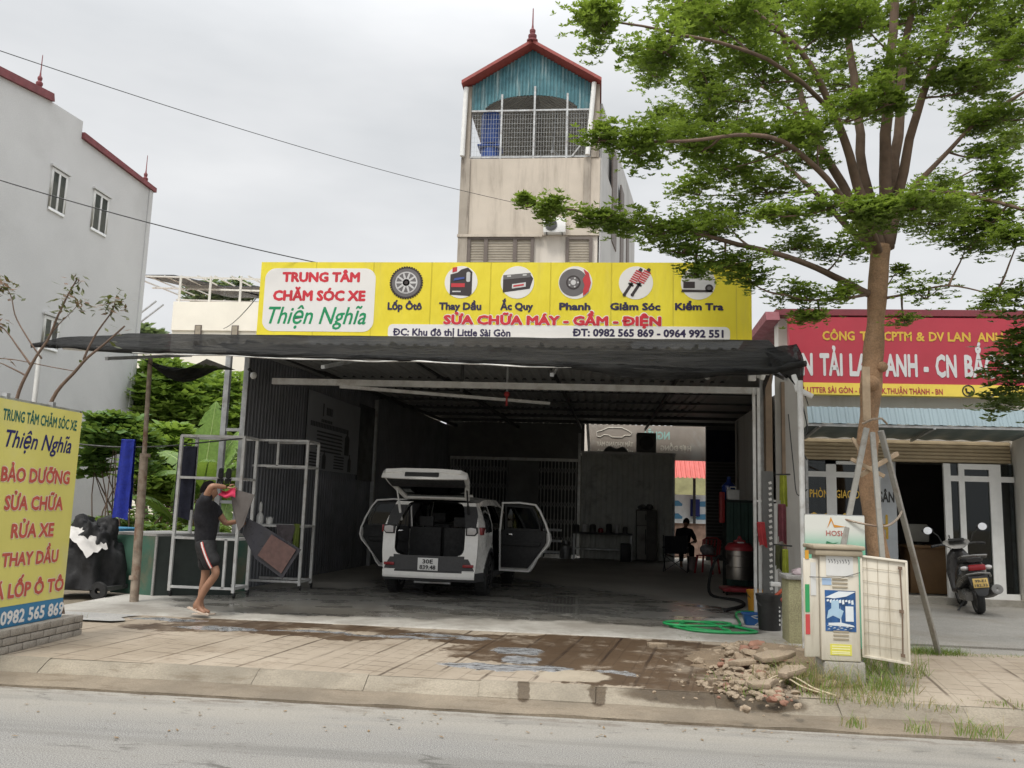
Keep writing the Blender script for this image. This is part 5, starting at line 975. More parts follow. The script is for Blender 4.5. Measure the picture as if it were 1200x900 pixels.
# tailgate swung up about its hinge on the roof edge
H0 = V((0, -.36, 1.57)); ta = R(22); dy = V((0, -math.cos(ta), math.sin(ta))); nz_ = V((0, -math.sin(ta), -math.cos(ta)))      # along the lid, and out of its inner face
def tg(x, l, o=0): return H0 + V((x, 0, 0)) + dy*l + nz_*o
def frame_poly(m, A, B, o, d):
    k = len(A); a = [tg(x, l, o) for x, l in A]; b = [tg(x, l, o) for x, l in B]; vs = a+b+[p+nz_*d for p in a]+[p+nz_*d for p in b]; fs = []
    for i in range(k): j = (i+1) % k; fs += [(i, j, k+j, k+i), (2*k+i, 3*k+i, 3*k+j, 2*k+j), (i, 2*k+i, 2*k+j, j), (k+i, k+j, 3*k+j, 3*k+i)]
    m.add(vs, fs)
A = [(-.55, 0), (.55, 0), (.6, .3), (.66, .62), (.68, .95), (.6, 1.06), (.3, 1.1), (-.3, 1.1), (-.6, 1.06), (-.68, .95), (-.66, .62), (-.6, .3)]
B = [(-.48, .07), (.48, .07), (.52, .3), (.575, .56), (.58, .58), (.5, .585), (.3, .585), (-.3, .585), (-.5, .585), (-.58, .58), (-.575, .56), (-.52, .3)]
m = MB(); frame_poly(m, A, B, -.03, .06); 
lip = lambda u, v: tg(-.68+1.36*u, .93+.13*math.sin(math.pi*u)**.5+.02*v, .0+(.15)*v*(.55+.45*math.sin(math.pi*u)**.6))
m.sheet(lip, 24, 4); m.sheet(lambda u, v: lip(u, v)+dy*.03, 24, 4); m.sheet(lambda u, v: lip(u, 1)+dy*.03*v, 24, 1); m.sheet(lambda u, v: tg(-.6+1.2*u, -.02+.06*v, -.04-.02*v), 10, 2)
gt = m.build('tailgate', paint, car, sharp=45)
m = MB(); m.prism([(-.6, .62), (.6, .62), (.62, .9), (.5, .97), (-.5, .97), (-.62, .9)], tg(0, 0, .032), (1, 0, 0), dy, .05 if V((1, 0, 0)).cross(dy).dot(nz_) > 0 else -.05); m.build('inner_panel', trim, gt, bevel=.015)
m = MB(); sg = 1 if V((1, 0, 0)).cross(dy).dot(nz_) > 0 else -1; m.prism([(-.5, .05), (.5, .05), (.57, .57), (-.57, .57)], tg(0, 0, .0), (1, 0, 0), dy, .006*sg); m.build('rear_window', cglass, gt, smooth=False)
m = MB(); m.obox(lip(.5, .5)+dy*.035, V((1, 0, 0)), dy, nz_, .27, .012, .035); m.build('handle_recess', black_plastic, gt, bevel=.01)
for s in (-1, 1):
    m = MB(); m.cyl((s*.57, -.45, 1.2), tg(s*.58, .42, .02), .014); m.cyl((s*.57, -.45, 1.2), ((V((s*.57, -.45, 1.2))+tg(s*.58, .42, .02))/2), .022); m.build('gas_strut', white_plastic if s < 0 else black_plastic, car)
m = MB(); m.lathe([(.02, 0), (.012, .03), (.006, .16), (0, .17)], (-.25, .0, 1.6)); m.build('aerial', black_plastic, car)
# ------------------------------------------------------------------ scooter
bk = onZ(1158, 722, .19); sc = thing('scooter', 'dark grey motor scooter with yellow number plate leaning on its side stand', 'motor scooter', (bk.x, bk.y+.28, .19), 0, local=True, rot=(0, R(-7), R(-11)))
sb = mat('dark_grey_scooter_paint', (.05, .048, .048), .3, .2, .1, 5, coat=.4); sg_ = mat('scooter_silver', (.17, .165, .155), .35, .5, .1, 6); seatv = mat('seat_vinyl', (.02, .019, .018), .55, 0, .2, 9)
sc.scale = (1.14, 1.04, 1.04); X = V((1, 0, 0)); Z = V((0, 0, 1))
def moto_wheel(name, c, r, w_):
    m = MB(); m.lathe([(r*.78, -w_*.4), (r*.92, -w_/2), (r, -w_*.2), (r, w_*.2), (r*.92, w_/2), (r*.78, w_*.4)], c, 30, (1, 0, 0)); o = m.build(name, rubber, sc)
    m = MB(); m.lathe([(r*.78, -w_*.42), (r*.7, -w_*.3), (r*.7, w_*.3), (r*.78, w_*.42)], c, 26, (1, 0, 0)); m.lathe([(0, -.05), (.06, -.05), (.06, .05), (0, .05)], c, 12, (1, 0, 0))
    for k in range(5): q = Matrix.Rotation(k*2*math.pi/5, 3, 'X'); m.bar(V(c), V(c)+q @ V((0, 0, r*.72)), .03, .03)
    m.build('rim', sg_, o)
moto_wheel('rear_wheel', (0, 0, .27), .27, .1); moto_wheel('front_wheel', (.0, 1.26, .28), .28, .09)
m = MB(); m.loft([((0, -.32, .66), X*.06, Z*.05, .8), ((0, -.2, .68), X*.14, Z*.12, .8), ((0, .0, .66), X*.17, Z*.16, .8), ((0, .3, .6), X*.175, Z*.2, .8), ((0, .55, .5), X*.16, Z*.2, .8), ((0, .7, .38), X*.15, Z*.1, .8)], 18)
m.loft([((0, .6, .3), X*.16, Z*.05, .6), ((0, .95, .3), X*.17, Z*.05, .6)], 14)
m.loft([((0, .92, .3), X*.17, V((0, .06, .03)), .8), ((0, 1.0, .6), X*.19, V((0, .07, .03)), .8), ((0, .95, .85), X*.16, V((0, .07, .04)), .8), ((0, .9, .95), X*.08, V((0, .06, .04)), .8)], 16); m.build('body', sb, sc, sharp=60)
m = MB(); m.loft([((0, -.24, .83), X*.1, Z*.03, .7), ((0, -.1, .83), X*.135, Z*.045, .7), ((0, .2, .81), X*.14, Z*.05, .7), ((0, .5, .76), X*.11, Z*.05, .7), ((0, .58, .74), X*.05, Z*.02, .7)], 16); m.build('seat', seatv, sc, sharp=60)
m = MB(); m.tube([(-.13, .1, .84), (-.17, -.12, .87), (-.15, -.3, .9), (0, -.38, .91), (.15, -.3, .9), (.17, -.12, .87), (.13, .1, .84)], .018); m.build('grab_rail', sg_, sc)
m = MB(); m.box(-.11, .11, -.37, -.28, .68, .77); m.build('taillight', redl, sc, bevel=.02)
for s in (-1, 1):
    m = MB(); m.ball((s*.15, -.29, .72), .055, .05, .035); m.build('indicator', clearl, sc)
m = MB(); m.tube([(-.18, -.2, .58), (-.14, -.36, .63), (0, -.42, .65), (.14, -.36, .63), (.18, -.2, .58)], .016); m.build('rear_guard', sg_, sc)
m = MB(); m.loft([((0, -.3, .6), X*.13, V((0, .02, .04)), .7), ((0, -.4, .46), X*.11, V((0, .02, .04)), .7), ((0, -.42, .34), X*.07, V((0, .02, .03)), .7)], 12); m.build('rear_mudguard', black_plastic, sc)
m = MB(); m.obox((0, -.415, .5), X, V((0, .2, 1)).normalized(), V((0, 1, -.2)).normalized(), .095, .07, .004); pl = m.build('number_plate', mat('yellow_plate', (.62, .42, .12), .5, 0, .05, 9), sc, bevel=.003)
m = MB(); Wp = V((0, .2, 1)).normalized(); words(m, '99-E1', (0, -.421, .5), X, Wp, -.07, .07, .012, .04, .02); words(m, '182.33', (0, -.421, .5), X, Wp, -.08, .08, -.052, .04, .02); m.build('plate_lettering', dark_steel, pl)
m = MB(); m.tube([(.13, .5, .22), (.16, .2, .24), (.19, .0, .3), (.21, -.3, .38)], [.02, .03, .06, .07], 14); m.lathe([(.075, 0), (.075, .03), (.03, .035), (0, .02)], (.21, -.3, .38), 16, (.05, -1, .28)); m.build('exhaust', sg_, sc)
m = MB(); m.loft([((-.12, .1, .3), V((.06, 0, 0)), Z*.09, .7), ((-.12, -.12, .28), V((.05, 0, 0)), Z*.07, .7)], 12); m.box(-.16, .05, .1, .5, .2, .34); m.build('engine', sg_, sc, sharp=60)
m = MB(); m.bar((-.08, .45, .2), (-.24, .38, .0), .02); m.bar((-.24, .38, .01), (-.3, .36, .01), .03, .01); m.build('side_stand', dark_steel, sc)
m = MB(); m.tube([(0, 1.26, .28), (0, 1.05, .7), (0, .98, .95)], .03); m.tube([(-.36, .78, 1.03), (-.22, .86, 1.05), (0, .93, 1.0), (.22, .86, 1.05), (.36, .78, 1.03)], .014); m.bar((-.36, .84, 1.05), (-.2, .92, 1.06), .012); m.bar((.36, .84, 1.05), (.2, .92, 1.06), .012); m.build('handlebar', dark_steel, sc)
m = MB(); m.loft([((0, .82, 1.0), X*.1, V((0, .03, .03)), .8), ((0, .9, 1.07), X*.19, V((0, .05, .06)), .8), ((0, 1.0, 1.03), X*.14, V((0, .04, .06)), .8)], 16); hb = m.build('headlamp_cowl', sg_, sc, sharp=60)
m = MB(); m.obox((0, .86, 1.115), X, V((0, 1, .35)).normalized(), V((0, -.35, 1)).normalized(), .11, .045, .012); m.build('dashboard', black_plastic, hb, bevel=.008)
for s in (-1, 1):
    m = MB(); m.tube([(s*.2, .88, 1.07), (s*.24, .86, 1.2), (s*.34, .84, 1.3)], .008); mm_ = m.build('mirror', black_plastic, sc)
    m = MB(); m.ball((s*.38, .84, 1.3), .085, .03, .05); m.build('mirror_shell', black_plastic, mm_); m = MB(); m.lathe([(0, .0), (.06, .0)], (s*.38, .808, 1.3), 18, (0, -1, .1)); m.build('mirror_glass', chrome, mm_)
    m = MB(); m.cyl((s*.26, .83, 1.045), (s*.37, .775, 1.03), .02); m.build('grip', rubber, sc)
m = MB(); m.sheet(lambda u, v: (-.06+.12*u, 1.26+.33*math.cos(.4+1.8*v), .28+.33*math.sin(.4+1.8*v)+.02*math.sin(math.pi*u)), 6, 10); m.build('front_mudguard', sb, sc)
# ------------------------------------------------------------------ yellow roadside board with its brick planter
U, W = V((0, 1, 0)), V((0, 0, 1)); XS = -5.65
ybo = mat('pale_yellow_board', (.68, .62, .17), .5, 0, .06, 1.2, dirt=(.62, .58, .34), dirt_amt=.6, ds=1); bluep = mat('blue_band', (.05, .2, .36), .5, 0, .06, 2)
redb = mat('faded_red_letter', (.5, .1, .07), .5, 0, .12, 8); pinkw = mat('letter_rim', (.72, .62, .5), .5); teald = mat('dark_teal_letter', (.01, .12, .1), .5); navb = mat('navy_letter', (.02, .02, .12), .5)
t = thing('roadside_sign', 'tall yellow board listing car services in red letters by the pavement', 'sign', (XS, 8, .16))
YA, YB, ZA, ZB_ = 7.1, 8.79, .36, 2.53
m = MB(); m.box(XS-.06, XS, YA, YB, ZA+.2, ZB_); m.build('panel', ybo, t, smooth=False)
m = MB(); m.box(XS-.06, XS, YA, YB, ZA, ZA+.198); m.build('phone_band', bluep, t, smooth=False)
m = MB()
for y in (YA, YB): m.bar((XS-.03, y, .14), (XS-.03, y, ZB_+.02), .03)
for z in (ZA, ZB_+.01): m.bar((XS-.03, YA, z), (XS-.03, YB, z), .03)
for y in (7.6, 8.3): m.bar((XS-.03, y, ZB_), (XS-.03, y, ZB_+.06), .05)
m.build('frame', steel, t, smooth=False)
def lrow(m, txt, xa, xb, top, bot, bold, shear=0, eps=.002):
    a = onX(xa, bot, XS); b = onX(xb, bot, XS); xm = (xa+xb)/2; c = onX(xm, top, XS); d = onX(xm, bot, XS); words(m, txt, (XS, 0, 0), U, W, a.y, b.y, d.z, c.z-d.z, bold, shear, eps=eps)
m = MB(); lrow(m, 'TRUNG TÂM CHĂM SÓC XE', 2, 90, 485, 498, .02); m.build('teal_lettering', teald, t)
m = MB(); lrow(m, 'Thiện Nghĩa', 5, 83, 507, 527, .012, .3); m.build('navy_lettering', navb, t)
rows = [('BẢO DƯỠNG', 0, 81, 549, 565), ('SỬA CHỮA', 4, 73, 581, 597), ('RỬA XE', 12, 62, 613, 629), ('THAY DẦU', 1, 67, 646, 661), ('VÁ LỐP Ô TÔ', -18, 73, 682, 698)]
for r in rows:
    m = MB(); lrow(m, *r, .07); m.build('letter_rim', pinkw, t)
    m = MB(); lrow(m, *r, .035, eps=.004); m.build('red_lettering', redb, t)
m = MB(); lrow(m, '0982 565 869', 0, 73, 711, 726, .03); m.build('phone_number', wprint, t)
t = thing('brick_planter', 'low grey brick planter under the yellow roadside board', 'planter', (-5.75, 8, .15))
bk_m = mat('grey_brick', (.3, .27, .23), .9, 0, .2, 9, fine=.3, bump=.4, dirt=(.14, .12, .1), dirt_amt=.5, ds=4)
m = MB()
for k, z in enumerate((.15, .225, .30)):
    for x0, x1, y0, y1 in ((-5.95, -5.5, 7.0, 8.95),):
        y = y0-.1*(k % 2)
        while y < y1:
            for xx in (x0, x1-.1): m.box(xx, xx+.1, max(y, y0), min(y+.19, y1), z, z+.068)
            y += .2
    for yy in (8.86,): m.box(-5.84, -5.61, yy, yy+.09, z, z+.068)
m.build('bricks', bk_m, t, bevel=.006); m = MB(); m.box(-5.84, -5.61, 7.05, 8.85, .16, .31); m.build('soil', earth, t, smooth=False)

# ------------------------------------------------------------------ yard: barrel, tank, tarpaulin, line and towels
t = thing('drum', 'pale blue plastic drum behind the green water tank', 'drum', (-8.05, 14.2, .15))
q = onZ(130, 690, .17); bl = mat('faded_blue_plastic', (.05, .2, .34), .5, 0, .12, 4)
c = at(130, 640, 13.6); m = MB(); m.lathe([(0, 0), (.28, 0), (.32, .1), (.33, .4), (.35, .42), (.33, .45), (.33, .8), (.35, .82), (.35, .86), (.32, .9)], (c.x, 13.6, .15), 24); m.build('barrel', bl, t); m = MB(); m.lathe([(.36, .88), (.36, .97), (.34, .98), (0, .98)], (c.x, 13.6, .15), 24); m.build('lid', bl, t)
gt_ = mat('green_painted_steel', (.06, .14, .1), .6, .1, .15, 2, dirt=(.2, .17, .11), dirt_amt=.85, ds=1.6); gtd = mat('dark_green_steel', (.018, .026, .022), .6, .1, .2, 3)
a = onZ(133, 693, .2); b = onZ(178, 698, .2); t = thing('water_tank', 'low green steel water tank with stained front beside the wash bay', 'tank', (a.x+.5, a.y+.6, .16))
A, B = V((a.x, a.y-.1, .2)), V((b.x, b.y, .2)); d = (B-A).normalized(); N = V((-d.y, d.x, 0)); L = (B-A).length; H = .86
m = MB(); P = [A, B, B+N*.9+V((.7, .3, 0)), A+N*1.1]; m.add(P+[p+V((0, 0, H)) for p in P], [(0, 1, 5, 4), (1, 2, 6, 5), (2, 3, 7, 6), (3, 0, 4, 7), (3, 2, 1, 0)]); m.build('body', gt_, t, smooth=False)
m = MB(); E1 = B+V((.02, -.0, 0)); E2 = B+V((.98, .5, 0)); m.add([E1, E2, E2+V((0, 0, H)), E1+V((0, 0, H)), E1+V((0, .05, 0)), E2+V((0, .05, 0)), E2+V((0, .05, H)), E1+V((0, .05, H))], [(0, 1, 2, 3), (4, 7, 6, 5), (3, 2, 6, 7)]); m.build('end_panel', gtd, t, smooth=False)
m = MB(); m.add([p+V((0, 0, H+.004)) for p in P]+[p+V((0, 0, H+.045)) for p in P], [(0, 1, 5, 4), (1, 2, 6, 5), (2, 3, 7, 6), (3, 0, 4, 7), (4, 5, 6, 7)]); m.bar(E1+V((-.01, -.02, 0)), E1+V((-.01, -.02, H)), .03); m.build('rim', mat('pale_concrete', (.45, .44, .41)), t, smooth=False)
tarp = mat('black_tarpaulin', (.014, .014, .015), .75, 0, .3, 4, bump=1, bs=11)
c = at(104, 650, 12.2); t = thing('tarpaulin_heap', 'lumpy heap covered with black tarpaulin beside the green water tank', 'heap', (c.x, 12.2, .15))
m = MB()
def tp(u, v):
    a_, r = 2*math.pi*u, 1-.999*v; n_ = noise.noise(V((math.cos(a_)*2, math.sin(a_)*2, v*3)))*.25+noise.noise(V((math.cos(a_)*6, math.sin(a_)*6, v*7)))*.14+abs(noise.noise(V((math.cos(a_)*11, math.sin(a_)*11, v*9))))*.07
    return (c.x+math.cos(a_)*.47*(r**.5)*(1+n_), 12.3+math.sin(a_)*.5*(r**.5)*(1+n_), .3+.88*(1-r**2.2)*(1+n_*.8))
m.sheet(tp, 60, 30); m.build('cover', tarp, t, sharp=180)
m = MB(); m.box(c.x-.5, c.x+.5, 11.9, 12.6, .28, .34); m.build('trolley_bed', dark_steel, t, smooth=False)
for x in (-.4, .4):
    m = MB(); m.lathe([(.04, -.03), (.12, -.03), (.13, 0), (.12, .03), (.04, .03)], (c.x+x, 11.88, .29), 18, (0, 1, 0)); m.build('wheel', rubber, t)
m = MB(); m.sheet(lambda u, v: (c.x-.3+.55*u+.1*v, 11.85+.35*v-.1*u, 1.2-.33*u*u+.06*noise.noise(V((u*5, v*5, 1)))-.12*(1-v)**2), 14, 10)
single('cloth', m, mat('white_cloth', (.6, .58, .55)), 'crumpled white cloth thrown over the black tarpaulin heap', 'cloth', sharp=180)
q1 = at(60, 516, 12.2); q2 = at(205, 522, 12.6)
m = MB(); pts = [V((q1.x+(q2.x-q1.x)*i/20, 12.2+.4*i/20, q1.z+(q2.z-q1.z)*i/20-.06*math.sin(math.pi*i/20))) for i in range(21)]; m.tube(pts, .012, 6); q3 = at(300, 512, 12.9); m.tube([pts[-1], V((q3.x, 12.9, q3.z))], .012, 6)
single('clothes_line', m, dark_steel, 'dark clothes line strung across the yard in front of the leafy shrub', 'clothes line')
towel_b = mat('blue_towel', (.012, .025, .26), .95, 0, .25, 14, bump=.7, bs=60)
def hang(name, px0, px1, ytop, ybot, Y, matl, label, cat='towel', fold=.035, pull=0, taper=.0):
    a, b = at(px0, ytop, Y), at(px1, ybot, Y); m = MB(); w_ = b.x-a.x
    def f(side):
        def g(u, v):
            k = 1-taper*(1-v); return (a.x+w_*(.5+(u-.5)*k)+pull*v*w_, Y+side*(.02+.02*v)+fold*math.sin(u*9+1)*(.4+.6*v)*.6+.01*noise.noise(V((u*4, v*6, side))), a.z+.02*(1-abs(side))-(a.z-b.z)*v*(1 if side < 0 else .86)+.02*math.sin(5*u)*v)
        return g
    m.sheet(f(-1), 14, 20); m.sheet(f(1), 14, 20); m.sheet(lambda u, v: (a.x+w_*(.5+(u-.5)*(1-taper)), Y+.02*math.cos(math.pi*(1-v)), a.z+.018*math.sin(math.pi*v)), 14, 4)
    return single(name, m, matl, label, cat, sharp=180)
hang('towel', 141, 152, 516, 608, 12.35, towel_b, 'bright blue towel hanging from the clothes line beside the rusty pole', pull=.0, taper=.2)
# ------------------------------------------------------------------ wheeled washing racks
def rack(name, label, a, b, dep, h, bars, Y, uprights=()):
    x0, x1 = a, b; t = thing(name, label, 'rack', ((x0+x1)/2, Y, .2))
    r = .022; z0 = .34
    for x in (x0, x1):
        for y in (Y, Y+dep): m = MB(); m.bar((x, y, .28), (x, y, .2+h), .042); m.build('post', steel_w, t, smooth=False)
    m = MB()
    for z in [z0, .2+h]+bars:
        for y in (Y, Y+dep): m.bar((x0, y, z), (x1, y, z), .036)
        for x in (x0, x1): m.bar((x, Y, z), (x, Y+dep, z), .036)
    for x, za, zb in uprights: m.bar((x, Y, za), (x, Y, zb), .036)
    m.build('crossbar', steel_w, t, smooth=False)
    for x in (x0, x1):
        for y in (Y, Y+dep): m = MB(); m.lathe([(.015, -.014), (.04, -.014), (.043, 0), (.04, .014), (.015, .014)], (x+.02, y, .244), 14, (1, .2, 0)); m.box(x-.012, x+.012, y-.012, y+.012, .25, .29); m.build('caster', rubber, t)
    return t
zr = lambda py, px, Y: at(px, py, Y).z
xa, xb = at(206, 600, 12.4).x, at(280, 600, 12.4).x
rack('wash_rack', 'tall wheeled pipe rack holding a dark towel behind the barefoot person', xa, xb, .5, zr(511, 240, 12.4)-.2, [zr(560, 240, 12.4), zr(631, 240, 12.4)], 12.4, ((xb-.16, .34, zr(631, 240, 12.4)),))
hang('towel', 210, 224, 524, 608, 12.55, mat('charcoal_towel', (.025, .027, .045), .95, 0, .3, 12, bump=.6, bs=50), 'charcoal towel hanging from the upper bar of the tall wheeled rack', fold=.03)
m = MB(); g = at(263, 552, 12.36)
for dx, l in ((-.05, .2), (.07, .18)):
    m.add(*skin([(V((g.x+dx, 12.36, g.z+.05)), (.04, .025)), (V((g.x+dx, 12.36, g.z-.06)), (.05, .026)), (V((g.x+dx, 12.36, g.z-.12)), (.05, .02))], [(0, 1), (1, 2)], 1))
    for k in range(4): m.add(*skin([(V((g.x+dx-.036+.024*k, 12.36, g.z-.11)), .014), (V((g.x+dx-.042+.028*k, 12.35, g.z-.12-.08)), .011)], [(0, 1)], 1))
single('work_gloves', m, rubber, 'pair of black work gloves hung on the tall rack above the raised hand', 'gloves')
xa2, xb2 = at(284, 600, 13.85).x, at(356, 600, 13.85).x
rack('wash_rack', 'shorter wheeled pipe rack with bottles and cloths by the dark side wall', xa2, xb2, .55, zr(516, 320, 13.85)-.2, [zr(546, 320, 13.85), zr(616, 320, 13.85)], 13.85, ((at(326, 530, 13.85).x, zr(546, 326, 13.85), zr(518, 326, 13.85)),))
zsh = zr(616, 320, 13.85)+.02
m = MB(); m.box(xa2, xb2, 13.87, 14.38, zsh-.035, zsh-.012); single('shelf_board', m, dark_steel, 'thin dark board laid across the lower bars of the shorter rack', 'shelf', smooth=False)
bx = at(304, 616, 13.95).x
t = thing('spray_bottle', 'white bottle with a tall nozzle standing on the shorter rack', 'bottle', (bx, 13.95, zsh)); m = MB(); m.lathe([(0, 0), (.055, 0), (.06, .03), (.06, .13), (.03, .18), (.02, .2), (0, .2)], (bx, 13.95, zsh)); m.build('bottle', white_plastic, t); m = MB(); m.lathe([(.022, .2), (.03, .21), (.025, .32), (.012, .36), (0, .37)], (bx, 13.95, zsh)); m.build('nozzle', white_plastic, t)
bx = at(314, 616, 13.95).x; t = thing('tub', 'small white tub with a grey lid on the shorter rack', 'tub', (bx+.02, 13.95, zsh)); m = MB(); m.lathe([(0, 0), (.055, 0), (.06, .1), (0, .1)], (bx+.02, 13.95, zsh)); m.build('cup', white_plastic, t); m = MB(); m.lathe([(.063, .1), (.063, .12), (0, .122)], (bx+.02, 13.95, zsh)); m.build('lid', steel, t)
hang('cloth', 328, 342, 616, 637, 13.83, mat('mauve_cloth', (.1, .085, .09), .9, 0, .2, 10), 'greyish mauve cloth draped over the shorter rack', 'cloth', taper=-.5)
hang('cloth', 345, 350, 615, 646, 13.82, mat('olive_cloth', (.13, .17, .03), .9, 0, .2, 10), 'narrow olive green cloth hanging on the shorter rack', 'cloth')
def P3(px, py, Y): return at(px, py, Y)
# pressure washer and hand truck along the dark side wall
q = onZ(366, 660, .2); t = thing('pressure_washer', 'grimy pressure washer with curled hose against the dark side wall', 'pressure washer', (q.x, q.y, .2))
m = MB(); m.box(q.x-.25, q.x+.25, q.y-.2, q.y+.2, .32, .55); m.lathe([(0, 0), (.14, 0), (.14, .35), (0, .35)], (q.x-.2, q.y, .68), 16, (1, 0, 0)); m.build('motor', mat('grimy_metal', (.1, .095, .09), .5, .4, .4, 9), t, bevel=.02)
m = MB(); m.box(q.x-.3, q.x+.3, q.y-.22, q.y+.22, .27, .3); m.bar((q.x-.3, q.y+.2, .3), (q.x-.3, q.y+.2, .95), .03); m.bar((q.x+.3, q.y+.2, .3), (q.x+.3, q.y+.2, .95), .03); m.bar((q.x-.3, q.y+.2, .95), (q.x+.3, q.y+.2, .95), .03); m.build('frame', dark_steel, t, smooth=False)
for x in (-.25, .25):
    m = MB(); m.lathe([(.03, -.03), (.09, -.03), (.1, 0), (.09, .03), (.03, .03)], (q.x+x, q.y-.2, .29), 14, (0, 1, 0)); m.build('wheel', rubber, t)
m = MB(); m.tube([(q.x+.1+.38*math.cos(a/5), q.y-.25, .75+.4*math.sin(a/5)) for a in range(-6, 22)], .015); m.build('hose', mat('grey_hose', (.3, .3, .3), .5), t)
q = onZ(398, 655, .2); t = thing('hand_truck', 'dark pipe hand truck leaning beside the side wall', 'hand truck', (q.x, q.y, .2)); m = MB()
for s in (-.22, .22): m.tube([(q.x+s, q.y, .25), (q.x+s, q.y+.1, 1.25)], .016)
m.tube([(q.x-.22, q.y+.1, 1.25), (q.x-.2, q.y+.1, 1.33), (q.x+.2, q.y+.1, 1.33), (q.x+.22, q.y+.1, 1.25)], .016)
for z in (.5, .8, 1.05): m.bar((q.x-.22, q.y+.04, z), (q.x+.22, q.y+.04, z), .02)
m.build('frame', dark_steel, t); m = MB(); m.box(q.x-.22, q.x+.22, q.y-.22, q.y, .21, .222); m.build('toe_plate', dark_steel, t, smooth=False)
for s in (-.27, .27):
    m = MB(); m.lathe([(.03, -.025), (.1, -.025), (.11, 0), (.1, .025), (.03, .025)], (q.x+s, q.y+.05, .312), 16, (1, 0, 0)); m.build('wheel', rubber, t)
# price poster on the side wall
t = thing('wall_poster', 'dim white oil price poster hung on the dark side wall', 'poster', (-5.55, 18, 2.3)); kk = V((.055, 1, 0)).normalized()
pa = V((lwx(15.9)+.05, 15.9, 2.28)); m = MB(); m.prism([(0, 0), (3.0, 0), (3.0, 1.52), (0, 1.52)], pa, kk, (0, 0, 1), .012); m.build('sheet', mat('poster_grey_white', (.3, .31, .33), .6, 0, .08, 1), t, smooth=False)
m = MB(); m.prism([(3.02, -.12), (4.3, -.12), (4.3, 1.62), (3.02, 1.62)], pa, kk, (0, 0, 1), .015); m.build('dark_picture', mat('dark_poster_picture', (.035, .038, .045), .5, 0, .6, 2), t, smooth=False)
m = MB(); N_ = V((1, -.055, 0)); rnd = random.Random(3)
for x0_, x1_, z0_, h_ in ((.75, .83, 1.08, .26), (.95, 1.3, 1.12, .16), (.7, 1.3, .96, .06), (.15, 2.3, .84, .1)):
    k_ = x0_
    while k_ < x1_: m.prism([(k_, z0_), (min(k_+.06, x1_), z0_), (min(k_+.06, x1_), z0_+h_), (k_, z0_+h_)], pa+N_*.013, kk, (0, 0, 1), .003); k_ += .085
for i in range(6): m.prism([(.5, 0), (1.9+.2*rnd.random(), 0), (1.9, .035), (.5, .035)], pa+N_*.013+V((0, 0, .74-.075*i)), kk, (0, 0, 1), .003)
for x in (.15, 1.5):
    for i in range(5): m.prism([(x, 0), (x+.6, 0), (x+.6, .03), (x, .03)], pa+N_*.013+V((0, 0, .3-.06*i)), kk, (0, 0, 1), .003)
for x, z, s in ((2.1, .38, 1.3), (.85, .03, .9), (2.35, .03, .9)): m.prism([(x, z), (x+.22*s, z), (x+.22*s, z+.28*s), (x+.14*s, z+.34*s), (x+.14*s, z+.42*s), (x+.08*s, z+.42*s), (x+.08*s, z+.34*s), (x, z+.28*s)], pa+N_*.013, kk, (0, 0, 1), .003)
m.build('print', mat('dark_print', (.05, .05, .055), .6), t)
# lamps and camera under the roof
def bulb(px, py, Y, label):
    p = at(px, py, Y); t = thing('light_bulb', label, 'light bulb', (p.x, Y, p.z), group=None); m = MB(); m.ball((p.x, Y, p.z), .055, .055, .06); m.build('globe', white_plastic, t); m = MB(); m.cyl((p.x-.03, Y, p.z+.05), (p.x-.09, Y, p.z+.11), .025); m.build('socket', black_plastic, t)
bulb(297, 440, 13.4, 'white bulb fixed to the front post above the washing racks'); bulb(829, 441, 14.5, 'white bulb hanging under the roof near the tool corner')
p = at(890, 440, 12.8); t = thing('security_camera', 'white security camera bolted to the post under the net corner', 'camera', (p.x, 12.8, p.z)); m = MB(); m.lathe([(0, -.1), (.045, -.1), (.045, .12), (.03, .13), (0, .13)], (p.x, 12.8, p.z), 14, (.3, -1, -.4)); m.build('body', white_plastic, t); m = MB(); m.box(p.x-.16, p.x-.05, 12.78, 12.86, p.z-.08, p.z+.04); m.build('junction_box', white_plastic, t, bevel=.008); m = MB(); m.bar((p.x, 12.85, p.z), (p.x+.06, 13.3, p.z+.1), .03); m.build('bracket', steel, t)
p = at(594, 462, 14.3); t = thing('hose_reel_hanger', 'red hanging hook on a pipe under the shed roof', 'hook', (p.x, 14.3, p.z)); m = MB(); m.cyl((p.x, 14.3, 4.1), (p.x, 14.3, p.z), .02); m.build('rod', steel, t); m = MB(); m.cyl((p.x, 14.3, p.z), (p.x, 14.3, p.z-.2), .018); m.ball((p.x, 14.3, p.z), .05); m.build('hook', mat('red_paint', (.35, .03, .03), .5), t)
# ------------------------------------------------------------------ back of the garage: fridge, bench
q = onZ(757, 655, .2); wf = mat('worn_white_fridge', (.32, .31, .28), .5, 0, .15, 2, dirt=(.09, .07, .06), dirt_amt=.9, ds=3)
t = thing('fridge', 'old worn two-door fridge standing against the grey partition', 'fridge', (1.45, 26.3, .2)); m = MB(); m.box(1.13, 1.72, 25.95, 26.5, .22, 1.72); m.build('body', mat('fridge_side', (.12, .11, .1), .6, 0, .2, 3), t, bevel=.02)
for a, b in ((.26, 1.24), (1.26, 1.68)):
    m = MB(); m.box(1.13, 1.42, 25.9, 25.945, a, b); d_ = m.build('door', wf, t, bevel=.012); m = MB(); m.bar((1.39, 25.88, a+.15), (1.39, 25.88, b-.1), .025); m.build('handle', dark_steel, d_)
m = MB(); m.rock((1.3, 26.2, 1.8), .13, .6); m.rock((1.52, 26.2, 1.8), .15, .6); single('rag_pile', m, tin_black, 'dark rags heaped on top of the worn fridge', 'rags')
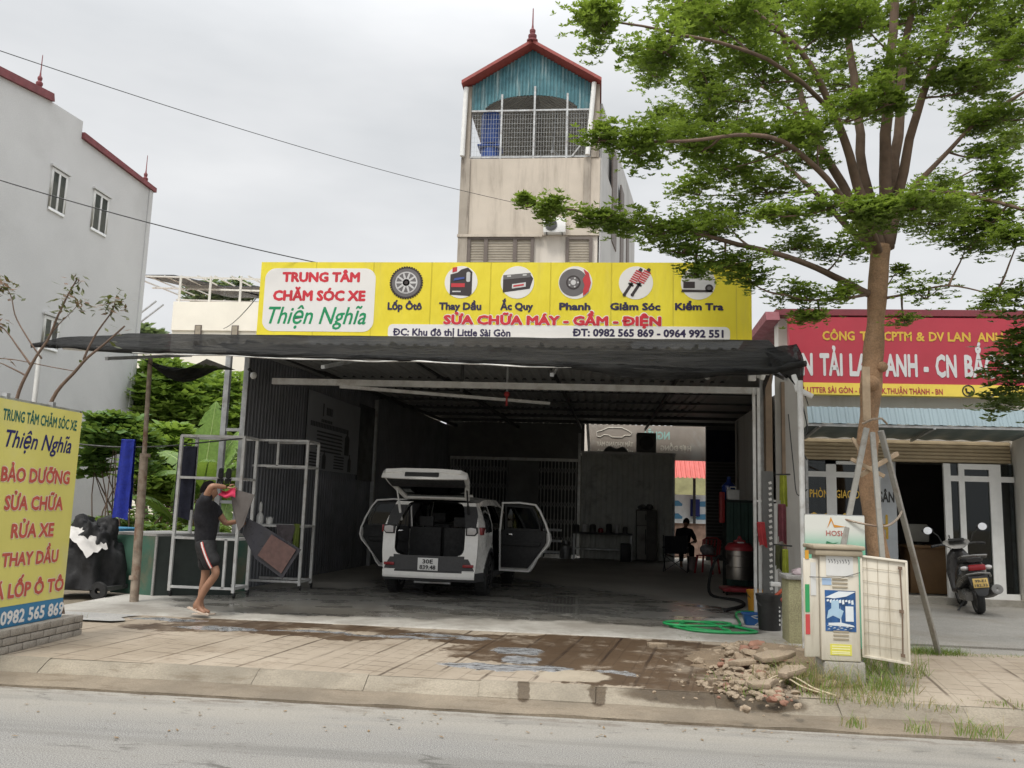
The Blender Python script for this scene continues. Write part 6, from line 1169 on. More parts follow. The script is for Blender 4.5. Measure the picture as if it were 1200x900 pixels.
t = thing('workbench', 'low cluttered steel workbench in front of the grey partition', 'workbench', (0, 26, .2)); m = MB(); m.box(-.75, 1.0, 25.7, 26.3, .95, 1.0); m.build('top', dark_steel, t, smooth=False)
m = MB(); m.box(-.75, 1.0, 25.72, 26.28, .5, .53); m.build('shelf', steel, t, smooth=False)
for x in (-.72, .97):
    for y in (25.74, 26.26): m = MB(); m.bar((x, y, .2), (x, y, .95), .05); m.build('leg', steel, t, smooth=False)
rnd = random.Random(5); GRP = 'tools and cans on the back workbench'
for i in range(7):
    x = -.65+.24*i; h = rnd.uniform(.1, .25); m = MB(); r = rnd.uniform(.06, .1); mm_ = [dark_steel, white_plastic, mat('grimy_metal', (.1, .095, .09)), redl][i % 4]
    m.lathe([(0, 0), (r, 0), (r, h), (r*.6, h+.03), (0, h+.03)], (x, 25.9+.1*(i % 2), 1.0)); single('can', m, mm_, ['dark oil can on the back workbench', 'pale can on the back workbench', 'grimy metal can on the back workbench', 'small red can on the back workbench'][i % 4], 'can', GRP)
q = onZ(672, 652, .2); t = thing('gas_cylinder', 'short pale gas cylinder beside the workbench shelves', 'gas cylinder', (-.95, 25.6, .2)); m = MB(); m.lathe([(0, .02), (.15, .02), (.17, .08), (.17, .38), (.1, .45), (0, .46)], (-.95, 25.6, .2)); m.build('body', steel, t); m = MB(); m.lathe([(.09, .44), (.09, .54), (.08, .54), (.08, .44)], (-.95, 25.6, .2)); m.build('collar', steel, t)
t = thing('tool_trolley', 'three-tier tool trolley near the folding gate', 'trolley', (-1.3, 25.9, .2)); 
for z in (.35, .68, 1.0): m = MB(); m.box(-1.65, -1.1, 25.8, 26.2, z, z+.06); m.build('tray', steel, t, smooth=False)
m = MB()
for x in (-1.63, -1.12):
    for y in (25.82, 26.18): m.bar((x, y, .22), (x, y, 1.1), .03)
m.build('frame', dark_steel, t, smooth=False)
m = MB(); m.box(.65, .95, 25.4, 25.7, .2, .72); single('crate', m, black_plastic, 'dark crate standing under the end of the workbench', 'crate', bevel=.02)
# ------------------------------------------------------------------ tool corner at the open side
cx0, cx1 = at(852, 640, 17.10).x, at(886, 640, 17.10).x; zt = at(870, 586, 17.10).z
t = thing('cabinet', 'dark green ribbed steel cabinet behind the steel vacuum cleaner', 'cabinet', ((cx0+cx1)/2, 17.40, .2)); m = MB(); m.box(cx0, cx1, 17.16, 17.7, .2, zt); m.build('body', gtd, t, smooth=False); m = MB(); corrug(m, (cx0, 17.15, .25), (cx1, 17.15, .25), (0, 0, zt-.3), .14, .02); m.build('ribbed_door', mat('green_ribbed_sheet', (.035, .075, .06), .55, .2, .15, 3), t, smooth=False)
x = cx0+.12; t = thing('jerrycan', 'white plastic jerrycan on top of the green ribbed cabinet', 'jerrycan', (x, 17.25, zt)); m = MB(); m.box(x-.1, x+.14, 17.16, 17.34, zt, zt+.2); m.build('body', white_plastic, t, bevel=.025); m = MB(); m.tube([(x-.04, 17.25, zt+.2), (x-.03, 17.25, zt+.25), (x+.07, 17.25, zt+.25), (x+.08, 17.25, zt+.2)], .014); m.build('handle', white_plastic, t); m = MB(); m.cyl((x-.07, 17.25, zt+.19), (x-.07, 17.25, zt+.24), .022); m.build('cap', white_plastic, t)
t = thing('water_bottle', 'large blue water bottle on top of the green cabinet behind the jerrycan', 'bottle', (x-.02, 17.5, zt)); m = MB(); m.lathe([(0, 0), (.13, 0), (.14, .03), (.14, .28), (.05, .36), (.035, .42), (0, .42)], (x-.02, 17.5, zt)); m.build('bottle', mat('blue_clear_plastic', (.02, .05, .25), .2, 0, .1, 5), t); m = MB(); m.cyl((x-.02, 17.5, zt+.42), (x-.02, 17.5, zt+.46), .04); m.build('cap', mat('blue_plastic', (.03, .08, .3)), t)
m = MB(); m.box(cx0-.12, cx0-.02, 17.20, 17.35, zt-.45, zt+.15); single('fire_extinguisher_case', m, mat('red_paint', (.35, .03, .03)), 'narrow red case fixed beside the green cabinet', 'case', bevel=.02)
q = onZ(867, 697, .2); vx, vy = q.x, q.y; t = thing('vacuum_cleaner', 'stainless steel drum vacuum cleaner with red lid and red base', 'vacuum cleaner', (vx, vy, .2)); rv = mat('red_vacuum_plastic', (.38, .04, .05), .4, 0, .08, 4)
m = MB(); m.lathe([(0, .28), (.24, .28), (.245, .3), (.245, .5), (.252, .505), (.245, .51), (.245, .7), (.252, .705), (.245, .71), (.245, .8), (0, .8)], (vx, vy, .2), 30); m.build('drum', mat('brushed_steel', (.34, .31, .28), .38, .9, .08, 3), t)
m = MB(); m.lathe([(.262, .8), (.262, .86), (.2, .93), (.1, .95), (0, .95)], (vx, vy, .2), 26); m.box(vx-.1, vx+.1, vy-.06, vy+.06, 1.14, 1.19); m.bar((vx-.08, vy, 1.1), (vx+.0, vy, 1.26), .035); m.bar((vx+.08, vy, 1.1), (vx, vy, 1.26), .035); m.build('lid', rv, t, bevel=.008)
m = MB(); m.box(vx-.06, vx+.06, vy-.15, vy-.08, 1.08, 1.16); m.build('switch_plate', white_plastic, t, bevel=.01)
m = MB(); m.box(vx-.3, vx+.3, vy-.24, vy+.26, .26, .34); m.box(vx-.34, vx-.2, vy-.3, vy+.28, .27, .33); m.box(vx+.2, vx+.34, vy-.3, vy+.28, .27, .33); m.build('base', rv, t, bevel=.02)
for a in (-.26, .26):
    for b in (-.2, .2): m = MB(); m.lathe([(.01, -.015), (.03, -.015), (.032, 0), (.03, .015), (.01, .015)], (vx+a, vy+b, .232), 12, (1, 0, 0)); m.build('caster', rubber, t)
m = MB(); pts = [(vx-.24, vy-.1, .75), (vx-.4, vy-.2, .9), (vx-.55, vy-.25, .6), (vx-.6, vy-.6, .24), (vx-.25, vy-1.4, .23), (vx-.3, vy-2.2, .23), (vx-.7, vy-3.0, .23)]
def smoothp(P, n=6):
    P = [V(p) for p in P]; o = []
    for i in range(len(P)-1):
        a, b, c, d = P[max(0, i-1)], P[i], P[i+1], P[min(len(P)-1, i+2)]
        for k in range(n): s = k/n; o.append(.5*((2*b)+(c-a)*s+(2*a-5*b+4*c-d)*s*s+(3*b-a-3*c+d)*s**3))
    return o+[P[-1]]
m.tube(smoothp(pts), .026); m.build('hose', rubber, t)
# hose coil
gh = mat('green_hose', (.02, .3, .09), .4, 0, .12, 4); q = onZ(826, 736, .2); t = MB(); pts = []
for k in range(54):
    a = k*.23; rr = .3+.09*math.sin(k*.17)+.05*math.sin(k*.61); pts.append((q.x+rr*1.05*math.cos(a)+.12*math.sin(k*.11)+.0, q.y+rr*1.0*math.sin(a)+.2*math.cos(k*.13), .222+.02*(k*.23 > 6.28)))
t.tube(pts, .016, 8); e = onZ(884, 722, .2); t.tube(smoothp([pts[-1], (q.x+.5, q.y+.35, .22), (e.x-.25, e.y+.05, .23), (e.x, e.y, .26)]), .016, 8); t.tube(smoothp([pts[0], (q.x+.6, q.y-.3, .22), (q.x+.2, q.y-.5, .22), (q.x-.2, q.y-.42, .22), (q.x-.45, q.y-.05, .22)]), .016, 8)
single('hose', t, gh, 'bright green garden hose coiled loosely on the wet concrete', 'hose')
def bucket(x, y, r, h, mt, label, extra=None, mark=None):
    t = thing('bucket', label, 'bucket', (x, y, .2)); m = MB(); m.lathe([(0, 0), (r*.86, 0), (r, h), (r*1.05, h), (r*1.05, h-.03), (r*1.03, h-.05)], (x, y, .2), 26); m.lathe([(r*.97, h), (r*.83, .02), (0, .02)], (x, y, .2), 26); m.build('body', mt, t)
    m = MB(); m.tube([(x+r*1.04*math.cos(a), y-.1*math.sin(a)-.02, .2+h-.03-.12*math.sin(a)) for a in [math.pi*i/12 for i in range(13)]], .006, 6); m.build('handle', dark_steel, t)
    return t
q = onZ(889, 721, .2); bucket(q.x, q.y, .165, .36, mat('orange_plastic', (.52, .24, .02), .45, 0, .08, 4), 'orange yellow plastic bucket behind the black bucket')
q = onZ(902, 738, .2); t = bucket(q.x, q.y, .16, .42, black_plastic, 'black plastic bucket with small white marks beside the blue basin'); m = MB(); m.lathe([(.175, .42), (.175, .45), (0, .46)], (q.x, q.y, .2), 26); m.build('lid', black_plastic, t); m = MB()
for k in range(5): m.lathe([(0, .004), (.016, .004), (.016, 0)], (q.x+.105, q.y-.105, .28+.055*k), 10, (.7, -.7, 0))
m.build('white_mark', white_plastic, t)
q = onZ(882, 732, .2); t = thing('basin', 'small blue plastic basin next to the black bucket', 'basin', (q.x, q.y, .2)); m = MB(); b_ = .0
for P_, z0, z1 in (((.11, .13), .2, .35),): m.loft([((q.x, q.y, .2), V((.1, 0, 0)), V((0, .09, 0)), .4), ((q.x, q.y, .35), V((.14, 0, 0)), V((0, .12, 0)), .4), ((q.x, q.y, .35), V((.13, 0, 0)), V((0, .11, 0)), .4), ((q.x, q.y, .22), V((.095, 0, 0)), V((0, .085, 0)), .4)], 24)
m.build('tub', mat('blue_basin_plastic', (.02, .1, .3), .4, 0, .08, 4), t, sharp=60); m = MB(); m.loft([((q.x, q.y, .34), V((.15, 0, 0)), V((0, .13, 0)), .4), ((q.x, q.y, .355), V((.15, 0, 0)), V((0, .13, 0)), .4), ((q.x, q.y, .356), V((.132, 0, 0)), V((0, .112, 0)), .4)], 24, cap=False); m.build('rim', mat('blue_basin_plastic', (.02, .1, .3)), t, sharp=60)
m = MB(); rnd = random.Random(9); pts = [(q.x+.15+rnd.uniform(-.3, .45), q.y-.25+rnd.uniform(-.2, .15), .21+rnd.uniform(0, .2)) for _ in range(14)]; m.tube(smoothp(pts), .006, 5); single('wire', m, mat('pale_wire', (.5, .5, .48), .5), 'tangled pale wire lying against the black bucket', 'wire')
# ------------------------------------------------------------------ pillar, rails and hanging cloths between garage and office
plas = mat('grey_plaster', (.34, .325, .3), .9, 0, .1, 1.2, dirt=(.2, .17, .14), dirt_amt=.6, ds=1.2, streak=True)
t = thing('boundary_wall', 'grey plastered wall end between the garage and the glass office', 'wall', (3.05, 13.6, .2)); m = MB(); xx = [at(p, 600, 13.4).x for p in (905, 921, 939)]; m.prism([(xx[0]+.06, 13.4), (xx[2]+.02, 13.4), (3.5, 16.35), (3.3, 16.35)], (0, 0, .19), (1, 0, 0), (0, 1, 0), 3.76); m.build('masonry', plas, t, smooth=False)
m = MB(); m.box(xx[0]-.1, xx[0]+.0-.002, 13.3, 13.5, .19, 3.98); m.box(xx[1]-.05, xx[1], 13.36, 13.398, .19, 3.7); m.build('edge_post', mat('brown_stained_post', (.22, .16, .11), .8, .1, .2, 3), t, smooth=False)
m = MB(); m.tube(smoothp([(xx[1]+.05, 13.36, 3.2), (xx[1]+.1, 13.3, 2.4), (xx[2]-.1, 13.2, 1.98), (xx[2], 13.0, 2.05)]), .008, 5); m.tube(smoothp([(xx[1]+.2, 13.36, 3.6), (xx[1]+.32, 13.34, 3.0), (xx[1]+.2, 13.3, 2.75), (xx[1]+.3, 13.3, 2.5)]), .01, 5); m.build('cable', black_plastic, t)
Yp = 12.2; t = thing('tool_rail', 'upright pale pipe rail with crossbars in the tool corner', 'rail', (at(889, 690, Yp).x, Yp, .2)); m = MB()
for p_ in (885, 890.5, 909): x = at(p_, 650, Yp).x; m.bar((x, Yp, .2), (x, Yp, at(p_, 455 if p_ < 900 else 590, Yp).z), .04)
for y_ in (587, 627): m.bar(at(886, y_, Yp), at(909, y_, Yp), .03)
m.build('pipe', steel_w, t, smooth=False)
a, b = at(893, 552, Yp-.05), at(908, 700, Yp-.05); t = thing('perforated_panel', 'tall black perforated panel standing in the tool corner', 'panel', (a.x, Yp, .3)); m = MB(); m.box(a.x, b.x, Yp-.05, Yp-.02, .3, a.z); m.build('sheet', tin_black, t, smooth=False); m = MB()
z = .45
while z < a.z-.1: m.obox((b.x-.045, Yp-.055, z), V((1, 0, .35)).normalized(), V((0, 1, 0)), V((-.35, 0, 1)).normalized(), .02, .004, .018); z += .075
m.build('slot_row', wprint, t, smooth=False)
yg = mat('yellow_green_cloth', (.27, .3, .03), .9, 0, .2, 9); mr_ = mat('maroon_cloth', (.14, .035, .045), .9, 0, .2, 9); ol = mat('dark_olive_cloth', (.07, .075, .03), .9, 0, .2, 9)
hang('cloth', 914, 922, 558, 592, 12.0, yg, 'yellow green cloth hung highest on the pipe rail above the maroon cloth', 'cloth'); hang('cloth', 912, 921, 592, 636, 11.95, mr_, 'maroon cloth hanging on the tool corner rail', 'cloth'); hang('cloth', 909, 917, 640, 668, 11.9, ol, 'dark olive cloth hanging low on the tool corner rail', 'cloth'); hang('cloth', 917, 924, 645, 694, 11.8, yg, 'yellow green cloth hanging lowest beside the grey wall', 'cloth')
m = MB(); m.tube([at(908, 556, 12.05), at(926, 556, 11.9)], .012, 6); m.tube([at(906, 638, 11.98), at(928, 640, 11.75)], .012, 6); single('clothes_line', m, dark_steel, 'short dark rails holding coloured cloths in the tool corner', 'rail')
hang('cloth', 887, 896, 613, 640, 12.1, mat('red_cloth', (.38, .04, .045), .9, 0, .2, 9), 'red cloth hanging from the crossbar in front of the black perforated panel', 'cloth', pull=.3)
rp_ = mat('orange_red_plastic', (.5, .09, .04), .5, 0, .1, 5)
m = MB(); a, b, c_ = at(917, 702, 11.3), at(926, 718, 11.1), at(926, 748, 10.9); m.tube(smoothp([a, b, c_, (c_.x, c_.y, .18)]), .03); single('pipe', m, mat('red_pvc', (.5, .1, .09), .4), 'bent red plastic pipe leaning by the concrete stub', 'pipe')
t = thing('broom', 'orange handled brush leaning across the tool corner', 'brush', at(912, 700, 11.5)); m = MB(); m.cyl(at(907, 700, 11.5), at(921, 688, 11.5), .022); m.cyl(at(928, 681, 11.4), at(938, 673, 11.4), .02); m.build('handle', rp_, t); m = MB(); m.box(at(903, 690, 11.5).x, at(915, 690, 11.5).x, 11.48, 11.55, at(903, 687, 11.5).z, at(903, 682, 11.5).z); m.build('head', white_plastic, t, bevel=.006)
t = thing('concrete_stub', 'short yellowish mossy concrete block beside the telephone cabinet', 'block', at(933, 740, 10.6)); a, b = at(925, 740, 10.5), at(945, 680, 10.5); m = MB(); m.box(a.x, b.x+.15, 10.5, 10.9, .14, b.z); m.build('masonry', mat('mossy_concrete', (.36, .34, .2), .95, 0, .2, 5, fine=.4, bump=.5), t, bevel=.015); m = MB(); m.box(a.x-.03, b.x+.18, 10.47, 10.93, b.z+.001, b.z+.05); m.build('cap', mat('pale_concrete', (.45, .44, .41)), t, bevel=.01)
m = MB(); m.rock((b.x-.05, 10.65, b.z+.08), .1, .5); single('plastic_bag', m, mat('pinkish_bag', (.5, .4, .42), .4), 'small crumpled pinkish bag on the mossy concrete block', 'bag', sharp=60)
# ------------------------------------------------------------------ telephone cabinet with its doors open
bei = mat('cream_cabinet_paint', (.62, .575, .48), .5, 0, .05, 2, dirt=(.3, .24, .15), dirt_amt=.55, ds=2.5, streak=True); beid = mat('grimy_cabinet_edge', (.33, .28, .2), .6, 0, .15, 4)
CY_ = 8.35; x0, x1 = at(962, 720, CY_).x, at(1008, 720, CY_).x; z0, z1 = at(985, 775, CY_).z, at(985, 652, CY_).z
t = thing('telephone_cabinet', 'cream street telephone cabinet covered in stickers with both doors hanging open', 'cabinet', ((x0+x1)/2, CY_, .15))
m = MB(); m.box(x0, x1, CY_, CY_+.32, z0, z1); m.build('body', bei, t, bevel=.012)
m = MB(); m.box(x0-.05, x1+.03, CY_-.04, CY_+.36, z1+.002, z1+.06); m.box(x0-.07, x1+.05, CY_-.055, CY_+.38, z1+.06, z1+.1); m.build('cap', beid, t, bevel=.015)
m = MB(); m.box(x0+.02, x1+.04, CY_+.0, CY_+.36, .1, z0-.002); m.build('plinth', concrete, t, bevel=.02)
zz = lambda py: at(985, py, CY_).z; xq = lambda px: at(px, 720, CY_).x
for grp in ((680, 684.5, 689), (741, 745.5, 750)):
  m = MB()
  for py in grp: m.prism([(0, 0), (xq(994)-xq(976), 0), (xq(994)-xq(976), .014), (0, .014)], (xq(976), CY_-.001, zz(py)), (1, 0, 0), (0, 0, 1), .006)
  m.build('vent_slots', beid, t, smooth=False)
def stick(px0, px1, py0, py1, col, name, d=.004):
    m = MB(); m.box(xq(px0), xq(px1), CY_-d, CY_-.001, zz(py1), zz(py0)); return m.build(name, col, t, smooth=False)
pap = mat('white_paper', (.62, .62, .6), .6, 0, .05, 5); blu = mat('poster_blue', (.02, .08, .22), .5, 0, .5, 9); stick(969, 1001, 651, 675, pap, 'paper_notice', .006); sb_ = stick(967, 1003, 692, 740, blu, 'blue_poster')
m = MB(); rnd = random.Random(4)
for k in range(8): m.tube([V((xq(972+k*3.3), CY_-.008, zz(656+rnd.uniform(-1, 1)))), V((xq(973.5+k*3.3), CY_-.008, zz(659))), V((xq(972.5+k*3.3), CY_-.008, zz(660.5+rnd.uniform(-1, 1))))], .0022, 4)
m.build('handwriting', dark_steel, t)
lb = mat('pale_blue_print', (.35, .5, .62), .5); wpo = mat('poster_white', (.66, .7, .72), .5)
m = MB(); O = (xq(967), CY_-.0045, zz(740)); Wd, Hd = xq(1003)-xq(967), zz(692)-zz(740)
def rel(P): return [(u*Wd, v*Hd) for u, v in P]
m.prism(rel([(0, .82), (.45, .98), (1, .98), (.7, .86), (.3, .8)]), O, (1, 0, 0), (0, 0, 1), .001); m.prism(rel([(.66, .25), (.92, .25), (.92, .62), (.66, .62)]), O, (1, 0, 0), (0, 0, 1), .001)
for k in range(9): m.prism(rel([(.06+.1*k, .72-.03*(k % 3)), (.13+.1*k, .73-.03*(k % 3)), (.12+.1*k, .78), (.05+.1*k, .76)]), O, (1, 0, 0), (0, 0, 1), .0014)
for k in range(14): m.prism(rel([(.05+.06*(k*7 % 13), .04+.03*(k % 5)), (.16+.06*(k*7 % 13), .05+.03*(k % 5)), (.12+.06*(k*7 % 13), .065+.03*(k % 5))]), O, (1, 0, 0), (0, 0, 1), .0015)
m.prism(rel([(.1, .2), (.5, .22), (.9, .16), (.95, .12), (.1, .14)]), O, (1, 0, 0), (0, 0, 1), .0012); m.prism(rel([(.48, .2), (.52, .2), (.5, .62)]), O, (1, 0, 0), (0, 0, 1), .0013); m.build('poster_white_shapes', wpo, sb_, smooth=False)
m = MB(); m.prism(rel([(.05, .3), (.25, .38), (.5, .3), (.6, .5), (.3, .62), (.1, .5)]), (O[0], O[1]-.0003, O[2]), (1, 0, 0), (0, 0, 1), .001); m.prism(rel([(.2, .55), (.45, .55), (.45, .75), (.2, .75)]), (O[0], O[1]-.0006, O[2]), (1, 0, 0), (0, 0, 1), .001); m.build('poster_blue_shapes', lb, sb_, smooth=False)
yl = stick(972, 997, 755, 768, mat('yellow_sticker', (.62, .58, .08), .5), 'yellow_sticker'); m = MB()
for py in (758, 761, 764.5, 766.5): m.prism([(0, 0), (xq(995)-xq(974), 0), (xq(995)-xq(974), .01), (0, .01)], (xq(974), CY_-.0045, zz(py)), (1, 0, 0), (0, 0, 1), .0006)
m.build('sticker_print', mat('pale_yellow_print', (.75, .72, .4), .5), yl)
s_ = stick(964, 975, 678, 686, mat('pale_blue_sticker', (.35, .48, .66), .5), 'blue_sticker')
m = MB(); m.tube([V((xq(946), CY_-.01, zz(677))), V((xq(985), CY_-.02, zz(677.5))), V((xq(1012), CY_-.01, zz(669)))], .003, 5); m.build('cable', dark_steel, t)
# open inner face of the door, seen frontally, hinged on the cabinet's far edge
xd0, xd1 = x1+.012, at(1062, 720, CY_-.03).x; zd0, zd1 = at(1035, 771, CY_).z, at(1035, 651, CY_).z; dc = V((xd1-xd0, -.1, -.035)); dl = dc.length; dd_ = dc.normalized(); O = V((xd0, CY_+.0, zd0)); Nn = dd_.cross(V((0, 0, 1))); Wv = V((0, 0, 1))
m = MB(); m.prism([(0, 0), (dl, 0), (dl, zd1-zd0), (0, zd1-zd0)], O, dd_, Wv, -.012); door_ = m.build('door', bei, t, bevel=.004); hz = zd1-zd0
m = MB()
for P in ([(0, 0), (dl, 0), (dl, .02), (0, .02)], [(0, hz-.02), (dl, hz-.02), (dl, hz), (0, hz)], [(0, .02), (.018, .02), (.018, hz-.02), (0, hz-.02)], [(dl-.018, .02), (dl, .02), (dl, hz-.02), (dl-.018, hz-.02)]): m.prism(P, O, dd_, Wv, .022)
m.build('edge_frame', bei, door_, bevel=.003); m = MB()
for k in range(1, 8): m.tube([O+dd_*.02+Wv*(hz*k/8)+Nn*.012, O+dd_*(dl-.05)+Wv*(hz*k/8+.008*math.sin(k*2))+Nn*.012], .0022, 5)
for k in (.14, .37, .6): m.tube([O+dd_*(dl*k)+Wv*.03+Nn*.009, O+dd_*(dl*k)+Wv*(hz-.03)+Nn*.009], .002, 5)
m.build('wire_guides', beid, door_); m = MB(); m.tube([O+dd_*(dl*.84)+Wv*.08+Nn*.028, O+dd_*(dl*.86)+Wv*(hz*.5)+Nn*.028, O+dd_*(dl*.84)+Wv*(hz-.08)+Nn*.028], .007, 6)
for k in (.08, .5, .92): m.obox(O+dd_*(dl*.845)+Wv*(hz*k)+Nn*.024, dd_, Nn, Wv, .018, .012, .014)
m.build('lock_rod', mat('rusty_rod', (.2, .14, .1), .7, .4), door_)
d2 = V((-.14, -.05, 0)); dn = d2.normalized(); O2 = V((x0-.01, CY_+.02, z0+.03)); m = MB(); h2 = z1-z0-.06; m.prism([(0, 0), (.15, 0), (.15, h2), (0, h2)], O2, dn, Wv, .02); dr2 = m.build('door', bei, t, bevel=.004)
m = MB(); N2 = dn.cross(V((0, 0, 1))); N2 = N2 if N2.y < 0 else -N2
for P, mm_, nm in (([(.03, .55), (.085, .55), (.085, .85), (.03, .85)], pap, 'paper_strip'), ([(.1, .88), (.14, .88), (.14, .96), (.1, .96)], mat('orange_sticker', (.6, .3, .03), .5), 'orange_sticker'), ([(.1, .4), (.145, .4), (.145, .65), (.1, .65)], mat('green_sticker', (.03, .3, .1), .5), 'green_sticker'), ([(.1, .2), (.145, .2), (.145, .38), (.1, .38)], mat('red_sticker', (.5, .06, .06), .5), 'red_sticker')):
    m = MB(); off = N2*.023 if (dn.cross(Wv)).dot(N2) > 0 else N2*.003; m.prism(P, O2+off, dn, Wv, .002 if dn.cross(Wv).dot(N2) > 0 else -.002); m.build(nm, mm_, dr2, smooth=False)
# ------------------------------------------------------------------ pale green board, tree stakes
t = thing('green_board', 'white and green advertising board with a red star standing behind the telephone cabinet', 'sign', (2.5, 9.4, .15)); YB2 = 9.25
a, b = at(943, 603, YB2), at(1015, 680, YB2)
def m_grad():
    m, nt, o = newmat('green_fade_print'); p = NN(nt, 'ShaderNodeBsdfPrincipled'); s = NN(nt, 'ShaderNodeSeparateXYZ'); link(nt, objvec(nt), s.inputs[0]); zo = .15
    f = mapr(nt, s.outputs[2], a.z-zo-.12, a.z-zo-.38); link(nt, mixc(nt, f, (.66, .67, .62), (.16, .45, .3)), p.inputs['Base Color']); p.inputs['Roughness'].default_value = .4; link(nt, p.outputs[0], o.inputs[0]); return m
m = MB(); m.box(a.x, b.x, YB2, YB2+.03, .35, a.z); m.build('panel', m_grad(), t, smooth=False)
m = MB()
for x in (a.x+.03, b.x-.03): m.bar((x, YB2+.05, .14), (x, YB2+.05, a.z), .035)
for z in (a.z, .35): m.bar((a.x, YB2+.02, z), (b.x, YB2+.02, z), .02)
m.build('frame', steel, t, smooth=False)
m = MB(); pa_, pb_ = at(976, 627, YB2), at(995, 628, YB2); words(m, 'HOSHI', (0, YB2, 0), (1, 0, 0), (0, 0, 1), at(968, 628, YB2).x, at(993, 628, YB2).x, at(980, 628, YB2).z, .055, .01); m.build('red_lettering', mat('dull_red_print', (.42, .1, .08), .5), t)
m = MB(); c = at(975, 617, YB2); m.prism([(-.05, -.02), (-.01, .1), (.02, .02), (.14, .0), (.02, -.01), (-.005, .06)], (c.x, YB2-.001, c.z), (1, 0, 0), (0, 0, 1), .002); m.build('orange_star', mat('orange_star_print', (.6, .26, .03), .5), t, smooth=False)
m = MB(); c = at(971, 634, YB2); m.prism([(-.05, -.1), (-.02, .0), (.04, -.02), (.1, -.01), (.02, -.05)], (c.x, YB2-.001, c.z), (1, 0, 0), (0, 0, 1), .002); m.build('green_star', mat('green_star_print', (.02, .16, .07), .5), t, smooth=False)
stk = mat('weathered_stake', (.3, .29, .26), .8, .1, .15, 6, dirt=(.14, .1, .07), dirt_amt=.6, ds=6)
TOP = at(1019, 505, 9.5)
t = thing('tree_stakes', 'tripod of weathered stakes tied round the street tree trunk', 'tree support', (3.1, 9.6, .15))
for a, b, w_ in ((TOP+V((-.06, -.1, .02)), V((2.2, 9.1, .15)), .055), (TOP+V((-.02, -.16, -.03)), V((2.86, 8.95, .15)), .05), (TOP+V((.1, -.05, .0)), V((3.81, 10.3, .15)), .055), (TOP+V((.1, .35, .0)), V((3.3, 11.1, .15)), .05)):
    m = MB(); m.bar(a, b, w_, w_*.8); m.build('stake', stk, t, bevel=.005)
m = MB(); m.bar((2.68, 9.48, 2.28), (3.0, 9.42, 2.1), .04); m.bar((2.75, 9.45, 2.1), (3.2, 9.6, 2.36), .045); m.bar((2.88, 9.56, 2.7), (2.89, 9.58, 3.3), .08, .03); m.bar((2.68, 9.42, 2.5), (2.76, 9.42, 2.35), .03); m.build('brace', mat('raw_timber', (.4, .3, .2), .8, 0, .2, 8), t, bevel=.004)
m = MB(); m.tube(smoothp([(2.5, 9.28, 1.65), (2.7, 9.2, 1.6), (2.92, 9.22, 1.58), (3.1, 9.4, 1.65), (3.28, 9.75, 1.75)]), .012, 6); m.tube([(2.8, 9.45, 2.66), (2.88, 9.36, 2.7), (3.0, 9.45, 2.72), (3.1, 9.6, 2.68)], .012, 6); m.build('tie', rust, t)
# ------------------------------------------------------------------ overhead lines
def wirething(a, b, sag, label):
    m = MB(); a, b = V(a), V(b); m.tube([a+(b-a)*(i/30)-V((0, 0, 4*sag*(i/30)*(1-i/30))) for i in range(31)], .009, 5); single('power_line', m, black_plastic, label, 'cable')
a = at(0, 35, 14); d = at(640, 245, 30); wirething(a+(a-d)*.4, d, .5, 'thin black cable rising from the tower house across the pale sky')
a = at(0, 200, 11); d = at(372, 308, 12.7); wirething(a+(a-d)*.6, d, .15, 'thin black cable running past the grey house windows to the yellow sign')
a = at(290, 365, 20); d = at(306, 342, 12.7); wirething(at(262, 385, 24), d, .1, 'thin cable from the white house to the end of the yellow sign')
# ------------------------------------------------------------------ the street tree
bark = mat('tan_bark', (.3, .185, .105), .9, 0, .3, 7, fine=.3, fs=60, bump=1, bs=28, dirt=(.12, .09, .06), dirt_amt=.6, ds=3)
leaf_a = leafmat('street_tree_leaves', (.065, .13, .02), (.165, .245, .04), .45); rt = random.Random(11)
def limb(m, pts, r0, r1, n=8, k=5):
    P = smoothp(pts, k); q = len(P); P = [p+V((noise.noise(p*2.3), noise.noise(p*2.3+V((9, 0, 0))), 0))*.03 for p in P]; m.tube(P, [r0+(r1-r0)*(i/(q-1))**.8 for i in range(q)], n); return P
def q10(px, py, dy=0): return at(px, py, 9.9+dy)
tb = V((3.1, 9.75, .1))
t = thing('street_tree', 'spreading street tree with tiered small leaves and a tan trunk tied to stakes', 'tree', tb)
m = MB(); tr = [tb, V((3.06, 9.75, .9)), q10(1017, 560), q10(1021, 450), q10(1026, 380), q10(1029, 330), q10(1032, 288)]
P = smoothp(tr, 8); m.tube(P, [(.118-.012*min(1, i/14) + .03*math.exp(-i/3))+.02*noise.noise(p*3) for i, p in enumerate(P)], 16)
m.ball(q10(1020, 449, -.12), .1, .08, .09); m.ball(q10(1034, 430, -.1), .06, .06, .06); trunk = m.build('trunk', bark, t, sharp=180)
m = MB(); stems = []
def stem(pts, r0, r1): stems.append(limb(m, [q10(*p) for p in pts], r0, r1))
stem([(1030, 340, 0), (1020, 345, 0), (985, 328, -.2), (935, 305, -.5), (865, 286, -.9), (790, 268, -1.3), (700, 252, -1.6), (615, 234, -1.8)], .055, .01)
stem([(1032, 300, 0), (1008, 262, .1), (985, 215, .3), (950, 150, .6), (930, 80, .9), (900, -10, 1.2)], .075, .03)
stem([(1034, 295, 0), (1000, 200, -.3), (975, 130, -.6), (940, 60, -.9), (880, 10, -1.2)], .07, .02)
stem([(1034, 290, 0), (1012, 200, .2), (1000, 90, .4), (985, -20, .5), (975, -120, .5)], .075, .03)
stem([(1040, 290, 0), (1038, 180, -.2), (1045, 60, -.4), (1050, -60, -.5), (1048, -160, -.5)], .085, .03)
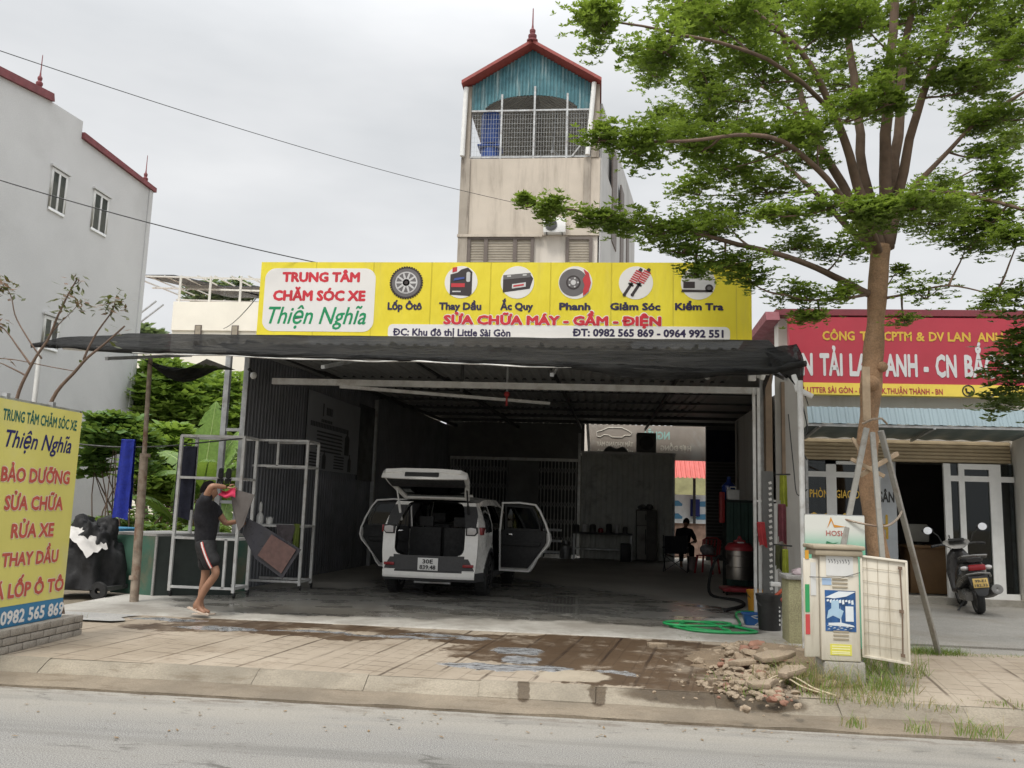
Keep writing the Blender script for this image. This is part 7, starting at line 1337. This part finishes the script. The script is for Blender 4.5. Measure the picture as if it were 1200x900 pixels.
stem([(1040, 290, 0), (1052, 160, .2), (1062, 50, .5), (1085, -60, .8)], .08, .03)
stem([(1042, 285, 0), (1062, 180, -.2), (1085, 100, -.5), (1120, 20, -.8), (1160, -70, -1)], .07, .02)
stem([(1042, 280, 0), (1062, 232, .1), (1105, 185, .2), (1150, 140, .3), (1230, 90, .4)], .05, .014)
stem([(1042, 285, 0), (1060, 240, -.1), (1110, 225, -.5), (1180, 240, -1.0), (1260, 262, -1.2)], .045, .012)
stem([(1028, 300, 0), (990, 262, .3), (945, 215, .7), (900, 180, 1.1), (840, 165, 1.5)], .05, .012)
stem([(1030, 300, 0), (1000, 250, -.5), (960, 200, -1.0), (900, 160, -1.5), (800, 165, -1.9), (700, 165, -2.0)], .05, .01)
stem([(1032, 300, 0), (1020, 262, -.6), (1010, 240, -1.2), (990, 238, -1.8)], .04, .01)
stem([(1034, 295, 0), (1050, 255, .8), (1070, 230, 1.6), (1110, 215, 2.4)], .045, .012)
stem([(985, 215, .3), (930, 130, 1.2), (860, 90, 1.9), (740, 75, 2.2)], .03, .008)
stem([(975, 130, -.6), (900, 70, -1.4), (800, 40, -2.0), (700, 22, -2.2)], .03, .008)
stem([(1036, 350, 0), (1060, 345, -.2), (1110, 335, -.5), (1165, 345, -.8)], .02, .006)
stem([(1020, 345, 0), (985, 350, -.3), (950, 352, -.6), (920, 345, -.7)], .02, .006)
# foliage tiers: (px, py, depth offset, half width m, half depth m, half height m, number of sprigs)
TIERS = [(712, 30, -2.1, .42, .4, .17, 150), (690, 15, -2.2, .2, .25, .1, 50), (780, 50, -1.9, .5, .5, .2, 190), (850, 25, -1.3, .6, .7, .26, 280), (765, 82, 2.1, .6, .6, .2, 170), (830, 100, 1.5, .7, .6, .22, 210), (895, 85, -.8, .75, .7, .26, 280), (960, 30, -.6, .7, .7, .28, 250), (905, 0, .6, .8, .8, .3, 240), (800, -10, -1.2, .6, .6, .25, 120),
 (765, 138, 1.9, .5, .5, .13, 130), (830, 140, 1.2, .6, .6, .14, 160), (700, 160, -2.0, .25, .3, .12, 70), (745, 172, -1.9, .42, .45, .17, 170), (820, 168, -1.5, .55, .5, .17, 190), (900, 162, -1.2, .6, .5, .2, 240), (960, 150, -.9, .45, .5, .18, 140), (850, 190, -.6, .6, .5, .16, 150), (820, 222, .6, .5, .5, .16, 120), (900, 215, .3, .55, .5, .24, 200), (850, 250, -.3, .5, .5, .2, 150), (940, 185, .2, .4, .4, .14, 80),
 (620, 236, -1.8, .16, .2, .06, 45), (650, 243, -1.8, .26, .3, .1, 90), (705, 257, -1.6, .4, .4, .12, 150), (770, 268, -1.4, .5, .5, .15, 200), (830, 265, -1.1, .4, .4, .14, 130), (850, 305, -.9, .45, .4, .17, 150), (880, 325, -.7, .3, .3, .12, 80), (800, 292, -1.2, .3, .3, .08, 60), (815, 318, -1.1, .18, .2, .09, 40),
 (920, 248, -1.9, .35, .4, .1, 110), (1000, 240, -1.8, .5, .4, .13, 210), (1070, 238, -1.6, .5, .4, .12, 190), (1020, 268, -1.4, .35, .35, .08, 80), (930, 285, .4, .4, .4, .16, 110), (985, 292, -.4, .35, .35, .16, 100), (950, 345, -.6, .45, .35, .14, 120), (960, 370, -.5, .4, .3, .1, 80), (1000, 340, -.4, .2, .25, .1, 40), (1085, 340, -.4, .4, .3, .2, 55), (1145, 355, -.8, .35, .3, .14, 50), (1060, 375, -.4, .25, .25, .08, 30), (1045, 320, .2, .2, .2, .1, 25),
 (1100, 255, .8, .5, .5, .22, 200), (1160, 250, -.8, .45, .5, .22, 200), (1130, 285, -.3, .5, .5, .16, 150), (1190, 280, -1.0, .35, .4, .14, 110), (1100, 215, 1.8, .5, .5, .2, 140), (1180, 205, -.6, .4, .5, .25, 190), (1150, 180, .4, .35, .4, .12, 80), (1165, 140, .2, .45, .4, .14, 140), (1150, 95, -.7, .5, .5, .14, 190), (1120, 88, -.8, .3, .3, .1, 80), (1185, 60, -.6, .4, .5, .2, 120), (1040, 115, -.9, .45, .45, .15, 170), (1000, 125, -1.0, .3, .35, .1, 80), (1070, 65, -.9, .45, .5, .18, 120),
 (1010, 20, -.8, .6, .6, .25, 200), (1080, 15, .6, .6, .6, .25, 180), (1130, 20, -.9, .6, .6, .22, 200), (1190, 10, .2, .5, .6, .3, 170), (1040, -60, 0, 1.2, 1.3, .4, 320), (900, -80, 0, 1.0, 1.1, .35, 200), (1170, -70, -.4, .9, 1.0, .35, 200), (1240, 40, -.2, .5, .8, .3, 120), (1240, 130, 0, .5, .7, .25, 100), (1250, 250, -1, .5, .6, .25, 120), (1020, -150, 0, 1.2, 1.2, .4, 200)]
TIERS += [(rt.uniform(790, 1190), rt.uniform(-30, 165), rt.uniform(.6, 2.4), rt.uniform(.35, .6), rt.uniform(.35, .6), rt.uniform(.12, .22), 95) for _ in range(26)]
allst = [(p, i) for i, s_ in enumerate(stems) for p in s_[3:]]
lv = MB(); tw = MB()
def sprig(mb, p, r, s, up=.85, nl=6):
    ax = V((r.gauss(0, .35), r.gauss(0, .35), up)).normalized(); a0 = r.random()*6.28
    for k in range(nl):
        a = a0+k*6.283/nl+r.uniform(-.3, .3); d = V((math.cos(a), math.sin(a), r.uniform(-.1, .35))); d = (d+ax*.15).normalized(); l = s*r.uniform(.55, 1.4); mb.leaf(p, d, ax, l, l*.46)
for (px, py, dy, hx, hy, hz, n) in TIERS:
    c = q10(px, py, dy); src = min(allst, key=lambda s_: (s_[0]-c).length+max(0, s_[0].z-c.z)*1.5)[0]
    mid_ = (src+c)/2+V((0, 0, -.06)); limb(tw, [src, mid_, c+V((0, 0, -hz*.5))], .016, .006, 5, 3)
    ends = []
    for k in range(max(4, int(n/26))):
        a = rt.random()*6.28; rr = rt.uniform(.5, .95); e = c+V((math.cos(a)*hx*rr, math.sin(a)*hy*rr, rt.uniform(-.4, .3)*hz)); ends.append(e); tw.tube([c+V((0, 0, -hz*.5)), (c+e)/2+V((0, 0, -.02)), e], [.007, .005, .002], 4, cap=False)
    for _ in range(int(n*2.8)):
        e = rt.choice(ends); k = rt.random()**.6; b = c+(e-c)*k
        p = b+V((rt.gauss(0, hx*.2), rt.gauss(0, hy*.2), rt.gauss(0, hz*.43)))
        sprig(lv, p, rt, .05)
m.v += [v for v in tw.v]; off = len(m.v)-len(tw.v); m.f += [tuple(i+off for i in f) for f in tw.f]; m.m += tw.m
m.build('branches', mat('greyish_branch_bark', (.15, .1, .07), .9, 0, .25, 6), t, sharp=180)
lv.build('crown', leaf_a, t, smooth=False)
# second tree at the edge of the office, its trunk stands beyond the picture
t = thing('shade_tree', 'dark leaved tree whose low boughs hang over the edge of the red sign', 'tree', (6.2, 10.2, .15)); m = MB(); b0 = V((6.2, 10.2, .15)); m.tube(smoothp([b0, V((6.15, 10.2, 1.5)), V((6.2, 10.1, 2.6)), V((6.0, 9.9, 4.2))]), .1, 10); limb(m, [V((6.18, 10.1, 2.4)), V((5.6, 9.9, 2.9)), q10(1175, 440, .1)], .04, .012); limb(m, [V((6.1, 10.0, 3.4)), q10(1195, 340, .1)], .04, .012); m.build('trunk', bark, t, sharp=180)
lv = MB()
for (px, py, dy, hx, hz, n) in ((1190, 430, 0, .28, .32, 260), (1178, 470, .1, .22, .2, 140), (1200, 400, .2, .25, .2, 120), (1195, 345, .1, .22, .2, 110), (1240, 400, .2, .6, .6, 300), (1270, 300, .2, .7, .5, 260)):
    c = q10(px, py, dy)
    for _ in range(n): sprig(lv, c+V((rt.gauss(0, hx*.5), rt.gauss(0, .25), rt.gauss(0, hz*.43))), rt, .075, .6)
lv.build('crown', leafmat('dark_tree_leaves', (.03, .06, .012), (.06, .1, .02)), t, smooth=False)
# ------------------------------------------------------------------ thin browning tree behind the roadside board
brn = mat('twig_bark', (.14, .095, .07), .9, 0, .2, 8); t = thing('young_tree', 'thin leaning young tree with curled brown and green leaves behind the yellow board', 'tree', (-6.6, 9.4, .15)); m = MB(); Y1 = 9.6; at1 = lambda px, py, d=0: at(px, py, Y1+d)
b0 = V((-6.15, 9.6, .15)); s1 = limb(m, [b0, at1(55, 520), at1(62, 468), at1(92, 432), at1(120, 405), at1(146, 382)], .035, .01); s2 = limb(m, [b0, at1(12, 520), at1(20, 468), at1(38, 425), at1(60, 390), at1(76, 352), at1(90, 328)], .03, .008); s3 = limb(m, [at1(100, 422), at1(112, 392), at1(130, 366), at1(134, 352)], .016, .005); s4 = limb(m, [at1(36, 428), at1(20, 405), at1(4, 385), at1(-8, 380)], .015, .005); s5 = limb(m, [at1(62, 388), at1(72, 378), at1(82, 368), at1(96, 352)], .008, .003); s6 = limb(m, [at1(30, 440), at1(10, 430), at1(0, 425), at1(-30, 415)], .012, .004); s7 = limb(m, [at1(48, 420), at1(20, 375), at1(12, 345), at1(0, 330)], .012, .004); m.tube(smoothp([at1(88, 435), at1(60, 430), at1(20, 422), at1(0, 420)]), .006, 5)
m.build('trunk', brn, t, sharp=180); lv = MB(); lv2 = MB()
for S_, n in ((s1, 12), (s2, 70), (s3, 80), (s4, 60), (s5, 40), (s6, 50), (s7, 80)):
    for _ in range(n):
        k = int(len(S_)*(.62+.38*rt.random()**.6)); p = S_[min(k, len(S_)-1)]+V((rt.gauss(0, .06), rt.gauss(0, .08), rt.gauss(0, .05)))
        d = V((rt.gauss(0, 1), rt.gauss(0, 1), rt.uniform(-1.0, .4))).normalized(); (lv if rt.random() < .45 else lv2).leaf(p, d, V((rt.gauss(0, .6), -.5, .8)), rt.uniform(.07, .14), .04)
lv.build('brown_leaves', leafmat('brown_leaves', (.08, .045, .025), (.15, .08, .04), .15), t, smooth=False); lv2.build('green_leaves', leafmat('dull_leaves', (.045, .055, .02), (.085, .09, .035), .2), t, smooth=False)
# ------------------------------------------------------------------ shrub, bananas and trees in the yard
def bush(name, label, cat, base, clumps, leafm, size, stems_=6, nl=5, lift=.5, group=None, bm_=brn, stem_r=.02):
    t = thing(name, label, cat, base, group=group); m = MB(); B = V(base)
    for k in range(stems_):
        c = clumps[k % len(clumps)][0]; o = V((rt.gauss(0, .12), rt.gauss(0, .12), 0)); limb(m, [B+o, B+o*1.5+(c-B)*.45+V((0, 0, .1)), c], stem_r, stem_r*.35, 6, 4)
    m.build('trunk', bm_, t, sharp=180); lv = MB()
    for c, hx, hy, hz, n in clumps:
        for _ in range(n):
            d = V((rt.gauss(0, 1), rt.gauss(0, 1), rt.gauss(0, 1))).normalized()*rt.uniform(.55, 1.0); sprig(lv, c+V((d.x*hx, d.y*hy, d.z*hz)), rt, size*rt.uniform(.7, 1.2), lift, nl)
    lv.build('crown', leafm, t, smooth=False); return t
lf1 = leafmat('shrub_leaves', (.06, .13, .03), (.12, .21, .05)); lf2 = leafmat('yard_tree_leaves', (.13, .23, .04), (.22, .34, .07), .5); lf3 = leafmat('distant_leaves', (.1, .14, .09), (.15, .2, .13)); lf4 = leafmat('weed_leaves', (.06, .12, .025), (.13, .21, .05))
c = lambda px, py, Y: at(px, py, Y); YS = 14.6
bush('leafy_shrub', 'dense round shrub with drooping finger leaves on thin stems by the grey house', 'shrub', (c(140, 600, YS).x, YS, .15), [(c(136, 508, YS), .62, .6, .27, 330), (c(115, 522, YS), .35, .5, .28, 150), (c(164, 518, YS), .34, .5, .25, 150), (c(108, 548, YS), .3, .4, .22, 80), (c(172, 542, YS), .2, .4, .2, 60), (c(136, 492, YS), .45, .5, .13, 170)], lf1, .17, 16, 6, .5, stem_r=.018)
for i, (px, py, Y, hx, hz, n, lab) in enumerate(((192, 462, 25, 1.3, 1.1, 520, 'bright green leafy tree behind the awning pole near the grey house corner'), (232, 470, 29, 1.5, 1.3, 480, 'green tree rising behind the banana plants'), (262, 490, 26, 1.0, 1.5, 260, 'green bush tree behind the dark shed post'), (196, 545, 21, .95, 1.1, 420, 'low bushy tree between the shrub and the banana plants'), (240, 560, 22, .9, .9, 300, 'low green bush behind the banana stems'))):
    C_ = c(px, py, Y); bush('yard_tree', lab, 'tree', (C_.x, Y, .15), [(C_, hx, hx, hz, n), (C_+V((hx*.6, .2, -hz*.4)), hx*.7, hx*.7, hz*.7, n//2), (C_+V((-hx*.6, .2, -.3)), hx*.7, hx*.7, hz*.7, n//2), (C_+V((0, 0, hz*.6)), hx*.6, hx*.6, hz*.4, n//3)], lf2, .3, 6, 6, .5, 'green trees behind the yard', stem_r=.06)
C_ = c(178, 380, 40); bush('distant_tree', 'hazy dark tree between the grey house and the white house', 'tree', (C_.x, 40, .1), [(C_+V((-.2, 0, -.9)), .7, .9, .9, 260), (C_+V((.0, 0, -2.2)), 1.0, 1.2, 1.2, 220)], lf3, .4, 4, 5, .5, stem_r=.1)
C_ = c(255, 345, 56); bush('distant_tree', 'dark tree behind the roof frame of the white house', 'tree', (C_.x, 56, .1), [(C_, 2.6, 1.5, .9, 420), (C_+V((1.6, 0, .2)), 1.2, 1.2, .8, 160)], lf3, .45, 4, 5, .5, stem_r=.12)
for i, (px, py, Y, n, lab) in enumerate(((165, 596, 18.5, 620, 'broad bank of weeds seen between the shrub and the rusty pole'), (215, 590, 19, 560, 'bank of weeds below the yard trees'), (150, 598, 15.5, 420, 'dense weeds under the leafy shrub stems'), (120, 590, 17, 420, 'tall weeds behind the leafy shrub by the grey house'), (95, 600, 13.9, 240, 'clump of weeds beside the yellow board and the grey house'), (185, 600, 14.2, 300, 'thick green weeds behind the rusty pole'), (225, 605, 14.8, 320, 'weeds growing behind the green water tank'), (255, 600, 14.6, 240, 'weeds by the foot of the dark shed post'))):
    C_ = c(px, py, Y); bush('weed_clump', lab, 'weeds', (C_.x, Y, .15), [(V((C_.x, Y, .75)), .55*(1.7 if Y > 18 else 1), .45, .45*(1.7 if Y > 18 else 1), n), (V((C_.x+.3, Y, .4)), .5, .4, .3, n//2)], lf4, .14, 5, 5, .6, 'weeds in the yard', stem_r=.01)
def banana_leaf(m, p, d, L, w, droop, torn=.5, seed=0):
    d = V(d).normalized(); s = d.cross(V((0, 0, 1))); s = s.normalized() if s.length > .1 else V((1, 0, 0)); n = 26; pts = []; pos = V(p); dr = d.copy()
    for i in range(n+1):
        pts.append(pos.copy()); dr = (dr+V((0, 0, -droop/n*(i/n)*2.4))).normalized(); pos += dr*L/n
    m.mi = 1; m.tube(pts, [.02*(1-i/n)+.004 for i in range(n+1)], 5); m.mi = 0
    for sd_ in (-1, 1):
        for i in range(2, n):
            w0 = w*math.sin(math.pi*min(1, (i/n)*1.02))**.55; w1 = w*math.sin(math.pi*min(1, ((i+1)/n)*1.02))**.55; nn = noise.noise(V((i*.9, sd_*3, seed))); dro = .25+.5*max(0, nn)*torn*2
            a, b = pts[i], pts[i+1]; g = .0 if nn < .1 else .25*(b-a).length*torn*2
            e0 = a+s*sd_*w0+V((0, 0, -w0*dro))+(b-a)*.5*(1); e1 = b+s*sd_*w1+V((0, 0, -w1*dro))+(b-a)*.5-(b-a).normalized()*g; h0 = a+s*sd_*w0*.5+V((0, 0, .02)); h1 = b+s*sd_*w1*.5+V((0, 0, .02)); m.add([a, b, h1, h0, e1, e0], [(0, 1, 2, 3), (3, 2, 4, 5)])
blf = leafmat('banana_leaf', (.1, .19, .035), (.17, .27, .06), .4, .35); brib = mat('banana_rib', (.25, .33, .1), .6); bst = mat('banana_stem', (.2, .17, .08), .8, 0, .3, 4); bdry = leafmat('dry_banana_leaf', (.16, .09, .04), (.26, .17, .09), .2)
def banana(label, base, h, leaves, seed, dry=2):
    t = thing('banana_plant', label, 'banana plant', base, group='banana plants by the wash bay'); B = V(base); m = MB(); m.tube(smoothp([B, B+V((.03, 0, h*.5)), B+V((.0, 0, h))]), [.12, .12, .115, .11, .1, .1, .09, .09, .08, .08, .07, .07, .06], 12); m.build('stem', bst, t, sharp=180)
    for k, (az, el, L, w_, dr) in enumerate(leaves): m = MB(); banana_leaf(m, B+V((0, 0, h-.05-.04*k)), (math.cos(R(az))*math.cos(R(el)), math.sin(R(az))*math.cos(R(el)), math.sin(R(el))), L, w_, dr, .6, seed+k); m.build('leaf', [blf, brib], t, sharp=180)
    for k in range(dry): m = MB(); a = 200+90*k; banana_leaf(m, B+V((0, 0, h*.8)), (math.cos(R(a)), math.sin(R(a)), -.1), h*.75, .12, 2.2, 1, seed+20+k); m.build('dry_leaf', [bdry, bst], t, sharp=180)
BL = [(95, 80, 1.7, .34, .25), (60, 62, 1.7, .3, .6), (15, 48, 1.6, .28, 1.0), (170, 52, 1.5, .26, 1.1), (250, 40, 1.3, .26, 1.2), (300, 50, 1.4, .26, 1.1)]
C_ = c(232, 640, 15.6); banana('tall banana plant with a broad upright leaf beside the dark shed post', (C_.x, 15.6, .15), 1.75, BL, 1)
C_ = c(250, 640, 16.4); banana('tall banana plant leaning its long leaf towards the dark shed post', (C_.x, 16.4, .15), 1.9, [(40, 68, 1.9, .3, .35), (120, 60, 1.6, .28, .8), (200, 45, 1.5, .26, 1.1), (330, 40, 1.3, .26, 1.2)], 21)
C_ = c(206, 640, 15.2); banana('shorter banana plant with torn drooping leaves behind the tall rack', (C_.x, 15.2, .15), 1.15, [(100, 65, 1.4, .25, .8), (20, 45, 1.6, .26, 1.1), (180, 40, 1.5, .24, 1.2), (320, 40, 1.3, .24, 1.3), (240, 50, 1.2, .22, 1.2)], 40, 3)
C_ = c(262, 650, 15.0); banana('small banana plant with wide leaves low beside the shed post', (C_.x-.1, 15.0, .15), .75, [(160, 50, 1.2, .24, 1.0), (200, 30, 1.1, .22, 1.1), (100, 70, 1.2, .2, .6), (250, 45, 1.0, .2, 1.1)], 80, 1)
# ------------------------------------------------------------------ rubble and grass
rub = mat('broken_concrete', (.28, .22, .155), .92, 0, .25, 5, fine=.3, fs=70, bump=.6, bs=40, dirt=(.2, .13, .085), dirt_amt=.6, ds=5); brk_ = mat('broken_brick', (.24, .125, .085), .9, 0, .2, 9, bump=.4)
m = MB(); rr = random.Random(21)
for k in range(1000):
    q = onZ(900+rr.gauss(0, 32), 785+rr.gauss(0, 17), .15); d = math.exp(-((q.x-1.75)/.7)**2-((q.y-9.3)/.9)**2); s_ = (.008+.05*rr.random()**2.2)*(1+.6*d); m.mi = 1 if rr.random() < .16 else 0; m.rock((q.x, q.y, .155+rr.uniform(0, .16)*d), s_, rr.uniform(.4, .8))
for k in range(70): q = onZ(830+rr.gauss(0, 30), 780+rr.gauss(0, 22), .15); m.mi = 0; m.rock((q.x, q.y, .155), rr.uniform(.008, .022), .6)
stuff('rubble', m, [rub, brk_], 'heap of broken concrete and brick bits spilled on the pavement', 'rubble', sharp=30)
m = MB(); m.sheet(lambda u, v: (lambda x, y: (x, y, .14+.19*math.exp(-((x-1.85)/.65)**2-((y-9.35)/.75)**2)+.02*noise.noise(V((x*6, y*6, 0)))))(.9+1.7*u, 7.85+2.5*v), 34, 40, lambda u, v: ((u-.5)/.5)**2+((v-.5)/.5)**2 < .98)
stuff('dirt_mound', m, mat('rubble_dirt', (.17, .125, .08), .95, 0, .3, 3, fine=.4, bump=.7, bs=35), 'mound of sandy dirt under the broken concrete', 'dirt', sharp=180)
for i, (px, py, z, a, w_, d, lab) in enumerate(((905, 768, .33, 8, .34, .2, 'big pale broken slab lying on top of the rubble heap'), (872, 775, .27, -20, .22, .14, 'smaller pale slab piece in the middle of the rubble heap'), (925, 785, .3, 30, .24, .16, 'tilted slab piece near the foot of the telephone cabinet'), (770, 755, .2, -5, .2, .1, 'thin flat slab lying alone on the wet paving'), (895, 800, .22, 15, .25, .13, 'long slab piece at the street side of the rubble heap'))):
    q = onZ(px, py, z); m = MB(); P = [(.75*k_*w_*math.cos(a_), .75*k_*d*math.sin(a_)) for a_, k_ in sorted((rr.random()*6.28, rr.uniform(.65, 1.1)) for k in range(9))]; ca = math.cos(R(a)); m.prism(P, (q.x, q.y, z-.03), (ca, math.sin(R(a)), .12 if i != 3 else 0), (-math.sin(R(a)), ca, .1 if i != 3 else 0), .045); single('broken_slab', m, rub, lab, 'slab', 'broken slabs on the rubble', bevel=.005)
gl_ = leafmat('grass_blades', (.08, .145, .025), (.16, .235, .05), .35); gd_ = leafmat('dry_grass_blades', (.24, .19, .08), (.33, .27, .14), .3)
m = MB()
def tuft(px, py, n, rad, h, dry=.2):
    q = onZ(px, py, .15)
    for _ in range(int(n*1.5)):
        a = rr.random()*6.28; r = rad*rr.random()**.7; p = V((q.x+r*math.cos(a)*1.3, q.y+r*math.sin(a), .14)); hh = h*rr.uniform(.4, 1.2); d = V((rr.gauss(0, .35), rr.gauss(0, .35), 1)).normalized(); s_ = V((math.cos(a*3), math.sin(a*3), 0))*rr.uniform(.0016, .0034); e = p+d*hh*.6; tp_ = e+(d+V((d.x*1.5, d.y*1.5, -.5))).normalized()*hh*.5; m.mi = 1 if rr.random() < dry else 0; m.add([p-s_, p+s_, e+s_*.8, e-s_*.8, tp_], [(0, 1, 2, 3), (3, 2, 4)])
for a in ((1040, 790, 260, .3, .32, .25), (1030, 810, 160, .25, .25, .3), (955, 805, 200, .25, .28, .6), (930, 800, 120, .3, .25, .6), (990, 818, 140, .3, .16, .4), (1050, 825, 60, .2, .12, .5), (920, 775, 90, .25, .25, .7), (1025, 770, 120, .25, .3, .3), (855, 800, 30, .3, .1, .3), (880, 812, 30, .2, .12, .3), (1000, 850, 40, .09, .11, .4), (1078, 857, 45, .1, .12, .4), (1148, 862, 80, .13, .15, .3), (1118, 770, 60, .2, .08, .2), (1165, 825, 30, .2, .06, .4), (1105, 830, 30, .15, .07, .4), (810, 752, 20, .1, .1, .3), (1190, 828, 25, .12, .07, .3), (70, 728, 60, .3, .12, .5)): tuft(*a)
for k in range(48): px = 1060+3.6*k; tuft(px, 768+.1*(px-1060)*.35+rr.uniform(-1, 1), 42 if k < 18 else 16, .13, .14 if k < 18 else .07, .15)
stuff('grass', m, [gl_, gd_], 'tufts of grass growing along the forecourt edge, kerb and cabinet foot', 'grass', smooth=False)
m = MB(); 
for k in range(2): q = onZ(925+14*k, 806+rr.uniform(-5, 6), .17); m.tube(smoothp([(q.x-.25, q.y, .18), (q.x-.05, q.y+.15, .25), (q.x+.1, q.y-.05, .2), (q.x+.25, q.y-.15, .17)]), .008, 5)
single('dry_vine', m, mat('dry_vine', (.45, .38, .26), .8), 'loops of dry vine lying over the rubble beside the cabinet plinth', 'vine')
m = MB(); rl = random.Random(31)
for k in range(90):
    q = onZ(rl.uniform(-50, 1230), rl.uniform(812, 868), .0); 
    if q.y > 7.12: q.y = 7.1-rl.random()*.5
    a = rl.random()*6.28; m.leaf(V((q.x, q.y, .006)), V((math.cos(a), math.sin(a), rl.uniform(0, .3))).normalized(), V((0, 0, 1)), rl.uniform(.02, .06), rl.uniform(.01, .025))
stuff('litter', m, bdry, 'dry leaf scraps scattered along the dusty road edge', 'litter', smooth=False)
